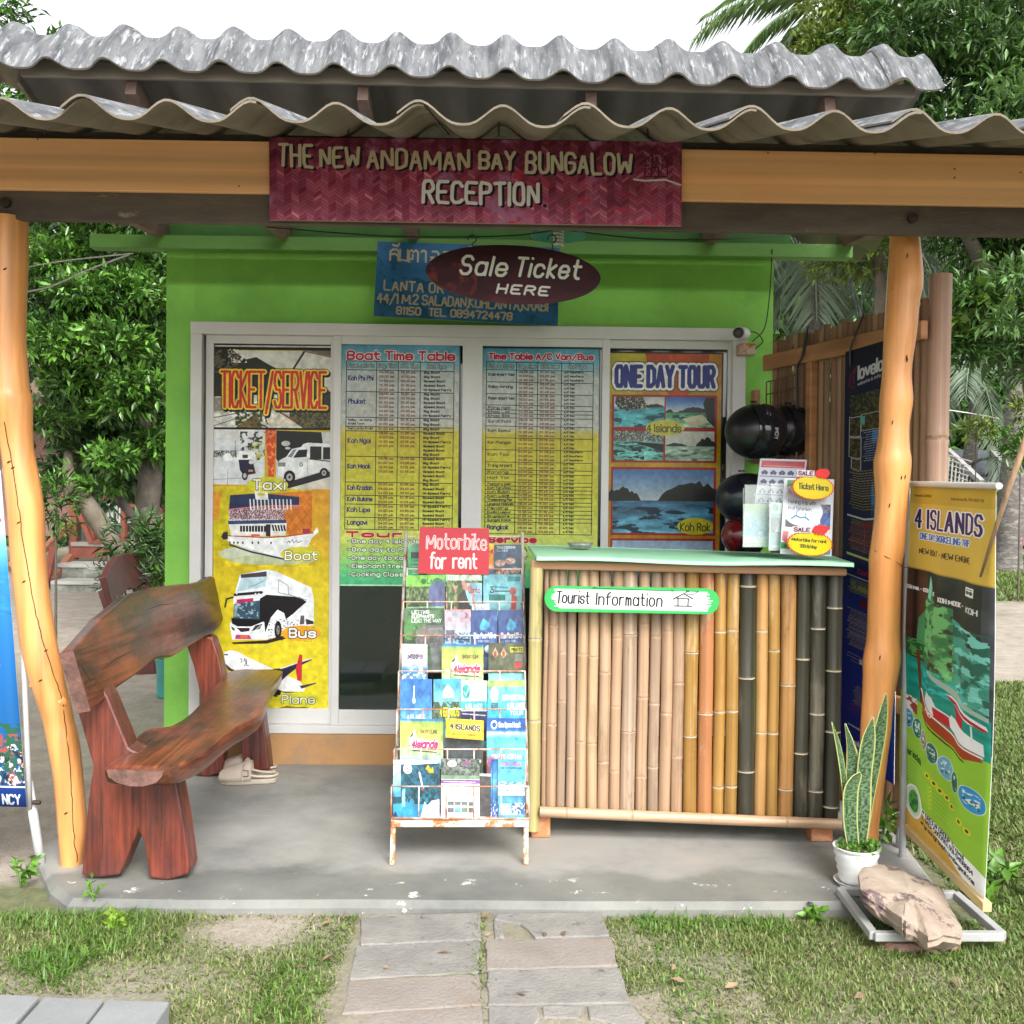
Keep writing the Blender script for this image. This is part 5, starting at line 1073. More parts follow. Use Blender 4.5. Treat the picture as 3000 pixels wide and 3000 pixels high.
# ------------------------------------------------------------------ brochure rack
RK=mat('rusty_white_metal',(.62,.60,.55),(.56,.53,.47),sc=9,r=.5,bump=.15,c3=(.42,.17,.05),s3=9,t3=.545,w3=.03)
RKW=mat('rusty_white_wire',(.60,.55,.50),(.50,.40,.33),sc=14,r=.5,bump=0,c3=(.36,.15,.07),s3=10,t3=.52,w3=.04)
rack=empty('brochure_rack',PZ(1350,2533,0)+Vector((0,.1,0)),'white rusting wire rack of seven tiers standing left of the bamboo counter','brochure rack')
tiers=[(1667,1193,1529),(1763,1182,1533),(1862,1174,1535),(1966,1168,1538),(2078,1163,1540),(2195,1155,1544),(2304,1147,1548)]   # wire height, left, right
tb_=[1772,1866,1968,2080,2197,2306,2398]
def tY(i): return 4.20-.085*i      # 4.20 .. 3.69
for i,((yw,xa,xb),ybt) in enumerate(zip(tiers,tb_)):
    Y=tY(i); mb=MB(); w_=.0030
    A,B_=P(xa,yw,Y),P(xb,yw,Y); C,D=P(xa-2,ybt,Y),P(xb+2,ybt,Y)
    mb.tube([Vector((A.x,Y+.075,A.z-.01)),A,B_,Vector((B_.x,Y+.075,B_.z-.01))],w_,6)
    mb.tube([Vector((C.x,Y+.075,C.z)),C,D,Vector((D.x,Y+.075,D.z))],w_,6)
    for k in range(6):
        u=k/5; mb.tube([A*(1-u)+B_*u,C*(1-u)+D*u],w_*.9,6)
    mb.obj('wire_tier',RKW,rack,smooth=True)
    mb=MB(); mb.bb(C.x,D.x,Y+.002,Y+.075,C.z-.004,C.z-.001); mb.obj('shelf',RK,rack)
Yf=tY(6)
for xa0,xa1 in ((1190,1155),(1530,1545)):
    tA=P(xa0,1560,4.36); bB=P(xa1,2410,Yf+.085); mb=MB(); mb.tube([tA,bB],.007,6); mb.obj('side_rail',RK,rack,smooth=True)
for x0,x1,xm in ((1146,1160,1153),(1534,1549,1541)):
    a=P(xm,2400,Yf+.01); b_=PZ(xm,2533,0); MB().bar(a,Vector((a.x,b_.y,.0)),.018,.018).obj('leg',RK,rack,bevel=.002)
    bk=P(xm,2400,Yf+.5); MB().bar(Vector((a.x,4.34,1.10)),Vector((a.x,4.42,.0)),.016,.016).obj('rear_leg',RK,rack)
a,b_=P(1147,2412,Yf),P(1549,2412,Yf); MB().bar(a,b_,.02,.022).obj('bottom_bar',RK,rack,bevel=.002)
a,b_=P(1192,1572,4.36),P(1530,1572,4.36); MB().tube([P(1192,1660,4.30),a,b_,P(1530,1660,4.30)],.0035,6).obj('top_hoop',RKW,rack,smooth=True)
# --- brochures
def broch(x0,y0,x1,y1,i,lab,cv,off=0,cat='brochure',th=.012,lean=.22,sk=0,grp='brochures in the rack',dim=.60):
    cv.noise(0,0,cv.x1,cv.y1,.34,9,1,i*7+int(x0)%50); cv.noise(0,0,cv.x1,cv.y1,.16,2,1,i+int(x0)%40)
    sk=sk+(int(x0)*7%5-2)*.8; Y=tY(i)+.020+off*.018; h_=(y1-y0)/3000*Y
    o=card('brochure',P(x0,y0,Y+h_*lean),P(x1,y0+sk,Y+h_*lean),P(x1,y1+sk,Y),P(x0,y1,Y),printmat('print_brochure',cv,r=.28,dim=dim),th=th)
    return tag(o,lab,cat,grp)
def bc(w,h,bg=(255,255,255)): return Cv(0,0,w,h,2.2,bg)
# tier 1
c=bc(40,130,(70,170,120)); c.grad(0,0,40,130,[(0,(140,190,150)),(.3,(60,170,110)),(1,(120,200,130))]); c.rect(6,20,24,34,(30,60,60))
for k in range(7): c.line([(10,44+k*8),(28,44+k*8)],1.6,(190,230,200))
broch(1196,1592,1250,1760,0,'green leaflet with pale text lines behind the red motorbike sign, top left of rack',c)
c=bc(24,90,(232,180,40)); c.grad(0,0,24,90,[(0,(236,190,40)),(.55,(238,150,30)),(.6,(220,170,150)),(1,(230,200,190))]); c.text('MI',4,14,18,24,(200,30,30),3)
broch(1428,1594,1448,1700,0,'narrow orange leaflet between the red motorbike sign and the food leaflet',c,off=.6)
c=bc(80,100,(50,70,90)); c.noise(0,0,80,100,.3,5,1,4)
for x,y in ((18,52),(48,46),(30,78),(62,74),(12,84)): c.ell(x,y,17,11,(80,120,110)); c.ell(x,y,14,8,(210,180,170)); c.blob(x-12,y-7,x+12,y+7,(180,90,70),.5,4,1,int(x))
c.text('THAI COOKING',8,5,62,11,(180,190,200),1.8); c.text('CLASS',8,14,40,19,(150,160,180),1.4)
broch(1448,1596,1527,1700,0,'dark leaflet with bowls of food at the top right of the rack',c)
c=bc(120,60,(40,80,130)); c.grad(0,0,120,60,[(0,(90,120,150)),(1,(30,60,120))]); c.line([(10,20),(110,8)],4,(220,225,230))
broch(1395,1668,1527,1740,0,'dark blue leaflet peeking between the upper two tiers on the right',c,off=-.2)
# red sign
c=Cv(0,0,200,140,2.4,(200,38,52)); c.noise(0,0,200,140,.05,3,1,2)
c.text('Motorbike',22,20,192,64,(240,228,226),6,smooth=2,jit=.12,gap=2.0); c.text('Motorbike',22,20,192,64,(190,60,66),1.6,smooth=2,jit=.02,gap=2.0); c.text('for',34,76,76,122,(240,228,226),6,smooth=2,jit=.12,slope=.03); c.text('rent',98,78,164,120,(240,228,226),6,smooth=2,jit=.12,slope=.02)
o=card('motorbike_sign',P(1230,1544,4.22),P(1433,1548,4.22),P(1432,1684,4.185),P(1225,1680,4.185),printmat('print_motorbike',c,r=.4,dim=.62),mat('red_board',(.5,.02,.03),bump=0),th=.004); tag(o,'red board handwritten Motorbike for rent in the top of the brochure rack','sign')
# tier 2
def leafy(c,x0,y0,x1,y1,s_=1): c.leafy(x0,y0,x1,y1,(74,100,60),(130,150,90),s_,6,(60,60,50))
c=bc(110,110); c.rect(0,0,110,20,(130,200,80)); leafy(c,0,20,80,60,3); c.ell(90,35,26,30,(100,110,150)); c.grad(0,56,110,80,[(0,(150,190,150)),(1,(120,180,150))]); c.grad(0,66,110,110,[(0,(210,225,215)),(1,(170,190,175))]); c.text('LANTA',60,6,100,15,(50,130,50),2.2); c.ell(50,11,7,5,(40,120,50))
broch(1190,1686,1303,1868,1,'green topped LANTA brochure with a beach picture, left of second tier',c)
c=bc(110,110); c.grad(0,0,110,110,[(0,(170,210,140)),(.2,(150,190,190)),(1,(120,160,90))]); leafy(c,0,14,110,110,5); c.rect(60,18,110,56,(150,205,225)); c.blob(0,14,110,110,(190,140,120),.62,7,1,6); c.poly([(36,40),(58,30),(76,60),(60,82),(40,70)],(60,60,56)); c.text('KAYAK ADVENTURE',8,4,104,12,(230,236,230),2.2); c.text('Lanta',70,26,104,34,(180,60,70),1.6)
broch(1306,1678,1412,1866,1,'brochure with a sea cave and trees picture, middle of second tier',c)
c=bc(112,110); c.grad(0,0,112,110,[(0,(110,180,190)),(.5,(140,205,215)),(1,(60,120,110))]); c.rect(70,4,106,12,(40,140,140)); c.rect(16,36,64,46,(30,120,110)); c.line([(34,22),(70,24)],3,(60,140,170)); c.line([(34,30),(76,30)],2,(40,60,70)); c.text('25',20,22,30,32,(30,70,80),2); c.ell(86,30,10,7,(180,90,80)); c.poly([(82,36),(98,40),(94,70),(80,66)],(176,60,50)); c.ell(84,76,20,13,(226,150,100)); c.blob(64,64,104,90,(250,190,140),.5,7,1,4); c.poly([(0,60),(20,70),(24,110),(0,110)],(24,70,60)); c.poly([(112,62),(96,78),(90,110),(112,110)],(20,60,56))
broch(1416,1683,1529,1864,1,'light blue island brochure with a cartoon of food, right of second tier',c)
# tier 3
c=bc(120,160,(60,84,60)); c.leafy(0,0,120,70,(66,92,66),(96,130,90),4,4); c.blob(0,20,70,80,(80,140,70),.5,7,1,2); c.poly([(40,60),(60,42),(118,44),(120,100),(100,120),(70,90),(50,95)],(110,112,110)); c.ell(60,66,18,20,(128,116,110)); c.blob(30,50,120,110,(140,138,136),.55,5,1,9,.1); c.line([(46,80),(40,100),(30,112)],7,(120,110,104)); c.grad(0,104,120,160,[(0,(80,110,70)),(1,(90,110,96))]); c.poly([(78,100),(110,104),(108,160),(86,160)],(120,128,124))
for k,t_ in enumerate(('LETTING','ELEPHANTS','LEAD THE WAY')): c.text(t_,24,6+k*11,24+len(t_)*7.2,14+k*11,(226,232,226),2.2)
broch(1183,1782,1302,1968,2,'LETTING ELEPHANTS LEAD THE WAY brochure with an elephant, left of third tier',c)
c=bc(76,120,(216,176,184)); c.grad(0,0,76,120,[(0,(226,180,186)),(.3,(206,190,206)),(.6,(170,200,220)),(1,(150,190,215))]); c.rect(8,8,50,18,(190,200,216)); c.rect(4,50,28,70,(110,110,118)); c.blob(0,56,76,90,(70,110,150),.5,6,1,3); c.line([(60,8),(66,14),(60,22)],2,(90,60,80)); c.line([(30,72),(72,74)],3,(40,50,70)); c.blob(0,84,76,120,(60,140,190),.5,5,1,8)
broch(1303,1786,1379,1930,2,'pink and blue leaflet beside the elephant brochure, third tier',c,off=.2)
def blu():
    c=bc(78,120,(50,74,130)); c.grad(0,0,78,120,[(0,(70,94,150)),(1,(40,70,120))]); c.blob(0,0,78,120,(100,130,180),.55,3,1,6,.15); c.poly([(26,34),(36,16),(46,22),(54,34),(44,40),(30,40)],(90,190,225)); c.ell(46,30,9,7,(70,170,215)); c.text('The Pearl Dive',6,46,72,56,(226,234,244),2.2,slant=.25,smooth=2); c.text('KOH ROK',22,60,54,64,(170,190,220),1.3); c.ell(54,78,14,8,(210,226,236)); c.grad(0,94,78,120,[(0,(110,130,160)),(1,(50,70,110))]); return c
broch(1380,1788,1457,1965,2,'left one of the two identical dark blue brochures with a light blue logo',blu())
broch(1460,1788,1533,1965,2,'right one of the two identical dark blue brochures with a light blue logo',blu())
c=bc(80,40,(226,232,234)); c.poly([(0,30),(40,6),(80,24),(80,40),(0,40)],(190,210,220))
broch(1382,1766,1434,1800,1,'white folded sheet sticking up behind the dark blue brochures',c,off=-.9,lean=.1)
# tier 4
c=bc(76,108,(236,238,240)); c.text('LIMITED OFFER',16,18,62,24,(90,80,110),1.8); c.grad(0,32,76,70,[(0,(220,230,240)),(.3,(60,130,190)),(1,(150,200,225))]); c.grad(0,70,76,108,[(0,(60,110,190)),(1,(90,110,180))]); c.blob(0,34,76,60,(240,244,246),.56,5,.5,3); c.text('SNORKELING',4,74,72,79,(210,225,240),1.6); c.ell(22,90,12,9,(236,226,232)); c.ell(56,92,13,9,(226,216,130)); c.text('4X',18,86,27,93,(190,60,80),1.6)
broch(1177,1886,1252,2078,3,'white and blue leaflet with a sea photograph, left of fourth tier',c)
def four(w=120,h=120):
    c=bc(w,h,(190,215,120)); c.grad(0,0,w,h*.62,[(0,(80,150,205)),(.1,(170,205,90)),(.5,(205,218,110)),(1,(190,220,200))]); c.grad(0,h*.58,w,h,[(0,(180,215,225)),(1,(120,170,180))]); c.text('4Islands',34,38,108,52,(190,50,110),3.4,out=[(7,(250,250,250))],slant=.3,smooth=2); c.line([(30,34),(44,22),(44,40),(34,50),(28,48)],3,(60,60,60)); c.poly([(26,34),(38,32),(42,16),(50,34),(58,36),(56,54),(30,52)],(250,250,250)); c.text('4Islands',34,40,108,52,(190,50,110),3.2,slant=.3,smooth=2)
    c.text('SNORKELING',60,20,108,26,(120,90,50),1.6); c.line([(36,57),(106,60)],2,(60,70,50)); c.poly([(0,h*.72),(20,h*.68),(50,h*.70),(80,h*.66),(w,h*.76),(w,h),(0,h)],(80,110,80)); c.blob(0,h*.68,w,h,(50,80,60),.5,8,1,3); c.rect(0,0,w,4,(70,140,200)); return c
broch(1294,1887,1416,2078,3,'green 4 Islands brochure with a thumbs-up, standing in the middle of the fourth tier',four())
c=bc(104,130,(90,96,70)); c.noise(0,0,104,60,.3,5,1,3); 
for x in (20,44): c.poly([(x-9,22),(x,8),(x+9,22),(x,30)],(220,170,140)); c.ell(x,22,4,6,(150,90,60))
c.rect(64,8,100,18,(214,206,40)); c.text('PIRATES',66,10,98,16,(60,50,20),1.6); c.rect(76,22,98,36,(130,130,120)); c.text('REEF',76,40,98,48,(210,50,60),2.4); c.grad(0,60,104,80,[(0,(110,200,215)),(1,(190,225,225))]); c.grad(0,80,104,130,[(0,(226,226,220)),(1,(200,210,205))]); c.blob(0,84,104,118,(206,70,90),.5,8,.6,5); c.blob(0,84,60,110,(120,80,110),.6,6,1,9)
broch(1431,1884,1536,2078,3,'olive leaflet with two orange masks and a beach, right of fourth tier',c)
# tier 5
c=bc(92,110,(50,130,210)); c.grad(0,0,92,110,[(0,(56,120,200)),(.4,(70,140,215)),(.6,(140,205,225)),(1,(110,170,180))]); c.line([(40,12),(40,30)],4,(230,240,250)); c.ell(40,34,5,5,(230,240,250)); c.text('4 ISLANDS',20,56,70,65,(240,246,250),2.4); c.poly([(0,96),(60,92),(66,104),(0,110)],(150,130,120)); c.line([(66,70),(58,104)],4,(70,80,70))
broch(1173,1990,1265,2196,4,'bright blue 4 ISLANDS leaflet with a white thermometer-like mark, left of fifth tier',c)
c=bc(84,110,(70,160,190)); c.grad(0,0,84,110,[(0,(70,170,205)),(.3,(120,190,200)),(.5,(90,120,90)),(.8,(110,190,190)),(1,(190,200,210))]); c.poly([(30,18),(44,8),(60,18),(64,30),(28,30)],(226,234,236)); c.text('4 ISLANDS',20,46,78,58,(240,220,40),3,out=[(4.6,(50,80,70))]); c.blob(0,36,84,84,(70,90,70),.52,6,1,4); c.text('4 ISLANDS',20,46,78,58,(240,220,40),3)
broch(1270,1990,1350,2196,4,'teal leaflet with yellow 4 ISLANDS letters, left of centre in the fifth tier',c)
c=bc(80,112,(236,240,240)); c.ell(16,18,12,12,(60,180,170)); c.line([(8,18),(16,24),(24,12)],2.4,(200,240,235)); c.text('GREEN GROUP',34,14,72,18,(170,180,180),1.4); c.rect(0,34,80,48,(70,190,205)); c.text('4 ISLANDS',12,38,66,46,(226,240,240),1.8); c.rect(0,50,80,100,(40,44,84)); c.poly([(18,92),(30,60),(40,70),(52,92)],(190,200,215)); c.line([(4,54),(76,57)],2,(190,190,210)); c.rect(0,98,80,112,(80,180,170))
broch(1351,1994,1426,2196,4,'white, teal and navy leaflet with a round green mark, fifth tier',c)
c=bc(106,120,(60,180,200)); c.grad(0,0,106,120,[(0,(170,210,110)),(.08,(170,210,110)),(.1,(120,200,210)),(.5,(60,180,215)),(1,(120,170,170))]); c.ell(20,24,12,14,(220,230,226)); c.text('EGS',12,40,30,47,(70,90,90),2); c.text('KOH ROK HAA',44,26,104,34,(240,246,250),2.4); c.text('4 ISLANDS',56,40,104,48,(240,246,250),2.4); c.text('TOUR',64,54,100,60,(240,246,250),2); c.blob(60,66,106,118,(226,130,90),.48,7,1,3); c.blob(0,60,60,118,(80,200,220),.5,7,1,8)
broch(1428,1994,1538,2196,4,'turquoise snorkelling leaflet with orange coral, right of fifth tier',c)
# tier 6
broch(1172,2105,1298,2302,5,'green 4 Islands brochure with a thumbs-up, at the left end of the sixth tier',four(126,120))
c=bc(112,130,(80,120,90)); c.rect(0,0,112,130,(80,84,86)); c.poly([(44,62),(56,62),(72,92),(112,96),(112,130),(0,130),(0,96),(34,90)],(90,150,90)); c.blob(0,70,112,130,(60,90,60),.5,6,1,3); c.rect(82,62,106,70,(226,230,230))
broch(1305,2160,1415,2302,5,'dark leaflet with a green karst island under the yellow card',c,off=.3)
c=bc(112,62,(244,190,50)); c.text('4 ISLANDS',14,16,100,32,(70,60,70),3.6,gap=2.2,out=[(7,(250,226,150))],slope=.03); c.text('4 ISLANDS',14,16,100,32,(70,60,70),3.4,gap=2.2,slope=.03); c.text('NEW BOAT - NEW ENGINE',20,46,84,50,(170,120,40),1.2)
broch(1306,2103,1417,2161,5,'yellow card printed 4 ISLANDS tilted in the middle of the sixth tier',c,off=-.2,sk=8,th=.004)
c=bc(116,130,(50,110,180)); c.grad(0,0,116,130,[(0,(40,90,170)),(.18,(50,110,190)),(.22,(200,225,235)),(.3,(90,190,215)),(.6,(120,205,220)),(.8,(226,180,190)),(1,(225,205,180))]); c.ell(22,13,10,9,(226,236,246)); c.ell(22,13,6,5,(40,90,170)); c.text('Sea Speed boat',36,8,100,17,(240,246,250),2.2,smooth=2); c.text('KOH ROK-KOH HAA',16,70,104,80,(250,250,250),2.4,out=[(4,(110,130,150))]); c.text('4 ISLANDS',40,96,90,104,(70,110,150),2); c.blob(0,76,50,130,(226,120,160),.5,6,1,4); c.blob(40,84,116,130,(240,200,150),.55,6,1,5)
broch(1426,2104,1540,2302,5,'blue and pink coral brochure with a round speed boat logo, right of sixth tier',c)
# tier 7
c=bc(134,160,(40,100,140)); c.grad(0,0,134,160,[(0,(60,120,150)),(.1,(40,96,120)),(.6,(40,110,130)),(.8,(60,170,215)),(1,(40,140,200))]); c.blob(0,10,134,120,(26,70,84),.5,9,1.3,4); c.grad(0,14,22,100,[(0,(226,236,240)),(1,(70,160,215))]); c.ell(42,24,13,14,(244,246,248)); c.line([(40,22),(44,26)],3,(190,70,60)); c.text('4',95,14,104,30,(240,210,40),4); c.text('Islands',104,20,116,34,(240,210,40),2.2); c.line([(76,34),(86,76)],5,(226,232,232)); c.line([(84,76),(88,82)],5,(180,60,50)); c.poly([(80,150),(92,112),(98,126),(112,110),(134,106),(134,160),(84,160)],(244,246,246)); c.text('4 ISLANDS',26,80,34,126,(150,200,220),2.2) ; c.poly([(0,150),(8,140),(14,160),(0,160)],(24,60,110)); c.poly([(0,0),(134,0),(130,8),(70,12),(0,12)],(230,236,238))
broch(1152,2226,1287,2398,6,'large deep blue sea brochure with a white boat and white tear, bottom left of rack',c)
c=bc(112,164,(238,238,242)); c.grad(0,0,112,46,[(0,(130,140,130)),(1,(110,116,110))]); c.blob(0,0,112,46,(70,80,70),.5,8,1,3); c.ell(32,14,14,10,(200,190,196)); c.rect(62,8,84,16,(150,80,140)); c.rect(0,46,112,56,(120,150,120)); c.rect(0,58,112,68,(130,80,150)); c.line([(8,63),(100,64)],2.4,(226,200,230))
for k in range(6): c.line([(16,76+k*6),(98,76+k*6)],1.2,(200,200,208))
for k in range(4): c.rect(20+k*20,118,37+k*20,128,(120,130,130)); c.rect(20+k*20,134,37+k*20,146,[(120,120,130),(110,180,220),(120,150,120),(140,120,120)][k])
broch(1292,2222,1405,2398,6,'white price list leaflet with a purple band, bottom tier centre',c)
c=bc(40,150,(84,80,78)); c.rect(0,0,40,8,(236,228,222)); c.noise(0,0,40,150,.15,6,1,3)
broch(1402,2266,1440,2398,6,'plain dark brown card back beside the white price list, bottom tier',c,off=.6,th=.004)
c=bc(60,160,(60,140,210)); c.grad(0,0,60,160,[(0,(40,100,170)),(.4,(110,190,225)),(.7,(60,120,180)),(1,(70,80,150))]); c.blob(0,110,60,160,(220,226,236),.56,6,1,3); c.line([(8,0),(8,160)],4,(30,80,160))
broch(1438,2224,1470,2398,6,'narrow blue leaflet half hidden at the left of the KOH NGAI leaflet',c,off=.5)
c=bc(84,160,(90,190,225)); c.grad(0,0,84,160,[(0,(90,190,225)),(.4,(110,205,230)),(.5,(226,236,240)),(.6,(80,150,200)),(1,(90,180,215))]); c.text('KOH NGAI',8,8,72,18,(190,110,190),2.6); c.text('ONE DAY SNORKELING',8,22,74,26,(70,110,140),1.3); c.blob(0,60,84,80,(230,238,240),.5,6,.4,3); c.blob(0,64,84,100,(60,110,170),.58,6,.4,8); c.rect(0,86,84,98,(240,244,246)); c.rect(4,120,40,150,(190,226,230)); c.rect(44,118,84,150,(60,110,170)); c.blob(40,118,84,150,(230,236,240),.5,6,1,9)
broch(1459,2224,1538,2398,6,'light blue KOH NGAI leaflet at the bottom right of the rack',c)

# ------------------------------------------------------------------ right hand bamboo screen
fA=Vector((X(2262,5.02),5.02,0)); fB=Vector((X(2712,4.02),4.02,0)); fd=(fB-fA).normalized(); fn=Vector((-fd.y,fd.x,0))
if fn.dot(Vector((-1,-1,0)))<0: fn=-fn
FM=[mat('split_bamboo_brown',(.30,.165,.085),(.20,.105,.055),sc=6,st=(1,1,.2),r=.6,bump=.2,c3=(.32,.19,.10),s3=5,t3=.6,grain=60,bst=(1,1,.03)),mat('split_bamboo_light',(.42,.25,.14),(.30,.17,.09),sc=6,st=(1,1,.2),r=.6,bump=.2,grain=60,bst=(1,1,.03))]
scr=empty('bamboo_screen',fA,'tall brown split bamboo screen running forward from the right corner of the booth','screen')
LL=(fB-fA).length; ns=26
for i in range(ns):
    u=(i+.5)/ns; p=fA+fd*(LL*u); w_=LL/ns*random.uniform(1.02,1.12); zt=2.10+random.uniform(-.012,.012)+.02*u
    M_=Matrix((fd,fn,Vector((0,0,1)))).transposed()
    mb=MB(); th_=.012
    # curved split cane: five-sided section
    sec=[(-w_/2,0),(-w_/3,th_*.8),(0,th_*1.3),(w_/3,th_*.8),(w_/2,0),(0,-.004)]; y_=random.uniform(-.006,.006)
    a=[p+fd*s_+fn*(t_+y_)+Vector((0,0,-.06)) for s_,t_ in sec]; mb.prism(a,(random.uniform(-.008,.008),0,zt+.06)); mb.obj('cane',FM[random.random()<.35],scr,smooth=True,auto=50)
RAIL=mat('orange_brown_rail',(.42,.20,.085),(.34,.15,.06),sc=4,r=.5,bump=.1,grain=20,bst=(.1,.1,1))
def fpt(u,z,o=0): return fA+fd*(LL*u)+fn*o+Vector((0,0,z))
for z_,h_ in ((1.995,.075),(.50,.07)): MB().bar(fpt(-.02,z_,.035),fpt(1.02,z_,.035),.035,h_).obj('rail',RAIL,scr,bevel=.006)
MB().bar(fpt(.33,.0,.03),fpt(.33,1.96,.03),.04,.04,up=fn).obj('upright',RAIL,scr,bevel=.004)
bigp=P(2737,1500,4.02); bamboo('bamboo_post',(bigp.x,4.02,-.08),(bigp.x+.01,4.02,P(2740,805,4.02).z),.044,mat('pinkish_bamboo',(.52,.33,.24),(.42,.24,.16),sc=5,st=(1,1,.25),r=.5,bump=.15,c3=(.40,.17,.09),s3=3,t3=.6,w3=.08,grain=60,bst=(1,1,.02)),scr,[.12,.33,.54,.72],n=20)
q=P(2692,1500,4.08); bamboo('bamboo_post',(q.x,4.08,-.05),(q.x,4.08,P(2690,1050,4.08).z),.013,FM[1],scr,[.3,.6],n=8)
for px in (2660,2676): q=P(px,1500,4.1); bamboo('bamboo_post',(q.x,4.1,-.05),(q.x,4.1,1.95),.016,FM[0],scr,[.4,.7],n=8)
# navy poster on the screen
c=Cv(0,0,170,1210,1.7,(18,26,70)); c.grad(0,0,170,1210,[(0,(14,18,44)),(.15,(16,22,60)),(.5,(18,28,76)),(.62,(26,52,150)),(1,(22,40,140))]); c.poly([(110,300),(170,200),(170,1210),(150,1000),(120,820),(140,560)],(30,76,170)); c.blob(90,240,170,760,(50,130,190),.54,5,1,4,.1)
c.text('lovelanta',44,52,168,88,(226,226,232),6.5,gap=1.5,slope=-.14); c.text('website & info Community',42,98,168,106,(200,200,210),1.7,slope=-.14); c.line([(40,50),(18,70),(14,100),(30,112)],5,(110,30,70)); c.line([(34,60),(26,76),(30,96)],4,(120,36,80))
rs=np.random.default_rng(9)
c.leafy(18,130,112,190,(40,46,40),(96,100,50),5,9); 
for k in range(12): x=22+k*7; c.line([(x,128+rs.integers(0,14)),(x,160)],2,(16,20,40))
for (a,b_,d,e) in ((18,196,52,250),(56,192,112,236),(18,256,54,312),(26,318,54,346)):
    c.rect(a-2,b_-2,d+2,e+2,(200,204,200)); c.leafy(a,b_,d,e,(46,40,36),(100,90,50),int(a),7)
c.rect(52,196,66,220,(110,180,170))
def bars(x0,y0,x1,y1,n,cols,lw=1.8):
    for k in range(n):
        y=y0+(y1-y0)*k/n; a=x0+rs.uniform(0,14); b_=x1-rs.uniform(0,26); cc=cols[rs.integers(len(cols))]
        x=a
        while x<b_: d=rs.uniform(4,13); c.line([(x,y),(min(x+d,b_),y-(d*.06))],lw,cc); x+=d+3.2
bars(116,120,168,200,9,[(210,214,226)]); bars(60,244,140,330,13,[(190,196,214),(150,170,210)]); bars(18,352,150,430,11,[(170,150,80),(190,176,110)],2); bars(18,430,110,470,5,[(180,160,60)])
c.rect(14,486,110,491,(220,222,226)); bars(18,498,120,590,17,[(170,70,50),(150,120,60),(180,140,70)],2); c.line([(70,500),(70,590)],2.4,(190,60,50)); c.line([(20,560),(110,556)],2.4,(190,60,50)); c.rect(66,496,92,516,(120,40,40))
c.rect(14,600,112,607,(224,220,130)); c.text('Cafe',52,640,92,654,(190,60,40),2.6); c.rect(14,665,110,668,(200,204,214)); c.text('Summer',30,684,100,704,(150,160,80),3,slant=.2); bars(18,676,120,720,8,[(170,170,70)],2); c.ell(70,740,12,14,(110,30,50)); bars(90,726,140,760,6,[(190,90,60)]); bars(16,766,120,880,20,[(180,170,90),(160,140,70),(200,200,150)],2.2); c.rect(84,770,118,800,(90,30,100)); c.line([(92,778),(92,796)],4,(230,230,240))
for y in (560,612,498): c.rect(112,y,138,y+10,(206,210,214))
c.ell(120,575,8,6,(190,190,40)); c.rect(20,604,20,604,(0,0,0))
c.rect(60,905,106,920,(200,216,226)); bars(20,900,100,930,3,[(180,160,90)]); c.rect(70,960,110,974,(180,206,222)); bars(40,990,120,1050,10,[(180,160,80)],2); bars(20,1050,120,1080,4,[(120,50,60)],2)
c.text('www.lovelanta',26,1110,80,1116,(210,214,226),1.5); c.text('lovelanta',30,1150,96,1166,(220,220,236),3,gap=1.5); c.line([(24,1142),(16,1158),(26,1172)],3,(200,60,120)); bars(36,1172,96,1190,3,[(200,204,220)],1.6)
M_=printmat('print_lovelanta',c,r=.4,dim=.62)
def fplane(px,py): return PPl(px,py,fA+fn*.056,fn)
tl=fplane(2478,1024); tr=fplane(2640,960); 
u0_=(tl-fA).dot(fd); u1_=(tr-fA).dot(fd)
def fq(u,z,o=.058): return fA+fd*u+fn*o+Vector((0,0,z))
o=card('wall_poster',fq(u0_,1.965),fq(u1_,1.985),fq(u1_,.18),fq(u0_,.24),M_,th=.002); tag(o,'long navy lovelanta poster full of small print on the bamboo screen behind the right post','poster')
wire([fpt(.30,1.99,.06),fpt(.30,2.12,.03),fpt(.31,1.99,.065),fpt(.275,1.93,.07),fpt(.265,1.78,.06),fpt(.26,1.70,.06)],.006,'thick black cable looped over the rail at the helmets')
wire([fpt(.66,2.13,.02),fpt(.655,2.02,.065),fpt(.63,1.97,.065),fpt(.625,1.90,.06)],.0045,'thin black cable looped over the rail at the top of the navy poster')
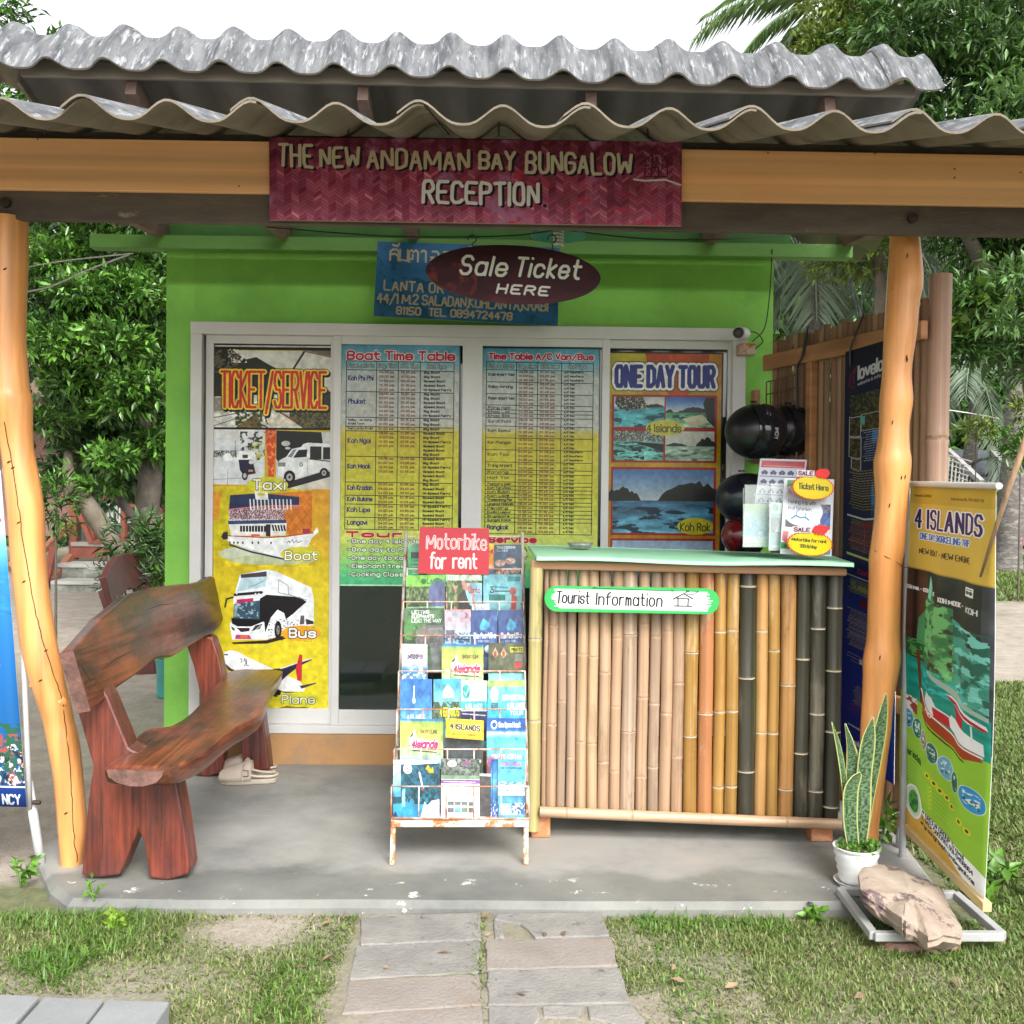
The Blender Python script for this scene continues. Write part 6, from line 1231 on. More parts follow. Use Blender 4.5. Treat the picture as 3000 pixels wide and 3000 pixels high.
# helmet stand
hs_=empty('helmet_hanger',fpt(.18,1.3,.06),'dark lattice hanger with bent canes behind the helmets','hanger')
mb=MB(); 
for z_ in np.linspace(1.35,1.90,10): mb.tube([fpt(.02,z_,.05),fpt(.26,z_+.01,.05)],.0035,5)
for u in np.linspace(.02,.26,8): mb.tube([fpt(u,1.30,.055),fpt(u,1.90,.055)],.0035,5)
mb.obj('lattice',mat('dark_brown_cane',(.10,.05,.03),(.2,.12,.08),sc=14,bump=0),hs_)
MB().bb(X(2205,5.0),X(2222,5.0),4.99,5.06,1.50,1.86).obj('side_board',RAIL,hs_)
def helmet(label,c_,r,mt,rot,visor=None,txt=False):
    root=empty('helmet',c_,label,'helmet','helmets hanging at the booth corner'); M_=Matrix.Rotation(rot[2],3,'Z')@Matrix.Rotation(rot[1],3,'Y')@Matrix.Rotation(rot[0],3,'X')
    mb=MB(); n=28; rows=12; prof=[]
    for i in range(rows+1):
        a=R(-38)+ (R(90)-R(-38))*i/rows; prof.append((r*math.cos(a)*(1 if a>0 else 1-.08*abs(math.sin(a))),r*1.12*math.sin(a)))
    prof[-1]=(.001,prof[-1][1]); inn=[(q_[0]*.9,q_[1]*.9) for q_ in prof]
    E=Matrix.Diagonal((1,1.12,1))
    mb.lathe(inn[::-1]+prof,c_,n,M_@E); sh=mb.obj('shell',mt,root,smooth=True)
    rim=[Vector(c_)+M_@E@Vector((prof[0][0]*math.cos(t_),prof[0][0]*math.sin(t_),prof[0][1])) for t_ in np.linspace(0,2*math.pi,25)]
    MB().tube(rim,.006,6,cap=False).obj('edge_trim',BLACK,root,smooth=True)
    vs=[];
    for s_ in (1.04,1.06):
        for i in range(5):
            a=R(-30)+R(58)*i/4
            for j in range(13):
                b_=R(-68)+R(136)*j/12; vs.append(Vector(c_)+M_@E@Vector((r*s_*math.cos(a)*math.sin(b_),-r*s_*math.cos(a)*math.cos(b_),r*1.12*s_*math.sin(a))))
    q=lambda s_,i,j:s_*65+i*13+j
    MB().add(vs,[(q(s_,i,j),q(s_,i,j+1),q(s_,i+1,j+1),q(s_,i+1,j)) for s_ in (0,1) for i in range(4) for j in range(12)]).obj('visor',visor or mat('smoked_visor',(.015,.015,.02),r=.08,bump=0),root,smooth=True)
    for sg in (-1,1):
        MB().lathe([(.001,.008),(.014,.008),(.016,0)],Vector(c_)+M_@Vector((sg*r*1.04,0,.02)),12,M_@Matrix.Rotation(R(90)*sg,3,'Y')).obj('visor_screw',mat('dark_metal',(.06,.06,.06),r=.3,metal=.6,bump=0),root)
    if txt:
        st,w=strokes('INDY',1.6,1); mb=MB(); w_=.075; 
        for p in st:
            pts=[]
            for x_,y_ in p:
                # letters run downwards on the camera side of the shell
                d=(Vector((.34+ y_/6*.14, -1, .06-(x_/w)*.36))).normalized(); 
                Mi=(M_@E).inverted(); l=Mi@d; k_=1/math.sqrt((l.x/r)**2+(l.y/r)**2+(l.z/(r*1.12))**2); pts.append(Vector(c_)+d*(k_*1.075))
            mb.tube(pts,.0017,5)
        mb.obj('lettering',mat('silver_print',(.6,.6,.55),bump=0),root)
    return root
NAVY=mat('navy_gloss',(.008,.010,.022),(.006,.008,.016),r=.28,bump=0,coat=.15); BLK2=mat('black_gloss',(.006,.006,.008),r=.36,bump=0,coat=.05); REDG=mat('dark_red_gloss',(.16,.008,.012),r=.15,bump=0,coat=.5); BLUG=mat('blue_gloss',(.008,.014,.10),r=.2,bump=0,coat=.4)
hc=P(2215,1265,4.72); helmet('large glossy black helmet with small white lettering, uppermost at the booth corner',(hc.x,4.72,hc.z),.128,BLK2,(0,R(-88),R(20)),txt=True)
hc=P(2310,1262,4.80); helmet('black helmet hanging behind the lettered one, against the screen',(hc.x,4.82,hc.z),.12,BLK2,(0,R(-80),R(25)))
hc=P(2180,1460,4.74); helmet('dark navy helmet directly below the large black one',(hc.x,4.74,hc.z),.118,NAVY,(0,R(-88),R(12)))
hc=P(2262,1450,4.86); helmet('blue helmet partly hidden behind the price board',(hc.x,4.86,hc.z),.12,BLUG,(0,R(-85),R(12)))
hc=P(2180,1570,4.74); helmet('dark red helmet, lowest of those hanging by the window frame',(hc.x,4.74,hc.z),.095,REDG,(0,R(-85),R(10)))
# security camera
cc=P(2170,985,4.92); cam_=empty('security_camera',cc,'white bullet security camera on a rusty bracket at the right window corner','camera')
dv=Vector((-.55,-1,-.12)).normalized(); e0=cc+Vector((.03,.05,.02)); e1=e0+dv*.10
MB().tube([e0,e1],.030,18).obj('body',WHITEP,cam_,smooth=True,auto=40); MB().tube([e1,e1+dv*.006],.031,18).obj('front_ring',mat('silver_ring',(.5,.5,.5),r=.3,bump=0),cam_,smooth=True,auto=40)
MB().tube([e1+dv*.006,e1+dv*.008],.026,18).obj('face',mat('camera_black',(.01,.01,.012),r=.1,bump=0),cam_); MB().tube([e1+dv*.008,e1+dv*.012],.012,14).obj('lens',mat('camera_lens',(.03,.03,.05),r=.05,bump=0),cam_)
MB().bar(e0+Vector((0,0,.01)),e0+Vector((.02,.06,-.07)),.02,.02).obj('bracket',WHITEP,cam_); b0=P(2188,1024,5.0); MB().box((b0.x,5.02,b0.z),(.085,.08,.055)).obj('junction_box',mat('rusty_white_box',(.55,.5,.42),(.5,.42,.33),c3=(.4,.13,.04),s3=14,t3=.52,w3=.05),cam_,bevel=.006)
wire([cc+Vector((.04,.05,.03)),P(2215,975,4.95),P(2235,1000,4.97),P(2215,1020,4.98),P(2208,1032,4.99)],.003,'small loop of black cable beside the security camera')

# ------------------------------------------------------------------ right banner
c=Cv(0,0,252,1225,1.8,(208,176,80)); 
c.rect(0,0,252,330,(214,182,84)); c.rect(0,0,252,66,(200,166,66)); c.text('Licence No. 33/09563',16,34,72,41,(120,96,40),1.6); c.text('Insurance No. TVA-3527-55',136,38,224,46,(120,96,40),1.6)
def bt(t_,x0,y0,x1,y1,*a,**k): c.text(t_,x0,y0,x1,y1,*a,**k)
bt('4 ISLANDS',26,88,222,150,(60,40,90),7.5,out=[(15,(236,232,240))],smooth=0,gap=2.4)
bt('ONE DAY SNORKELING TRIP',42,170,190,190,(70,110,180),3,out=[(7,(240,240,244))],smooth=0,gap=1.4); bt('NEW BOAT - NEW ENGINE',42,224,194,242,(84,66,50),2.6,gap=1.6)
c.rect(0,300,252,800,(56,66,62)); c.rect(0,300,66,640,(84,54,44)); c.rect(30,300,40,640,(50,36,34)); c.rect(46,300,66,640,(96,66,50)); c.rect(230,300,252,800,(78,82,84)); c.noise(0,300,252,640,.3,5,1,3)
c.rect(0,296,252,300,(180,150,66))
bt('KOH MA - KOH CHUAK',10,362,104,374,(226,226,222),2.6); bt('KOH MOOK -',118,374,176,388,(226,226,222),2.8); bt('KOH',190,378,222,394,(226,226,222),3)
c.rect(184,316,212,344,(230,230,226)); c.ell(192,332,6,6,(90,92,90)); c.ell(204,332,6,6,(90,92,90)); c.line([(188,322),(208,322)],2.4,(90,92,90))
c.poly([(78,312),(90,330),(98,380),(110,400),(120,450),(136,480),(150,500),(150,440),(170,450),(190,480),(215,520),(240,500),(244,700),(110,640),(60,600),(40,560),(44,470),(60,440),(70,380)],(84,150,100))
c.leafy(62,400,150,640,(72,130,84),(120,190,120),4,7,(70,70,60)); c.poly([(78,312),(92,350),(84,400),(70,390)],(150,210,190)); c.poly([(148,430),(175,450),(200,500),(244,500),(244,720),(160,660)],(76,160,140)); c.blob(150,450,244,700,(130,210,196),.52,9,1,7); c.blob(150,450,244,700,(50,110,92),.58,9,1,9); c.leafy(4,550,60,610,(40,90,54),(90,150,80),6,7)
c.poly([(0,608),(60,620),(160,664),(248,700),(252,900),(0,760)],(34,150,134)); c.noise(0,600,252,800,.25,8,.4,5); c.blob(60,630,200,700,(60,190,190),.5,5,.5,3); c.poly([(90,632),(160,660),(244,694),(244,706),(150,680),(88,642)],(170,190,176)); c.line([(44,590),(58,770)],8,(110,56,40))
c.poly([(0,752),(70,770),(100,800),(160,836),(252,820),(252,1225),(0,1225)],(150,196,64)); c.noise(0,760,252,1100,.06,4,1,2)
c.poly([(57,716),(70,740),(96,760),(130,784),(170,806),(228,812),(236,830),(200,848),(140,838),(100,812),(66,800)],(166,72,44)); c.line([(57,716),(68,745),(98,768),(140,796),(180,814),(234,818)],5,(236,236,232)); c.poly([(78,738),(88,706),(110,716),(120,740),(150,752),(150,786),(110,772)],(220,224,226)); c.poly([(112,744),(146,756),(150,790),(116,776)],(190,50,56)); c.poly([(150,744),(236,776),(238,812),(180,806),(150,786)],(228,230,230)); c.poly([(138,684),(150,682),(240,720),(244,732),(210,732),(160,706)],(230,230,232)); c.poly([(138,684),(244,732),(236,738),(150,700)],(180,44,50)); c.poly([(160,710),(196,724),(196,760),(168,750)],(190,46,60)); c.line([(216,736),(218,780)],3,(226,226,226)); c.line([(66,796),(100,822),(140,846),(200,856)],5,(50,36,34)); bt('PHU',84,764,108,776,(236,226,220),2.6,slope=.4)
c.poly([(12,758),(46,770),(46,818),(28,808),(12,790)],(150,70,66)); c.blob(12,758,46,818,(226,220,215),.55,6,1,4)
for k,(x,y,rx,ry) in enumerate(((22,842,15,33),(50,862,15,34),(80,880,15,32),(110,902,14,33),(144,924,20,35),(172,944,12,32),(216,960,28,36))):
    c.ell(x,y,rx+1.6,ry+1.6,(226,232,226)); c.ell(x,y,rx,ry,[(70,150,190),(40,130,110),(150,140,130),(50,120,110),(110,170,200),(50,110,90),(60,150,200)][k]); c.blob(x-rx*.6,y-ry*.6,x+rx*.6,y+ry*.6,(220,226,220),.56,5,1,k+3); c.blob(x-rx*.6,y,x+rx*.6,y+ry*.6,(34,90,90),.55,5,1,k+13)
bt('Tour include',14,946,70,968,(40,80,40),3,slope=.18,smooth=1)
for k in range(7): c.line([(14,984+k*12),(17,989+k*12),(22,980+k*12)],2,(60,110,50)); c.line([(28,986+k*12),(60-k*2,992+k*12)],1.8,(90,150,60))
for k in range(6): c.line([(100,1020+k*14),(104,1026+k*14),(110,1016+k*14)],2,(214,214,60)); c.line([(114,1024+k*14),(150,1034+k*14)],1.6,(100,160,60))
for x,y in ((98,988),(116,998),(130,1010),(148,1016),(164,1030),(188,1054),(208,1064)): c.ell(x,y,9,10,(216,206,60)); c.ell(x,y,4,5,(60,70,40))
# bottom band, slanting with the cloth
c.poly([(0,1098),(252,1160),(252,1225),(0,1225)],(238,240,240)); c.poly([(0,1120),(80,1135),(200,1225),(0,1225)],(210,170,80)); c.poly([(0,1086),(40,1086),(60,1150),(40,1170),(0,1130)],(150,196,64))
c.ell(48,1122,30,56,(238,240,240)); c.ell(48,1122,26,50,(200,216,190)); c.ell(48,1122,17,38,(90,160,70)); c.blob(34,1090,62,1154,(40,110,60),.52,6,1,3)
bt('GREEN GROUP Travel',92,1122,200,1138,(50,50,60),2.2,slope=.22); bt('093-5803913, 091-0408864',92,1142,222,1156,(50,50,60),2.2,slope=.22); bt('greengrouptravel1@gmail.com',88,1162,226,1176,(50,50,60),2.0,slope=.24)
c.ell(84,1126,4,5,(50,50,60)); c.line([(80,1142),(82,1152),(88,1156)],2.6,(50,50,60)); c.rect(76,1164,84,1172,(50,50,60))
ban=empty('banner_stand',PZ(2642,2545,GZ),'right hand 4 ISLANDS vinyl banner on a pole in front of the right orange post','banner')
bTL=P(2668,1420,3.86); bBL=P(2634,2392,3.86); bTR=P(2915,1428,3.12); bBR=P(2886,2650,3.10); bTR.z=bTL.z
M_=printmat('print_four_islands',c,r=.4,dim=1.0,trans=.45)
bTR=P(2918,1428,3.12); bBR=P(2884,2640,3.10)
cl=card('banner_cloth',bTL,bTR,bBR,bBL,M_,mat('vinyl_back_light',(.8,.8,.8),bump=0,trans=.5),th=.002,parent=ban,nx=20,ny=30,warp=lambda u,v:.012*math.sin(u*16+v*2)*math.sin(math.pi*v)+.018*math.sin(v*3)*u*(1-u)*2)
MB().tube([bTL+Vector((0,.015,.004)),bTR+Vector((0,-.02,.004))],.011,10).obj('top_tube',WHITEP,ban,smooth=True,auto=40)
bt_=MB(); bt_.bar(bBL+Vector((0,.0,-.012)),bBR+Vector((0,-.02,-.012)),.028,.03); bt_.obj('bottom_bar',mat('banner_bar_cream',(.55,.42,.2),(.5,.38,.18),bump=0),ban,bevel=.003)
a=P(2664,1420,3.88); b_=PZ(2642,2548,GZ); MB().tube([a,Vector((b_.x,b_.y,GZ-.05))],.0125,10).obj('pole',STEEL,ban,smooth=True); MB().tube([P(2640,2380,3.87),P(2637,2480,3.87)],.017,10).obj('pole_sleeve',STEEL,ban,smooth=True)
q0=P(2872,1690,3.16); q1=P(3060,1130,2.95); tag(MB().tube([q0,q0*.5+q1*.5+Vector((0,0,.012)),q1],[.004,.0095,.011],8).obj('bamboo_stick',TAN[0],smooth=True),'thin pale bamboo stick propping the upper right corner of the 4 ISLANDS banner','stick')
# ------------------------------------------------------------------ left banner
c=Cv(-400,0,74,985,1.3,(40,130,200)); c.grad(-400,0,74,985,[(0,(200,210,226)),(.1,(196,208,224)),(.17,(196,214,228)),(.22,(110,190,220)),(.3,(40,130,200)),(.5,(30,110,180)),(.8,(24,90,150)),(1,(20,60,100))])
c.line([(-60,150),(-20,128),(10,130),(34,142),(52,146)],22,(180,50,60)); c.line([(-60,158),(-20,134),(10,136),(34,148),(52,152)],15,(230,232,238)); c.line([(-60,164),(-20,140),(10,142),(34,154),(52,158)],7,(40,60,130))
c.text('e',12,214,28,232,(190,60,90),5); c.line([(-40,250),(20,246),(40,236)],4,(230,240,244)); c.noise(-400,290,74,420,.25,7,.3,3)
c.text('P',6,378,32,420,(236,240,246),8); c.ell(16,568,9,8,(220,50,120)); c.rect(0,600,10,616,(236,240,246)); c.rect(0,628,10,634,(236,240,246)); c.rect(0,644,8,720,(236,240,246)) 
c.blob(-400,740,74,900,(40,90,70),.48,8,1,4); c.blob(-400,770,74,920,(150,80,80),.55,9,1,5); c.blob(-400,800,74,925,(220,210,200),.6,9,1,6); c.blob(-400,780,74,925,(24,50,60),.6,8,1,7)
c.rect(-400,928,74,985,(30,60,130)); c.rect(-400,924,74,928,(220,226,236)); c.text('NCY',0,950,54,976,(236,240,246),6,gap=1.6,smooth=0)
lb=empty('banner_stand',PZ(98,2590,GZ),'left hand blue undersea banner with NCY lettering beside the left orange post','banner')
card('banner_cloth',P(-400,1372,3.62),P(4,1378,3.62),P(76,2366,3.62),P(-340,2340,3.62),printmat('print_left_banner',c,r=.35,dim=.8),mat('vinyl_back',(.45,.45,.46)),th=.002,parent=lb,nx=10,ny=16,warp=lambda u,v:.006*math.sin(u*14+v*3))
MB().tube([P(14,1372,3.64),P(64,1800,3.64),P(80,2200,3.645),P(88,2370,3.65)],.010,8).obj('upper_pole',STEEL,lb,smooth=True); MB().tube([P(82,2290,3.66),Vector((PZ(99,2590,GZ).x,3.67,GZ-.03))],.0165,10).obj('pole',STEEL,lb,smooth=True); 
MB().tube([P(96,2350,3.64),P(118,2352,3.64)],.008,6).obj('clamp_screw',mat('rusty_bolt',(.05,.03,.025)),lb)

# ------------------------------------------------------------------ potted snake plant
pc=PZ(2508,2590,0); pot=empty('potted_plant',(pc.x,pc.y,0),'snake plant in a white ribbed pot at the front right corner of the porch','plant')
ppx=3000/pc.y; hp=(P(2508,2478,pc.y).z); rt=64/3000*pc.y; rb_=48/3000*pc.y
prof=[(.001,.012),(rb_*.92,.012)]
for k in range(9):
    u=k/8; prof.append((rb_+(rt-rb_)*u+(.0035 if k%2 else -.0015), .014+(hp-.026)*u))
prof+=[(rt+.004,hp-.008),(rt+.005,hp),(rt-.003,hp),(rt-.006,hp-.02),(.001,hp-.022)]
MB().lathe(prof,(pc.x,pc.y,0),32).obj('pot',WHITEP,pot,smooth=True,auto=50); MB().lathe([(.001,.001),(rb_+.008,.001),(rb_+.02,.016),(rb_+.016,.016),(rb_+.005,.006),(.001,.006)],(pc.x,pc.y,0),32).obj('saucer',WHITEP,pot,smooth=True,auto=50)
MB().lathe([(.001,hp-.012),(rt-.008,hp-.016)],(pc.x,pc.y,0),20).obj('soil',mat('potting_soil',(.05,.035,.025),(.09,.07,.05),sc=40),pot)
SN=bpy.data.materials.new('snake_leaf'); SN.use_nodes=True; t=SN.node_tree; N=t.nodes; L=t.links; b=N['Principled BSDF']; b.inputs['Roughness'].default_value=.35
uvn=N.new('ShaderNodeUVMap'); sx=N.new('ShaderNodeSeparateXYZ'); L.new(uvn.outputs[0],sx.inputs[0]); nz=N.new('ShaderNodeTexNoise'); nz.inputs['Scale'].default_value=1; nz.inputs['Detail'].default_value=4
mp=N.new('ShaderNodeMapping'); mp.inputs['Scale'].default_value=(5,48,1); L.new(uvn.outputs[0],mp.inputs[0]); L.new(mp.outputs[0],nz.inputs['Vector'])
rp=ramp.__globals__ and None
crr=N.new('ShaderNodeValToRGB'); e=crr.color_ramp.elements; e[0].position=.42; e[0].color=(.014,.045,.018,1); e[1].position=.60; e[1].color=(.12,.19,.09,1); L.new(nz.outputs[0],crr.inputs[0])
ab=N.new('ShaderNodeMath'); ab.operation='SUBTRACT'; ab.inputs[1].default_value=.5; L.new(sx.outputs[0],ab.inputs[0]); a2=N.new('ShaderNodeMath'); a2.operation='ABSOLUTE'; L.new(ab.outputs[0],a2.inputs[0]); gt=N.new('ShaderNodeMath'); gt.operation='GREATER_THAN'; gt.inputs[1].default_value=.43; L.new(a2.outputs[0],gt.inputs[0])
mx=N.new('ShaderNodeMix'); mx.data_type='RGBA'; L.new(gt.outputs[0],mx.inputs[0]); L.new(crr.outputs[0],mx.inputs[6]); mx.inputs[7].default_value=(.36,.38,.13,1); L.new(mx.outputs[2],b.inputs['Base Color'])
def sleaf(pts,wd,face,parent):
    """pts: photo points from foot to tip at depth Y; wd widths in photo px"""
    s_=spl([(x,y,Y,w) for (x,y,Y),w in zip(pts,wd)],6); k=len(s_); vs=[];uv=[]; cols_=5
    for i,(x,y,Y,w) in enumerate(s_):
        c_=P(x,y,Y); hw=max(w,.6)/2/3000*Y
        for j in range(cols_):
            q_=j/(cols_-1)*2-1; vs.append(c_+Vector((q_*hw*math.cos(face),q_*hw*math.sin(face)+ -.35*hw*(1-q_*q_)*-1,0))); uv.append(((q_+1)/2,i/k))
    fs=[(i*cols_+j,i*cols_+j+1,(i+1)*cols_+j+1,(i+1)*cols_+j) for i in range(k-1) for j in range(cols_-1)]
    o3=vs[0].copy(); me=bpy.data.meshes.new('leaf'); me.from_pydata([v-o3 for v in vs],[],fs); ul=me.uv_layers.new(name='UVMap')
    for pl in me.polygons:
        pl.use_smooth=True
        for li in pl.loop_indices: ul.data[li].uv=uv[me.loops[li].vertex_index]
    me.materials.append(SN); me.update(); o=bpy.data.objects.new('leaf',me); link(o,parent,o3); md=o.modifiers.new('s','SOLIDIFY'); md.thickness=.003
y0=pc.y
sleaf([(2500,2478,y0),(2492,2400,y0),(2494,2320,y0),(2508,2280,y0),(2521,2262,y0)],[38,44,46,34,2],.1,pot)
sleaf([(2522,2478,y0+.02),(2530,2380,y0+.02),(2532,2280,y0+.03),(2545,2170,y0+.03),(2558,2100,y0+.03)],[34,42,44,40,2],-.1,pot)
sleaf([(2530,2470,y0+.04),(2548,2330,y0+.05),(2568,2200,y0+.05),(2585,2110,y0+.05),(2597,2028,y0+.05)],[22,36,48,36,2],.2,pot)
sleaf([(2492,2470,y0+.03),(2480,2360,y0+.04),(2470,2260,y0+.04),(2456,2180,y0+.05),(2438,2115,y0+.05)],[16,20,22,18,2],.5,pot)
sleaf([(2496,2470,y0+.04),(2494,2330,y0+.05),(2498,2230,y0+.05),(2492,2180,y0+.05),(2476,2120,y0+.05)],[20,30,34,22,2],-.4,pot)

def leaves(name,C,D,size,mt,parent=None,wr=.36,label=None,origin=None,curl=.15,uprng=None):
    """one mesh of many folded leaves: C feet, D directions, size lengths"""
    C=np.asarray(C,float); D=np.asarray(D,float); D/=np.linalg.norm(D,axis=1)[:,None]+1e-9; n=len(C); size=np.broadcast_to(size,(n,)).astype(float)
    up=rng.normal(size=(n,3))*.55+np.array([0,0,1.]); S_=np.cross(D,up); S_/=np.linalg.norm(S_,axis=1)[:,None]+1e-9; Nn=np.cross(S_,D)
    L_=size[:,None]; 
    mid=C+D*L_*.45; tip=C+D*L_-Nn*L_*curl; a=mid+S_*L_*wr*.5+Nn*L_*.05; b_=mid-S_*L_*wr*.5+Nn*L_*.05
    v=np.stack([C,a,tip,b_],1).reshape(-1,3); i=np.arange(n)[:,None]*4
    f=np.concatenate([i+np.array([[0,1,2]]),i+np.array([[0,2,3]])],1).reshape(-1,3)
    if origin is None: origin=tuple(C.mean(0))
    return npmesh(name,v,f,mt,parent,origin,3)
def rosettes(T,U,k,size,spread=.9,jit=.25):
    """k leaves round each twig tip T pointing along U"""
    T=np.repeat(np.asarray(T,float),k,0); U=np.repeat(np.asarray(U,float),k,0); D=U/(np.linalg.norm(U,axis=1)[:,None]+1e-9)+rng.normal(size=T.shape)*spread
    D/=np.linalg.norm(D,axis=1)[:,None]; C=T+rng.normal(size=T.shape)*size*jit-U*0; return C,D,size*rng.uniform(.65,1.2,len(T))
LFM=lambda nm_,c1,c2_,r=.42,isl=.4,tr=.18: mat(nm_,c1,c2_,sc=2.2,r=r,bump=0,island=isl,spec=.5,trans=tr)
SML=LFM('herb_green',(.12,.26,.03),(.07,.18,.02)); 
T_=[]; 
for k in range(70): a=random.random()*6.28; r_=random.random()**.5*rt; T_.append((pc.x+r_*math.cos(a),pc.y+r_*math.sin(a),hp-.005+random.random()*.015))
C,D,sz=rosettes(T_,[(0,0,1)]*70,5,.016,.8); leaves('moss_leaves',C,D,sz,SML,pot,wr=.6)
def weed(px,py,n,h_,ls,label,mt=None,z=None,cnt=4,wr=.45):
    b0=PZ(px,py,GZ if z is None else z); root=empty('weed',b0,label,'weed'); T_=[];U=[]
    for k in range(n):
        a=random.random()*6.28; l_=h_*random.uniform(.45,1); e_=b0+Vector((math.cos(a)*l_*.45,math.sin(a)*l_*.35,l_*.9)); MB().tube([b0,b0*.5+e_*.5+Vector((0,0,l_*.1)),e_],.0018,4).obj('stem',SML,root)
        for u in (.5,.75,1): q_=b0*(1-u)+e_*u; T_.append(q_); U.append((math.cos(a),math.sin(a),.5))
    C,D,sz=rosettes(T_,U,cnt,ls,.9,.1); leaves('leaves',C,D,sz,mt or LFM('weed_green',(.17,.36,.04),(.10,.25,.025)),root,wr=wr); return root
weed(2585,2480,5,.20,.055,'leafy green weed between the snake plant pot and the banner pole',z=-.02)
weed(2560,2660,6,.10,.05,'bright green weed growing under the left end of the pale stone'); weed(2620,2700,7,.07,.04,'low green weed inside the metal frame below the stone')
weed(2920,2600,4,.10,.07,'broad leaved weed in the grass right of the banner foot'); weed(3010,2650,4,.12,.07,'weed at the right edge of the lawn behind the metal frame')
weed(2385,2700,4,.05,.04,'small weed in the grass left of the metal frame'); weed(2870,2660,3,.08,.06,'pale leaved weed beside the lower corner of the banner')
weed(60,2600,5,.14,.04,'young weed at the foot of the left banner pole'); weed(330,2740,5,.07,.03,'small yellowish clover clump at the porch edge',LFM('clover',(.22,.34,.03),(.14,.26,.03)),wr=.8); weed(275,2640,3,.07,.03,'thin seedling on the porch edge before the bench leg',z=-.005,cnt=2)
# ------------------------------------------------------------------ stone and metal frame
top_=[(2512,2560),(2530,2537),(2575,2528),(2630,2540),(2665,2562),(2720,2575),(2760,2600),(2775,2635),(2800,2675),(2822,2725),(2815,2740),(2765,2728),(2720,2742),(2690,2718),(2655,2700),(2640,2682),(2595,2652),(2560,2630),(2520,2600)]
r9=random.Random(5); o2=[]
for i in range(len(top_)):
    a_,b_=top_[i],top_[(i+1)%len(top_)]
    for u in (0,.36,.7): o2.append((a_[0]+(b_[0]-a_[0])*u+r9.gauss(0,1.6)*(u>0),a_[1]+(b_[1]-a_[1])*u+r9.gauss(0,1.6)*(u>0)))
topv=[PZ(x,y,GZ+.165-.095*((x-2510)/310)+.008*math.sin(x*.06)) for x,y in o2]; n=len(topv); cen=sum(topv,Vector())/n; mb=MB(); rings=[]
for f_,dz,jz in ((.12,.016,.004),(.35,.014,.006),(.62,.012,.006),(.84,.006,.005),(.985,-.002,.003),(1.0,-.012,.003),(.965,-.022,.004),(.985,-.034,.004),(.90,-.052,.006),(.70,-.075,.008)):
    r_=[]
    for p in topv:
        q=cen+(p-cen)*f_; nn_=mnoise.noise(Vector((q.x*9,q.y*9,f_*3))); r_.append(Vector((q.x+nn_*.006*(dz<0),q.y+nn_*.006,q.z+dz+jz*nn_*2.2)))
    rings.append(r_)
for r_ in rings: mb.v+=[tuple(p) for p in r_]
for k in range(len(rings)-1):
    for i in range(n): mb.f.append((k*n+i,(k+1)*n+i,(k+1)*n+(i+1)%n,k*n+(i+1)%n)); mb.m.append(0)
mb.f.append(tuple(range(n))); mb.m.append(0); mb.f.append(tuple((len(rings)-1)*n+i for i in range(n-1,-1,-1))); mb.m.append(0)
so2=mb.obj('flat_stone',mat('banded_stone',(.30,.22,.165),(.39,.32,.26),sc=5,r=.8,bump=.8,bsc=24,c3=(.14,.095,.095),s3=5.5,t3=.55,w3=.012),smooth=True,auto=30); tag(so2,'large pale flat stone with purple patches leaning beside the white pot','stone')
for k,(x,y) in enumerate(((2610,2690),(2690,2720))):
    p=PZ(x,y,GZ); 
fr_=empty('metal_frame',PZ(2700,2700,GZ),'square grey steel frame lying in the grass around the stone','frame'); GS=mat('grey_frame_steel',(.40,.40,.40),(.33,.33,.32),sc=8,r=.55,bump=.1)
def onz(px,py,z): return PZ(px,py,z)
A,B_,C,D=onz(2560,2742,GZ+.045),onz(2937,2742,GZ+.045),onz(2800,2622,GZ+.05),onz(2462,2610,GZ+.06)
for a,b_ in ((A,B_),(B_,C),(D,A),(D,C)): MB().bar(a,b_,.026,.026).obj('frame_bar',GS,fr_,bevel=.003)
for k,(x,y,s_) in enumerate(((2640,2775,.05),(2760,2772,.04))):
    p=PZ(x,y,GZ); mb=MB(); mb.lathe([(.001,.022),(s_*.6,.018),(s_,.0),(s_*.8,-.02)],p,9,Matrix.Diagonal((1.5,.7,1))); tag(mb.obj('support_stone',mat('brown_stone',(.3,.16,.11),(.22,.13,.1),sc=9,bump=.5),smooth=False),['reddish stone under the front bar of the metal frame, left one','darker stone under the front bar of the metal frame, right one'][k],'stone','stones under the metal frame')
# ------------------------------------------------------------------ paving
path=empty('path',PZ(1400,2800,GZ),kind='structure')
PV=[mat('paver_grey',(.30,.285,.26),(.21,.20,.185),sc=7,r=.9,bump=.5,bsc=90,c3=(.13,.125,.115),s3=16,t3=.62,w3=.05),mat('paver_pinkish',(.31,.27,.24),(.24,.21,.185),sc=6,r=.9,bump=.5,bsc=90,c3=(.30,.22,.16),s3=3,t3=.58,w3=.06)]
def paver(poly,mt,th_=.05,zt=GZ+.018,jag=.0035,parent=path):
    pts=[]
    n=len(poly)
    for i in range(n):
        a=PZ(*poly[i],zt); b_=PZ(*poly[(i+1)%n],zt); k_=max(1,int((b_-a).length/.035))
        for j in range(k_): p=a+(b_-a)*(j/k_); pts.append(p+(Vector((random.gauss(0,jag*.5),random.gauss(0,jag*.5),0)) if j else Vector()))
    return MB().prism(pts,(0,0,-th_)).obj('paving_slab',mt,parent,bevel=.004)
cvt=lambda L_:[(950+x*.5176,2500+y*.5176) for x,y in L_]
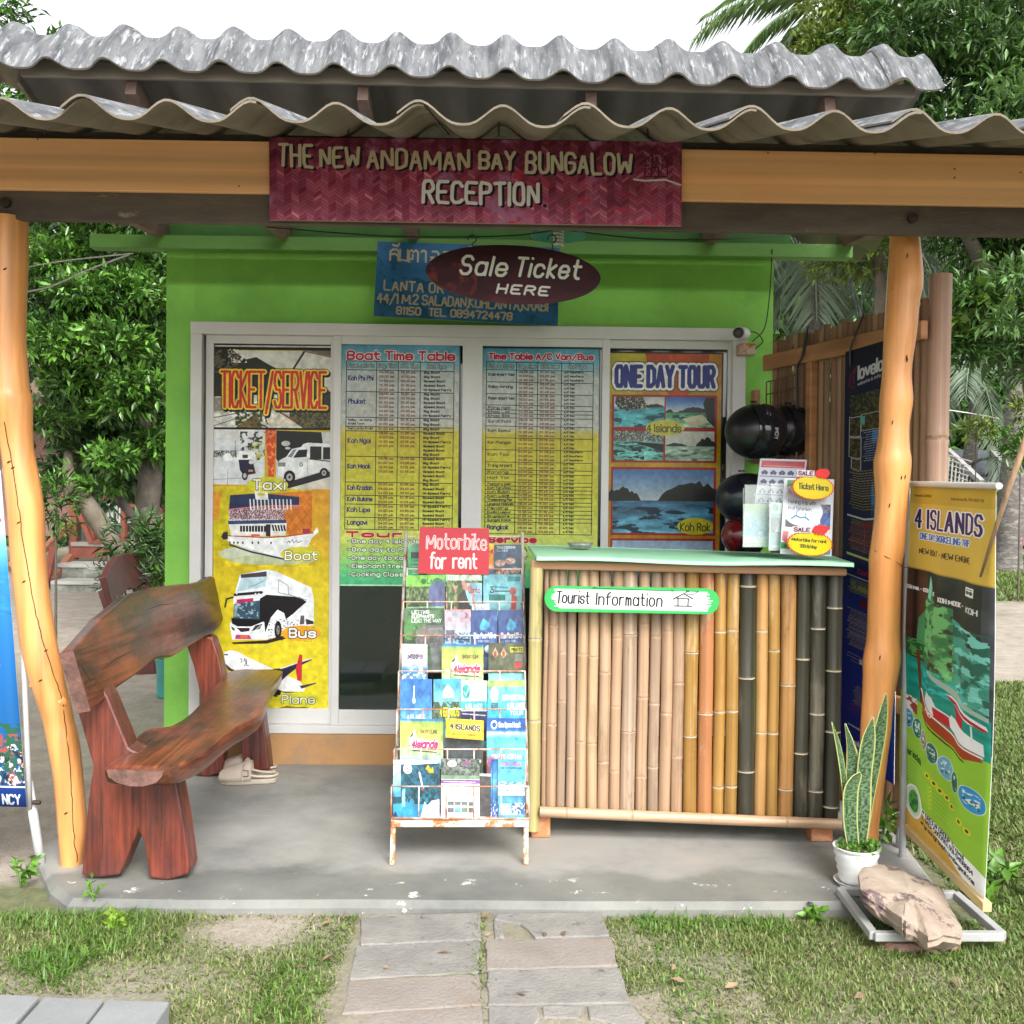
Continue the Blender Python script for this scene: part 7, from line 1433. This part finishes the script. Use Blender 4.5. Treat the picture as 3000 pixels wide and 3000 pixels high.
for pl_,m_ in ((cvt([(205,362),(882,330),(890,485),(205,515)]),0),(cvt([(180,522),(885,492),(878,672),(140,710)]),0),(cvt([(138,718),(878,682),(892,855),(350,890),(98,905)]),1),(cvt([(300,900),(890,862),(905,1010),(60,1060)]),1),
    (cvt([(1100,338),(1565,330),(1615,462),(1195,476),(1150,425),(1110,395),(960,372),(980,340)]),0),(cvt([(915,490),(1630,480),(1662,632),(920,655)]),1),(cvt([(925,662),(1672,648),(1732,842),(925,855)]),0),
    (cvt([(930,868),(1205,862),(1225,925),(1150,1010),(925,1010)]),0),(cvt([(1235,862),(1470,862),(1440,930),(1240,925)]),0),(cvt([(1490,860),(1740,855),(1815,950),(1790,1000),(1500,930)]),0),(cvt([(960,385),(1005,382),(1020,470),(965,475)]),0)):
    paver(pl_,PV[m_])
path2=empty('concrete_walk',PZ(150,2980,GZ),kind='structure')
SL=mat('clean_concrete_slab',(.27,.28,.28),(.22,.23,.23),sc=5,r=.85,bump=.2,bsc=120)
zt=GZ+.075
w0=[PZ(x,y,zt) for x,y in ((-180,2905),(124,2917),(312,2926),(492,2930))]
for a,b_ in (((-200,2902),(118,2916)),((130,2918),(306,2926)),((314,2926),(498,2932))):
    pa,pb=PZ(*a,zt),PZ(*b_,zt); L_=.5
    MB().prism([pa,pb,pb+Vector((0 if a[0]!=314 else -.0,-L_,0)),pa+Vector((0,-L_,0))],(0,0,-.09)).obj('paving_slab',SL,path2,bevel=.006)

# ------------------------------------------------------------------ grass
def blades(n,x0,x1,y0,y1,hmin,hmax,dens,mt,name,label,lean=1.1,w=.0022,seg=True):
    r2=np.random.default_rng(len(name)+n); P_=[]
    x=r2.uniform(x0,x1,n*3); y=r2.uniform(y0,y1,n*3)
    g=np.array([dens(a,b_) for a,b_ in zip(x,y)]); keep=r2.random(len(x))<g; x=x[keep][:n]; y=y[keep][:n]; g=g[keep][:n]; m_=len(x)
    z=np.array([gz(a,b_) for a,b_ in zip(x,y)]); h_=r2.uniform(hmin,hmax,m_)*(.35+.75*g); az_=r2.uniform(0,6.28,m_); ln=r2.uniform(.2,lean,m_)
    D=np.stack([np.cos(az_)*ln,np.sin(az_)*ln,np.ones(m_)],1); D/=np.linalg.norm(D,axis=1)[:,None]; s_=np.stack([-np.sin(az_),np.cos(az_),np.zeros(m_)],1)*(w*r2.uniform(.6,1.5,m_))[:,None]
    B0=np.stack([x,y,z-.004],1); M1=B0+D*h_[:,None]*.55; D2=D+np.stack([np.cos(az_)*.7,np.sin(az_)*.7,-.35*np.ones(m_)],1)*ln[:,None]; T1=M1+D2*h_[:,None]*.5; T1[:,2]=np.maximum(T1[:,2],z+.003)
    v=np.stack([B0-s_,B0+s_,M1+s_*.9,M1-s_*.9,T1],1).reshape(-1,3); i=np.arange(m_)[:,None]*5
    f=np.concatenate([i+np.array([[0,1,2]]),i+np.array([[0,2,3]]),i+np.array([[3,2,4]])],1).reshape(-1,3)
    o=npmesh(name,v,f,mt,None,(0,0,0),3); tag(o,label,'grass',kind='stuff'); return o
GG=mat('grass_green',(.12,.21,.035),(.20,.27,.065),sc=3,r=.55,bump=0,island=.3,trans=.25); GD=mat('grass_dry',(.36,.33,.17),(.25,.28,.11),sc=3,r=.7,bump=0,island=.3,trans=.15); GL=mat('grass_lush',(.09,.21,.025),(.16,.29,.045),sc=4,r=.5,bump=0,island=.4,trans=.25)
def offpath(x,y):
    if y<3.36 and ((-.425<x<-.055) or (-.02<x<.365)): return 0
    if y<2.78 and x<-.86: return 0
    if y>3.30 and -1.72<x<1.60 and y<5.2: return 0
    return 1
def dF(x,y): return offpath(x,y)*grassiness(x,y)
def dDry(x,y): return offpath(x,y)*(.15+.7*grassiness(x,y))
def dL(x,y):
    g=mnoise.noise(Vector((x*3,y*3,8)))
    a=1 if (x<-1.05+.3*g and y>2.98+.35*g and y<3.5) else 0
    b_=.9 if (.46<x<.95 and 3.2+.1*g<y<3.42) else 0
    c_=.7 if (-.62<x<-.46 and 2.6<y<2.95) else 0
    d_=.55 if (1.2<x<1.75 and 3.0<y<3.42) else 0
    e_=.35 if (.48<x<.62 and y<3.2) else 0
    return offpath(x,y)*max(a,b_,c_,d_,e_)
blades(60000,-2.1,2.4,2.3,3.6,.012,.036,dF,GG,'lawn_grass','short green grass in front of the porch')
blades(80000,-2.1,2.4,2.3,3.6,.008,.035,dDry,GD,'dry_grass','dry straw coloured grass lying on the sandy soil before the porch',lean=2.2,w=.0016)
blades(26000,-2.2,1.9,2.4,3.6,.012,.055,dL,GL,'lush_grass','taller bright green grass tufts along the porch edge',lean=2.0,w=.0022)
def dR(x,y): return (0 if x<1.64 and y>3.4 else 1)*grassiness(x,y)
blades(90000,1.3,4.6,3.4,8.2,.02,.05,dR,GG,'side_lawn','green lawn to the right of the booth',w=.004)
blades(30000,1.3,4.6,3.4,8.2,.02,.045,dR,GD,'side_dry_grass','dry blades scattered over the right lawn',lean=1.6,w=.003)
blades(30000,3.5,12,13,21,.05,.12,lambda x,y:.8,GG,'far_lawn','grass beyond the sandy road on the right',w=.01)

# fallen leaves
n_=60; xx=rng.uniform(-2.0,2.4,n_); yy=rng.uniform(2.5,3.34,n_); xx[45:]=rng.uniform(1.7,3.6,15); yy[45:]=rng.uniform(3.4,6.5,15)
zz=np.array([gz(a_,b_) for a_,b_ in zip(xx,yy)])+.012; dd=rng.normal(size=(n_,3)); dd[:,2]=abs(dd[:,2])*.15
fl_=leaves('fallen_leaves',np.stack([xx,yy,zz],1),dd,rng.uniform(.02,.055,n_),mat('dead_leaf',(.24,.17,.10),(.15,.095,.055),sc=3,bump=0,island=.5),None,wr=.4,curl=.05); tag(fl_,'scattered dry brown leaves and husks lying on the grass','leaves',kind='stuff')

# ------------------------------------------------------------------ trees
BARK=mat('pale_bark',(.26,.21,.155),(.16,.13,.09),sc=9,st=(1,1,.5),r=.9,bump=.8,bsc=24,c3=(.36,.33,.26),s3=6,t3=.6); BARKD=mat('dark_bark',(.06,.05,.04),(.11,.09,.07),sc=10,r=.9,bump=.6)
def crown(parent,clumps,leaf,size,k=6,seed=1,name='crown',wr=.36,inner=.25,spread=.8,up=.25):
    """clumps: (centre, rx, ry, rz, tips)"""
    r2=np.random.default_rng(seed); T=[];U=[]
    for c_,rx,ry,rz_,n in clumps:
        d=r2.normal(size=(n,3)); d/=np.linalg.norm(d,axis=1)[:,None]; rad=1-(1-inner)*r2.random(n)**1.7
        rad*=1+.18*np.sin(d[:,0]*7+c_[0]*3)*np.cos(d[:,2]*6+c_[2]*5)
        T.append(np.array(c_)+d*rad[:,None]*np.array([rx,ry,rz_])); U.append(d+np.array([0,0,up]))
    T=np.concatenate(T);U=np.concatenate(U); C,D,sz=rosettes(T,U,k,size,spread); return leaves(name,C,D,sz,leaf,parent,wr=wr)
def CP_(px,py,Y): p=P(px,py,Y); return (p.x,p.y,p.z)
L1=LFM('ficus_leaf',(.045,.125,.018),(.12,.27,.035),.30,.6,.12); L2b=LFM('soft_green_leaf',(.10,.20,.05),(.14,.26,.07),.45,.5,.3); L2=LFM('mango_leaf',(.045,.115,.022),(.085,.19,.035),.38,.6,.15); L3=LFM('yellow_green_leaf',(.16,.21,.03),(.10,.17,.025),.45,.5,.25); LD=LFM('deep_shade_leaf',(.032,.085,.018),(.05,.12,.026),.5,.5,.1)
# left leafy tree
lt=empty('leafy_tree',PZ(430,1800,.0),'dense glossy leafed tree filling the gap between left post and booth','tree')
Y=9.6
cl=[(CP_(120,250,Y),.8,.7,.75,420),(CP_(-60,330,Y),.8,.7,.8,300),(CP_(150,560,Y-.2),.75,.6,.6,360),(CP_(120,760,Y-.3),.55,.5,.42,380),(CP_(300,740,Y+.3),.7,.5,.45,340),(CP_(250,860,Y-.5),.42,.4,.30,320),(CP_(420,860,Y-.2),.35,.4,.28,240),(CP_(150,1010,Y-.5),.45,.4,.32,340),(CP_(330,1000,Y-.6),.40,.35,.32,320),(CP_(220,1120,Y-.3),.40,.35,.22,260),(CP_(400,1130,Y-.5),.30,.35,.25,230),(CP_(470,1000,Y+.2),.4,.4,.4,260),(CP_(310,1200,Y-.2),.35,.3,.25,200),(CP_(130,1230,Y),.35,.3,.22,150),(CP_(330,1340,Y-.4),.32,.3,.17,190),(CP_(450,1300,Y+.1),.3,.3,.25,200),(CP_(300,1420,Y-.3),.22,.25,.12,90),(CP_(560,800,Y+.3),.6,.4,.7,300),(CP_(560,1250,Y+.4),.4,.4,.5,200)]
cl=[(c_,rx*.74,ry*.9,rz_*.52,int(n*.50)) for c_,rx,ry,rz_,n in cl]+[(CP_(random.uniform(90,480),random.uniform(480,1260),Y-.5+random.random()*.5),.22,.22,.10,70) for _ in range(14)]
crown(lt,cl,L1,.10,6,3)
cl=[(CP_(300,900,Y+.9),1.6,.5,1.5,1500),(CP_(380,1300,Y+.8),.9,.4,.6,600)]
crown(lt,cl,LD,.12,7,5,'inner_foliage',.45)  # inner leaves get a darker green, crown shade put into the colour
def limb(pts,rad,mt,parent,name='limb'):
    s_=spl([(*CP_(x,y,Yy),r_) for (x,y,Yy),r_ in zip(pts,rad)],5); return MB().tube([q[:3] for q in s_],[q[3] for q in s_],10).obj(name,mt,parent,smooth=True)
limb([(455,1790,9.5),(410,1710,9.4),(375,1650,9.3),(330,1590,9.2),(290,1530,9.2),(250,1470,9.2),(205,1400,9.5),(200,1330,9.9)],[.10,.085,.075,.075,.085,.08,.06,.04],BARK,lt,'trunk')
limb([(455,1760,9.9),(440,1620,9.9),(430,1500,9.8),(440,1380,9.8),(430,1200,9.8)],[.13,.13,.12,.11,.08],BARKD,lt)
limb([(460,1640,9.7),(400,1530,9.6),(340,1450,9.6),(300,1380,9.6)],[.05,.045,.04,.03],BARKD,lt); limb([(470,1700,9.6),(455,1560,9.5),(420,1490,9.5)],[.06,.06,.04],BARKD,lt)
# overhanging twig top left
tw=empty('overhanging_branch',P(-60,40,7),'leafy branch tip reaching into the top left corner of the sky','branch')
T_=[CP_(x,y,7) for x,y in [(8,20),(25,35),(45,50),(60,30),(20,60),(5,75),(40,12),(75,45),(-10,50),(-20,20),(55,62),(10,5)]]
limb([(-200,90,7),(-60,50,7),(10,35,7),(60,45,7)],[.03,.018,.01,.004],BARK,tw,'twig')
C,D,sz=rosettes(T_*3,[(.6,-.3,-.2)]*36,5,.085,.7,.5); leaves('leaves',C,D,sz,L1,tw,wr=.26)
# low plants at the left
def shrub(name,px,py,Yy,rx,rz_,n,leaf,size,label,k=6,wr=.3,cat='shrub',kinds=None):
    c_=CP_(px,py,Yy); r_=empty(name,(c_[0],c_[1],gz(c_[0],c_[1])),label,cat); MB().tube([(c_[0],c_[1],gz(c_[0],c_[1])-.02),(c_[0],c_[1],c_[2])],[.014,.008],6).obj('stem',BARKD,r_); crown(r_,[(c_,rx,rx*.8,rz_,n)],leaf,size,k,int(px),'foliage',wr); return r_
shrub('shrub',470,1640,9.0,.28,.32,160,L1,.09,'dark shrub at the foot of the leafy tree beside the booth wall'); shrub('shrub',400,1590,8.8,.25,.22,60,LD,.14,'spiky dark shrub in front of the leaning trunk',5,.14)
shrub('shrub',165,1470,9.0,.18,.3,60,L1,.12,'low shrub with narrow leaves beside the left orange post',5,.2); shrub('shrub',350,1690,8.6,.22,.12,70,LFM('grey_green_leaf',(.16,.19,.14),(.11,.14,.09)),.10,'low grey green tuft behind the bench backrest',5,.18)
bk_=P(457,1920,6.6); bkt=MB().lathe([(.001,.0),(.10,0),(.125,.26),(.13,.26),(.13,.275),(.12,.275),(.118,.02),(.001,.02)],(bk_.x+.03,6.9,GZ),24).obj('bucket',mat('teal_plastic',(.05,.28,.24),r=.4,bump=0),smooth=True,auto=40); tag(bkt,'teal plastic bucket on the sand behind the bench, against the booth side','bucket')
# ------------------------------------------------------------------ bungalow on the left, far behind
bg_=empty('bungalow',P(200,1700,15),'wooden stilt bungalow with woven wall, red railings and grey steps, behind the leafy tree','bungalow')
WOV=mat('woven_pink_wall',(.34,.20,.17),(.22,.12,.10),sc=40,st=(1,1,3),r=.85,bump=.5,bsc=40); REDW=mat('red_brown_timber',(.26,.065,.035),(.16,.045,.03),sc=6,r=.5,bump=.2); GRNW=mat('pale_green_door',(.30,.46,.37),(.25,.40,.32),r=.6,bump=.1); STEP=mat('grey_step',(.38,.38,.34),(.26,.27,.24),sc=6,r=.9,bump=.3,c3=(.16,.18,.14),s3=3,t3=.55)
def pbox(name,x0,y0,x1,y1,Y,d,mt,parent=bg_,bevel=0):
    a=P(x0,y1,Y); b_=P(x1,y0,Y); return MB().bb(a.x,b_.x,Y,Y+d,a.z,b_.z).obj(name,mt,parent,bevel=bevel)
pbox('wall',-100,1150,215,1568,15,.1,WOV); pbox('wall',215,1150,238,1600,16.2,.1,WOV); pbox('door',238,1390,350,1600,16.1,.06,GRNW); pbox('wall',350,1150,620,1640,16.2,.1,mat('dark_wall',(.10,.06,.05),bump=.1))
for k in range(4): pbox('door_panel',246+k*26,1410,266+k*26,1580,16.06,.03,mat('pale_green_panel',(.22,.36,.29),bump=0))
pbox('floor_edge',207,1603,480,1634,14,.08,REDW); pbox('deck',207,1590,480,1603,14,2.1,mat('grey_deck',(.33,.29,.25),(.26,.22,.19),bump=.2)); pbox('roof',-300,1040,640,1160,13.4,3.5,mat('thatch_brown',(.17,.12,.08),(.11,.08,.05),sc=20,bump=.5))
for x0,x1 in ((201,224),(262,276),(352,366),(452,470)): pbox('railing_post',x0,1432,x1,1640 if x0<230 else 1605,14.02,.10,REDW)
def pbar(name,x0,y0,x1,y1,Y,w_,mt,parent=bg_,Y2=None): return MB().bar(P(x0,y0,Y),P(x1,y1,Y2 or Y),w_,w_).obj(name,mt,parent)
OR_=mat('orange_brown_log',(.36,.15,.08),(.26,.10,.06),sc=6,bump=.2)
pbar('handrail',128,1612,205,1530,13.4,.07,OR_,Y2=14); pbar('handrail',150,1700,206,1630,13.3,.08,OR_,Y2=13.9); pbar('handrail',130,1740,158,1600,13.3,.08,REDW)
pbar('railing_bar',225,1455,350,1460,14,.06,REDW); pbar('railing_bar',225,1485,268,1590,14,.06,REDW); pbar('railing_bar',274,1590,352,1575,14,.05,REDW); pbar('railing_bar',352,1480,460,1484,14,.05,REDW)
for y0,y1,x0,x1,Yy in ((1652,1662,165,318,13.5),(1703,1712,148,300,13.0),):
    pbox('step_tread',x0,y0,x1,y1,Yy,.5,mat('pale_step_top',(.50,.49,.45),bump=.2)); pbox('step_riser',x0+2,y1,x1-2,y1+42,Yy+.03,.45,STEP)
pbox('step_tread',142,1745,240,1752,12.6,.4,STEP)
ch=empty('plastic_chair',P(340,1590,14.6),'white plastic garden chair on the bungalow deck','chair')
pbox('seat',305,1522,372,1532,14.5,.42,WHITEP,ch); 
for x in (308,362): pbox('leg',x,1532,x+6,1590,14.5,.05,WHITEP,ch); pbox('leg',x,1532,x+6,1590,14.88,.05,WHITEP,ch)
for k in range(5): pbox('back_slat',312+k*12,1478,319+k*12,1522,14.88,.03,WHITEP,ch)
pbox('back_rail',308,1470,370,1480,14.87,.04,WHITEP,ch); pbar('armrest',306,1500,306,1500.1,14.5,.04,WHITEP,ch,Y2=14.9); pbar('armrest',370,1500,370,1500.1,14.5,.04,WHITEP,ch,Y2=14.9)

# ------------------------------------------------------------------ right side trees
rt_=empty('mango_tree',PZ(2950,1720,.05),'large dark green tree with long leaves covering the upper right','tree')
Y=9.5
cl=[]
rr2=random.Random(4)
for (x,y,s_,n) in [(2860,60,.85,420),(2640,90,.55,300),(2760,240,.6,320),(2960,260,.6,300),(2850,430,.65,320),(3000,520,.5,260),(2900,700,.55,260),(2800,620,.4,170),(3010,780,.45,240),(2880,880,.42,220),(2950,990,.38,200),(2830,1020,.25,110),(3060,1050,.5,200),(3120,400,.8,260),(3100,60,.9,260),(2700,-120,.9,260),(2990,-150,1,260)]:
    cl.append((CP_(x,y,Y+rr2.uniform(-.5,.7)),s_,s_*.8,s_*.75,n))
crown(rt_,[(c_,a*.9,b_*.9,d*.75,int(n*.62)) for c_,a,b_,d,n in cl],L2,.125,6,9,wr=.26,up=-.25)
crown(rt_,[((c_[0]+.1,c_[1]-.5,c_[2]+.15),a*.75,b_*.6,d*.5,int(n*.22)) for c_,a,b_,d,n in cl],L2b,.11,6,19,'sun_tinted_leaves',.3)  # lighter, softer green on near upper leaves, sunlight put into the colour
cl=[(CP_(3060,260,Y+1.3),1.2,.5,2.0,560),(CP_(3010,840,Y+1.2),.6,.4,.7,240)]; crown(rt_,cl,LD,.2,6,10,'inner_foliage',.3,up=-.2)  # darker inner leaves here too, shade worked into their green
cl=[(CP_(2830,930,9.3),.25,.2,.2,26),(CP_(2880,880,9.2),.2,.2,.15,16)]; crown(rt_,cl,LFM('round_light_leaf',(.17,.28,.04),(.12,.22,.03)),.15,4,12,'light_leaves',.8)
limb([(3080,1600,11),(3060,1200,10.5),(2990,800,10),(2930,400,9.8),(2880,100,9.8)],[.2,.18,.15,.11,.06],BARKD,rt_,'trunk'); limb([(3030,1000,10.3),(2870,760,9.9),(2760,500,9.8),(2700,260,9.8)],[.09,.07,.05,.03],BARKD,rt_); limb([(2990,820,10),(3080,520,10),(3120,200,10)],[.1,.07,.04],BARKD,rt_)
yt=empty('young_tree',PZ(2560,1720,.0),'yellowish green fine leaved tree behind the right end of the roof','tree')
cl=[(CP_(2480,120,10.5),.55,.5,.55,460),(CP_(2560,60,10.5),.6,.5,.5,420),(CP_(2400,190,10.4),.35,.4,.35,200),(CP_(2560,260,10.6),.5,.5,.5,300),(CP_(2540,700,10.8),.5,.4,.4,220),(CP_(2450,740,11),.4,.4,.3,150),(CP_(2600,420,10.8),.6,.4,.7,250)]
crown(yt,cl,L3,.085,7,14); limb([(2600,1700,11),(2590,1200,11),(2570,700,10.9),(2530,300,10.7)],[.1,.08,.06,.03],BARK,yt,'trunk')
# palms
FR=LFM('palm_leaflet',(.10,.19,.05),(.16,.25,.07),.4,.35,.3); FR2=LFM('palm_leaflet_greyish',(.16,.22,.15),(.22,.28,.19),.4,.3,.3); PT=mat('palm_trunk_bark',(.14,.125,.115),(.08,.07,.066),sc=14,st=(1,1,3),r=.9,bump=.7,bsc=20,c3=(.27,.26,.23),s3=6,t3=.58)
def frond(parent,base,dirv,L_,droop,mt,nl=34,ll=.5,w_=.035):
    base=Vector(base); d=Vector(dirv).normalized(); pts=[]; p=base.copy()
    for i in range(13):
        pts.append(p.copy()); p=p+d*(L_/12); d=(d+Vector((0,0,-droop/12))).normalized()
    mb=MB(); mb.tube(pts,[.022*(1-i/13)+.004 for i in range(13)],5)
    for i in range(nl):
        u=.12+.86*i/nl; k_=u*12; a=int(k_); q_=pts[a].lerp(pts[min(a+1,12)],k_-a); t_=(pts[min(a+1,12)]-pts[a]).normalized(); sd_=t_.cross(Vector((0,0,1))); sd_=sd_.normalized() if sd_.length>.1 else Vector((1,0,0)); l_=ll*math.sin(math.pi*min(1,.18+u*.78))**.6
        for sg in (-1,1):
            dd=(sd_*sg+t_*.75+Vector((random.gauss(0,.07),random.gauss(0,.07),-.35+random.gauss(0,.1)))).normalized(); e_=q_+dd*l_; e_.z-=l_*.22; m_=q_+dd*l_*.5; nn_=dd.cross(t_).normalized()*w_*.5*0+t_*w_*.5
            mb.add([q_-nn_*.3,m_-nn_,e_,m_+nn_],[(0,1,2),(0,2,3)])
    return mb.obj('frond',mt,parent,origin=base)
def palm(label,px,yb_,Yy,crown_px,r0_,fr,mt,L_=3,droop=1.6,nf=None,lean_pts=None,ll=.5,w_=.035,gzv_=None):
    b0=P(px,1500,Yy); z0=gz(b0.x,Yy)-.05; root=empty('palm_tree',(b0.x,Yy,z0),label,'palm tree'); tp_=P(crown_px[0],crown_px[1],Yy)
    mb=MB(); n=26; pts=[Vector((b0.x,Yy,z0)).lerp(Vector((tp_.x,Yy,tp_.z)),i/n)+Vector((.10*math.sin(i/n*3),0,0)) for i in range(n+1)]; mb.tube(pts,[r0_*(1.35 if i==0 else 1)*(1-.35*i/n)*(1.03 if i%2 else .97) for i in range(n+1)],14); mb.obj('trunk',PT,root,smooth=True,auto=35)
    for d in fr: frond(root,(tp_.x+d[0]*.1,Yy+d[1]*.1,tp_.z),d[:3],L_*(d[3] if len(d)>3 else 1),droop,mt,ll=ll,w_=w_)
    return root
palm('coconut palm trunk at the right edge beyond the banner, crown out of view',2950,1680,17.4,(2990,560),.235,[(1,.2,.6),(-1,.3,.5),(.2,1,.7),(-.3,-1,.6),(-.8,.8,.9),(.8,-.7,.8)],FR,3.2,1.8)
palm('slim grey palm with drooping crown in the far middle right',2800,1500,24,(2860,1085),.20,[(1,.1,.2),(-1,.2,.3),(.3,-.8,.2),(-.4,-.7,.5),(.7,-.6,-.3),(-.7,-.4,-.3),(.1,-.5,-.7),(.2,.5,.8)],FR2,3.0,2.2,w_=.06,ll=.7)
palm('tall palm with feathery fronds above the roof at the upper right',2330,1700,14,(2470,0),.14,[(-1,-.2,-.15),(-.9,-.1,.25,1.1),(-.55,-.4,-.6,1.0),(-.1,-.6,-.8),(.5,-.5,-.5),(1,0,.2),(-.3,-.3,-1,.9),(-.75,.2,-.35,1.15),(.1,-.9,.4),(-.6,.3,.5),(-.2,-.3,.8),(.4,.2,.5),(-1,.1,-.5,.9),(-.4,.5,-.2)],FR,2.1,1.4,ll=.55,w_=.028)
palm('palm with drooping grey green fronds seen through the gap right of the booth',2330,1700,12.5,(2370,600),.13,[(-.5,-.4,-.25),(.35,-.5,-.35),(.8,-.3,-.2),(-.1,-.6,-.6,.8),(.5,-.2,-.8),(-.8,-.3,.1),(.9,.3,.3),(.15,-.7,-.1),(-.3,.2,-.9,.7)],FR2,2.2,1.6,ll=.62,w_=.028)
palm('second palm with hanging fronds between the booth and the right post',2590,1700,13.5,(2570,640),.13,[(-.6,-.4,-.3),(-.3,-.5,-.5),(.5,-.3,-.4),(-.9,-.2,0),(.1,-.7,-.6),(-.45,.1,-.9,.8),(.9,0,0)],FR2,2.3,1.6,ll=.62,w_=.028)
# woods that close the view
def wood(name,label,spots,leaf,size,seed,k=6):
    cl=[]; 
    for x,y,Yy,rx,rz_,n in spots: cl.append((CP_(x,y,Yy),rx,1.2,rz_,n))
    r2_=np.random.default_rng(seed); T=[];U=[]
    for c_,rx,ry,rz_,n in cl:
        d=r2_.normal(size=(n,3)); d/=np.linalg.norm(d,axis=1)[:,None]; T.append(np.array(c_)+d*(1-.6*r2_.random(n)**1.6)[:,None]*np.array([rx,ry,rz_])); U.append(d)
    C,D,sz=rosettes(np.concatenate(T),np.concatenate(U),k,size,.9); o=leaves(name,C,D,sz,leaf,None,wr=.45); tag(o,label,'woodland',kind='stuff')
sp_r=[(x,y,30+((x//60)%3),2.6,2.2,420) for x in range(2250,3500,110) for y in (1340,1120,900)]
wood('far_woodland','dark green woodland closing the view on the right',sp_r,L2,.34,21)
sp_r=[(x,1420,27,1.6,.8,200) for x in range(2700,3400,100)]
wood('far_undergrowth','brighter bushes at the foot of the far woodland',sp_r,L3,.22,22)
sp_l=[(x,y,22+((x//70)%3),2.2,2.2,420) for x in range(-700,900,130) for y in (1420,1180,900)]
wood('left_woodland','dark woodland behind the bungalow',sp_l,LD,.34,23)
shrub('shrub',3015,1200,13,.26,.26,60,L3,.11,'bright yellow green shrub to the right of the coconut trunk'); shrub('shrub',2860,1260,14,.28,.14,40,L3,.12,'yellow green twig cluster left of the coconut trunk'); shrub('shrub',2990,1310,13,.3,.3,90,L1,.11,'green bush low at the right edge beside the coconut trunk')
# hut roof, lattice, white boards
hut=empty('hut',P(2870,1440,24),'low hut with black sheet roof, pale rafters and bamboo lattice, beyond the road','hut')
a=[P(2795,1322,26),P(2930,1326,26),P(2965,1420,23),P(2860,1420,23)]; MB().prism(a,(0,.05,.05)).obj('roof',mat('black_sheeting',(.10,.11,.13),(.06,.07,.085),sc=3,r=.5,bump=.5,bsc=6),hut)
WB=mat('pale_board',(.55,.54,.52),(.45,.44,.42),bump=.1)
for x0,y0,x1,y1 in ((2775,1318,2875,1412),(2900,1312,2935,1352)): MB().bar(P(x0,y0,23.5),P(x1,y1,22.5),.14,.10).obj('roof_board',WB,hut)
mb=MB()
for k in range(9):
    mb.bar(P(2768,1330+k*14,22.9),P(2768+k*0+80-k*3,1352+k*14,22.7),.03,.02); mb.bar(P(2770+k*11,1326+k*8,22.88),P(2764+k*11,1420,22.7),.03,.02)
mb.obj('lattice',WB,hut)
MB().bb(P(2760,0,24).x,P(3010,0,24).x,24,26,.1,P(0,1425,24).z).obj('wall',mat('hut_dark_wall',(.08,.07,.065),bump=.2),hut)
ty=[P(2880,1370,23.4)+Vector((.30*math.cos(t_),-.2*math.sin(t_)*1.0,.20*math.sin(t_))) for t_ in np.linspace(0,2*math.pi,21)]
tag(MB().tube(ty,.035,7,cap=False).obj('tyre',BLACK,smooth=True),'black tyre or hose ring lying on the hut roof','tyre')
# stall and scooter at the very right edge
st=empty('stall',P(3010,1500,19),'mint green topped stall at the far right edge','stall')
MB().bb(P(2962,0,19).x,P(3150,0,19).x,18.8,20,P(0,1452,19).z-.25,P(0,1426,19).z-.2+.0).obj('canopy',MINT,st); 
for x in (2968,3140): MB().bb(P(x,0,19).x,P(x+5,0,19).x,18.9,18.96,.15,1.4).obj('leg',REDW,st)
sco=empty('scooter',P(3030,1640,17.5),'pink and black scooter half cut off by the right picture edge','scooter')
sc0=P(3030,1640,17.5); PK=mat('pink_gloss',(.55,.06,.18),r=.25,bump=0); sx0=sc0.x; z0=gz(sx0,17.5)
for dx in (-.30,.85):
    MB().tube([Vector((sx0+dx+.22*math.cos(t_),17.5,z0+.25+.22*math.sin(t_))) for t_ in np.linspace(0,2*math.pi,19)],.045,8,cap=False).obj('wheel',BLACK,sco,smooth=True)
MB().prism([Vector((sx0+x,17.38,z0+z)) for x,z in ((-.42,.50),(-.20,.42),(-.10,.85),(.0,1.0),(-.12,1.02),(-.25,.70))],(0,.22,0)).obj('front_fairing',PK,sco,bevel=.02); MB().prism([Vector((sx0+x,17.38,z0+z)) for x,z in ((-.12,.30),(.35,.30),(.5,.5),(1.1,.62),(1.05,.78),(.4,.74),(.3,.42),(-.1,.42))],(0,.24,0)).obj('body',mat('scooter_black',(.02,.02,.025),r=.2,bump=0),sco,bevel=.02)
MB().bar(Vector((sx0-.12,17.2,z0+1.06)),Vector((sx0-.12,17.8,z0+1.06)),.03,.03).obj('handlebar',BLACK,sco); MB().prism([Vector((sx0+x,17.40,z0+z)) for x,z in ((.38,.74),(1.0,.78),(.98,.86),(.42,.84))],(0,.2,0)).obj('seat',BLACK,sco,bevel=.02)
wire([P(2770,1200,20),P(2850,1212,20),P(2925,1226,19)],.012,'pale line strung between palm trunks on the right',WW)
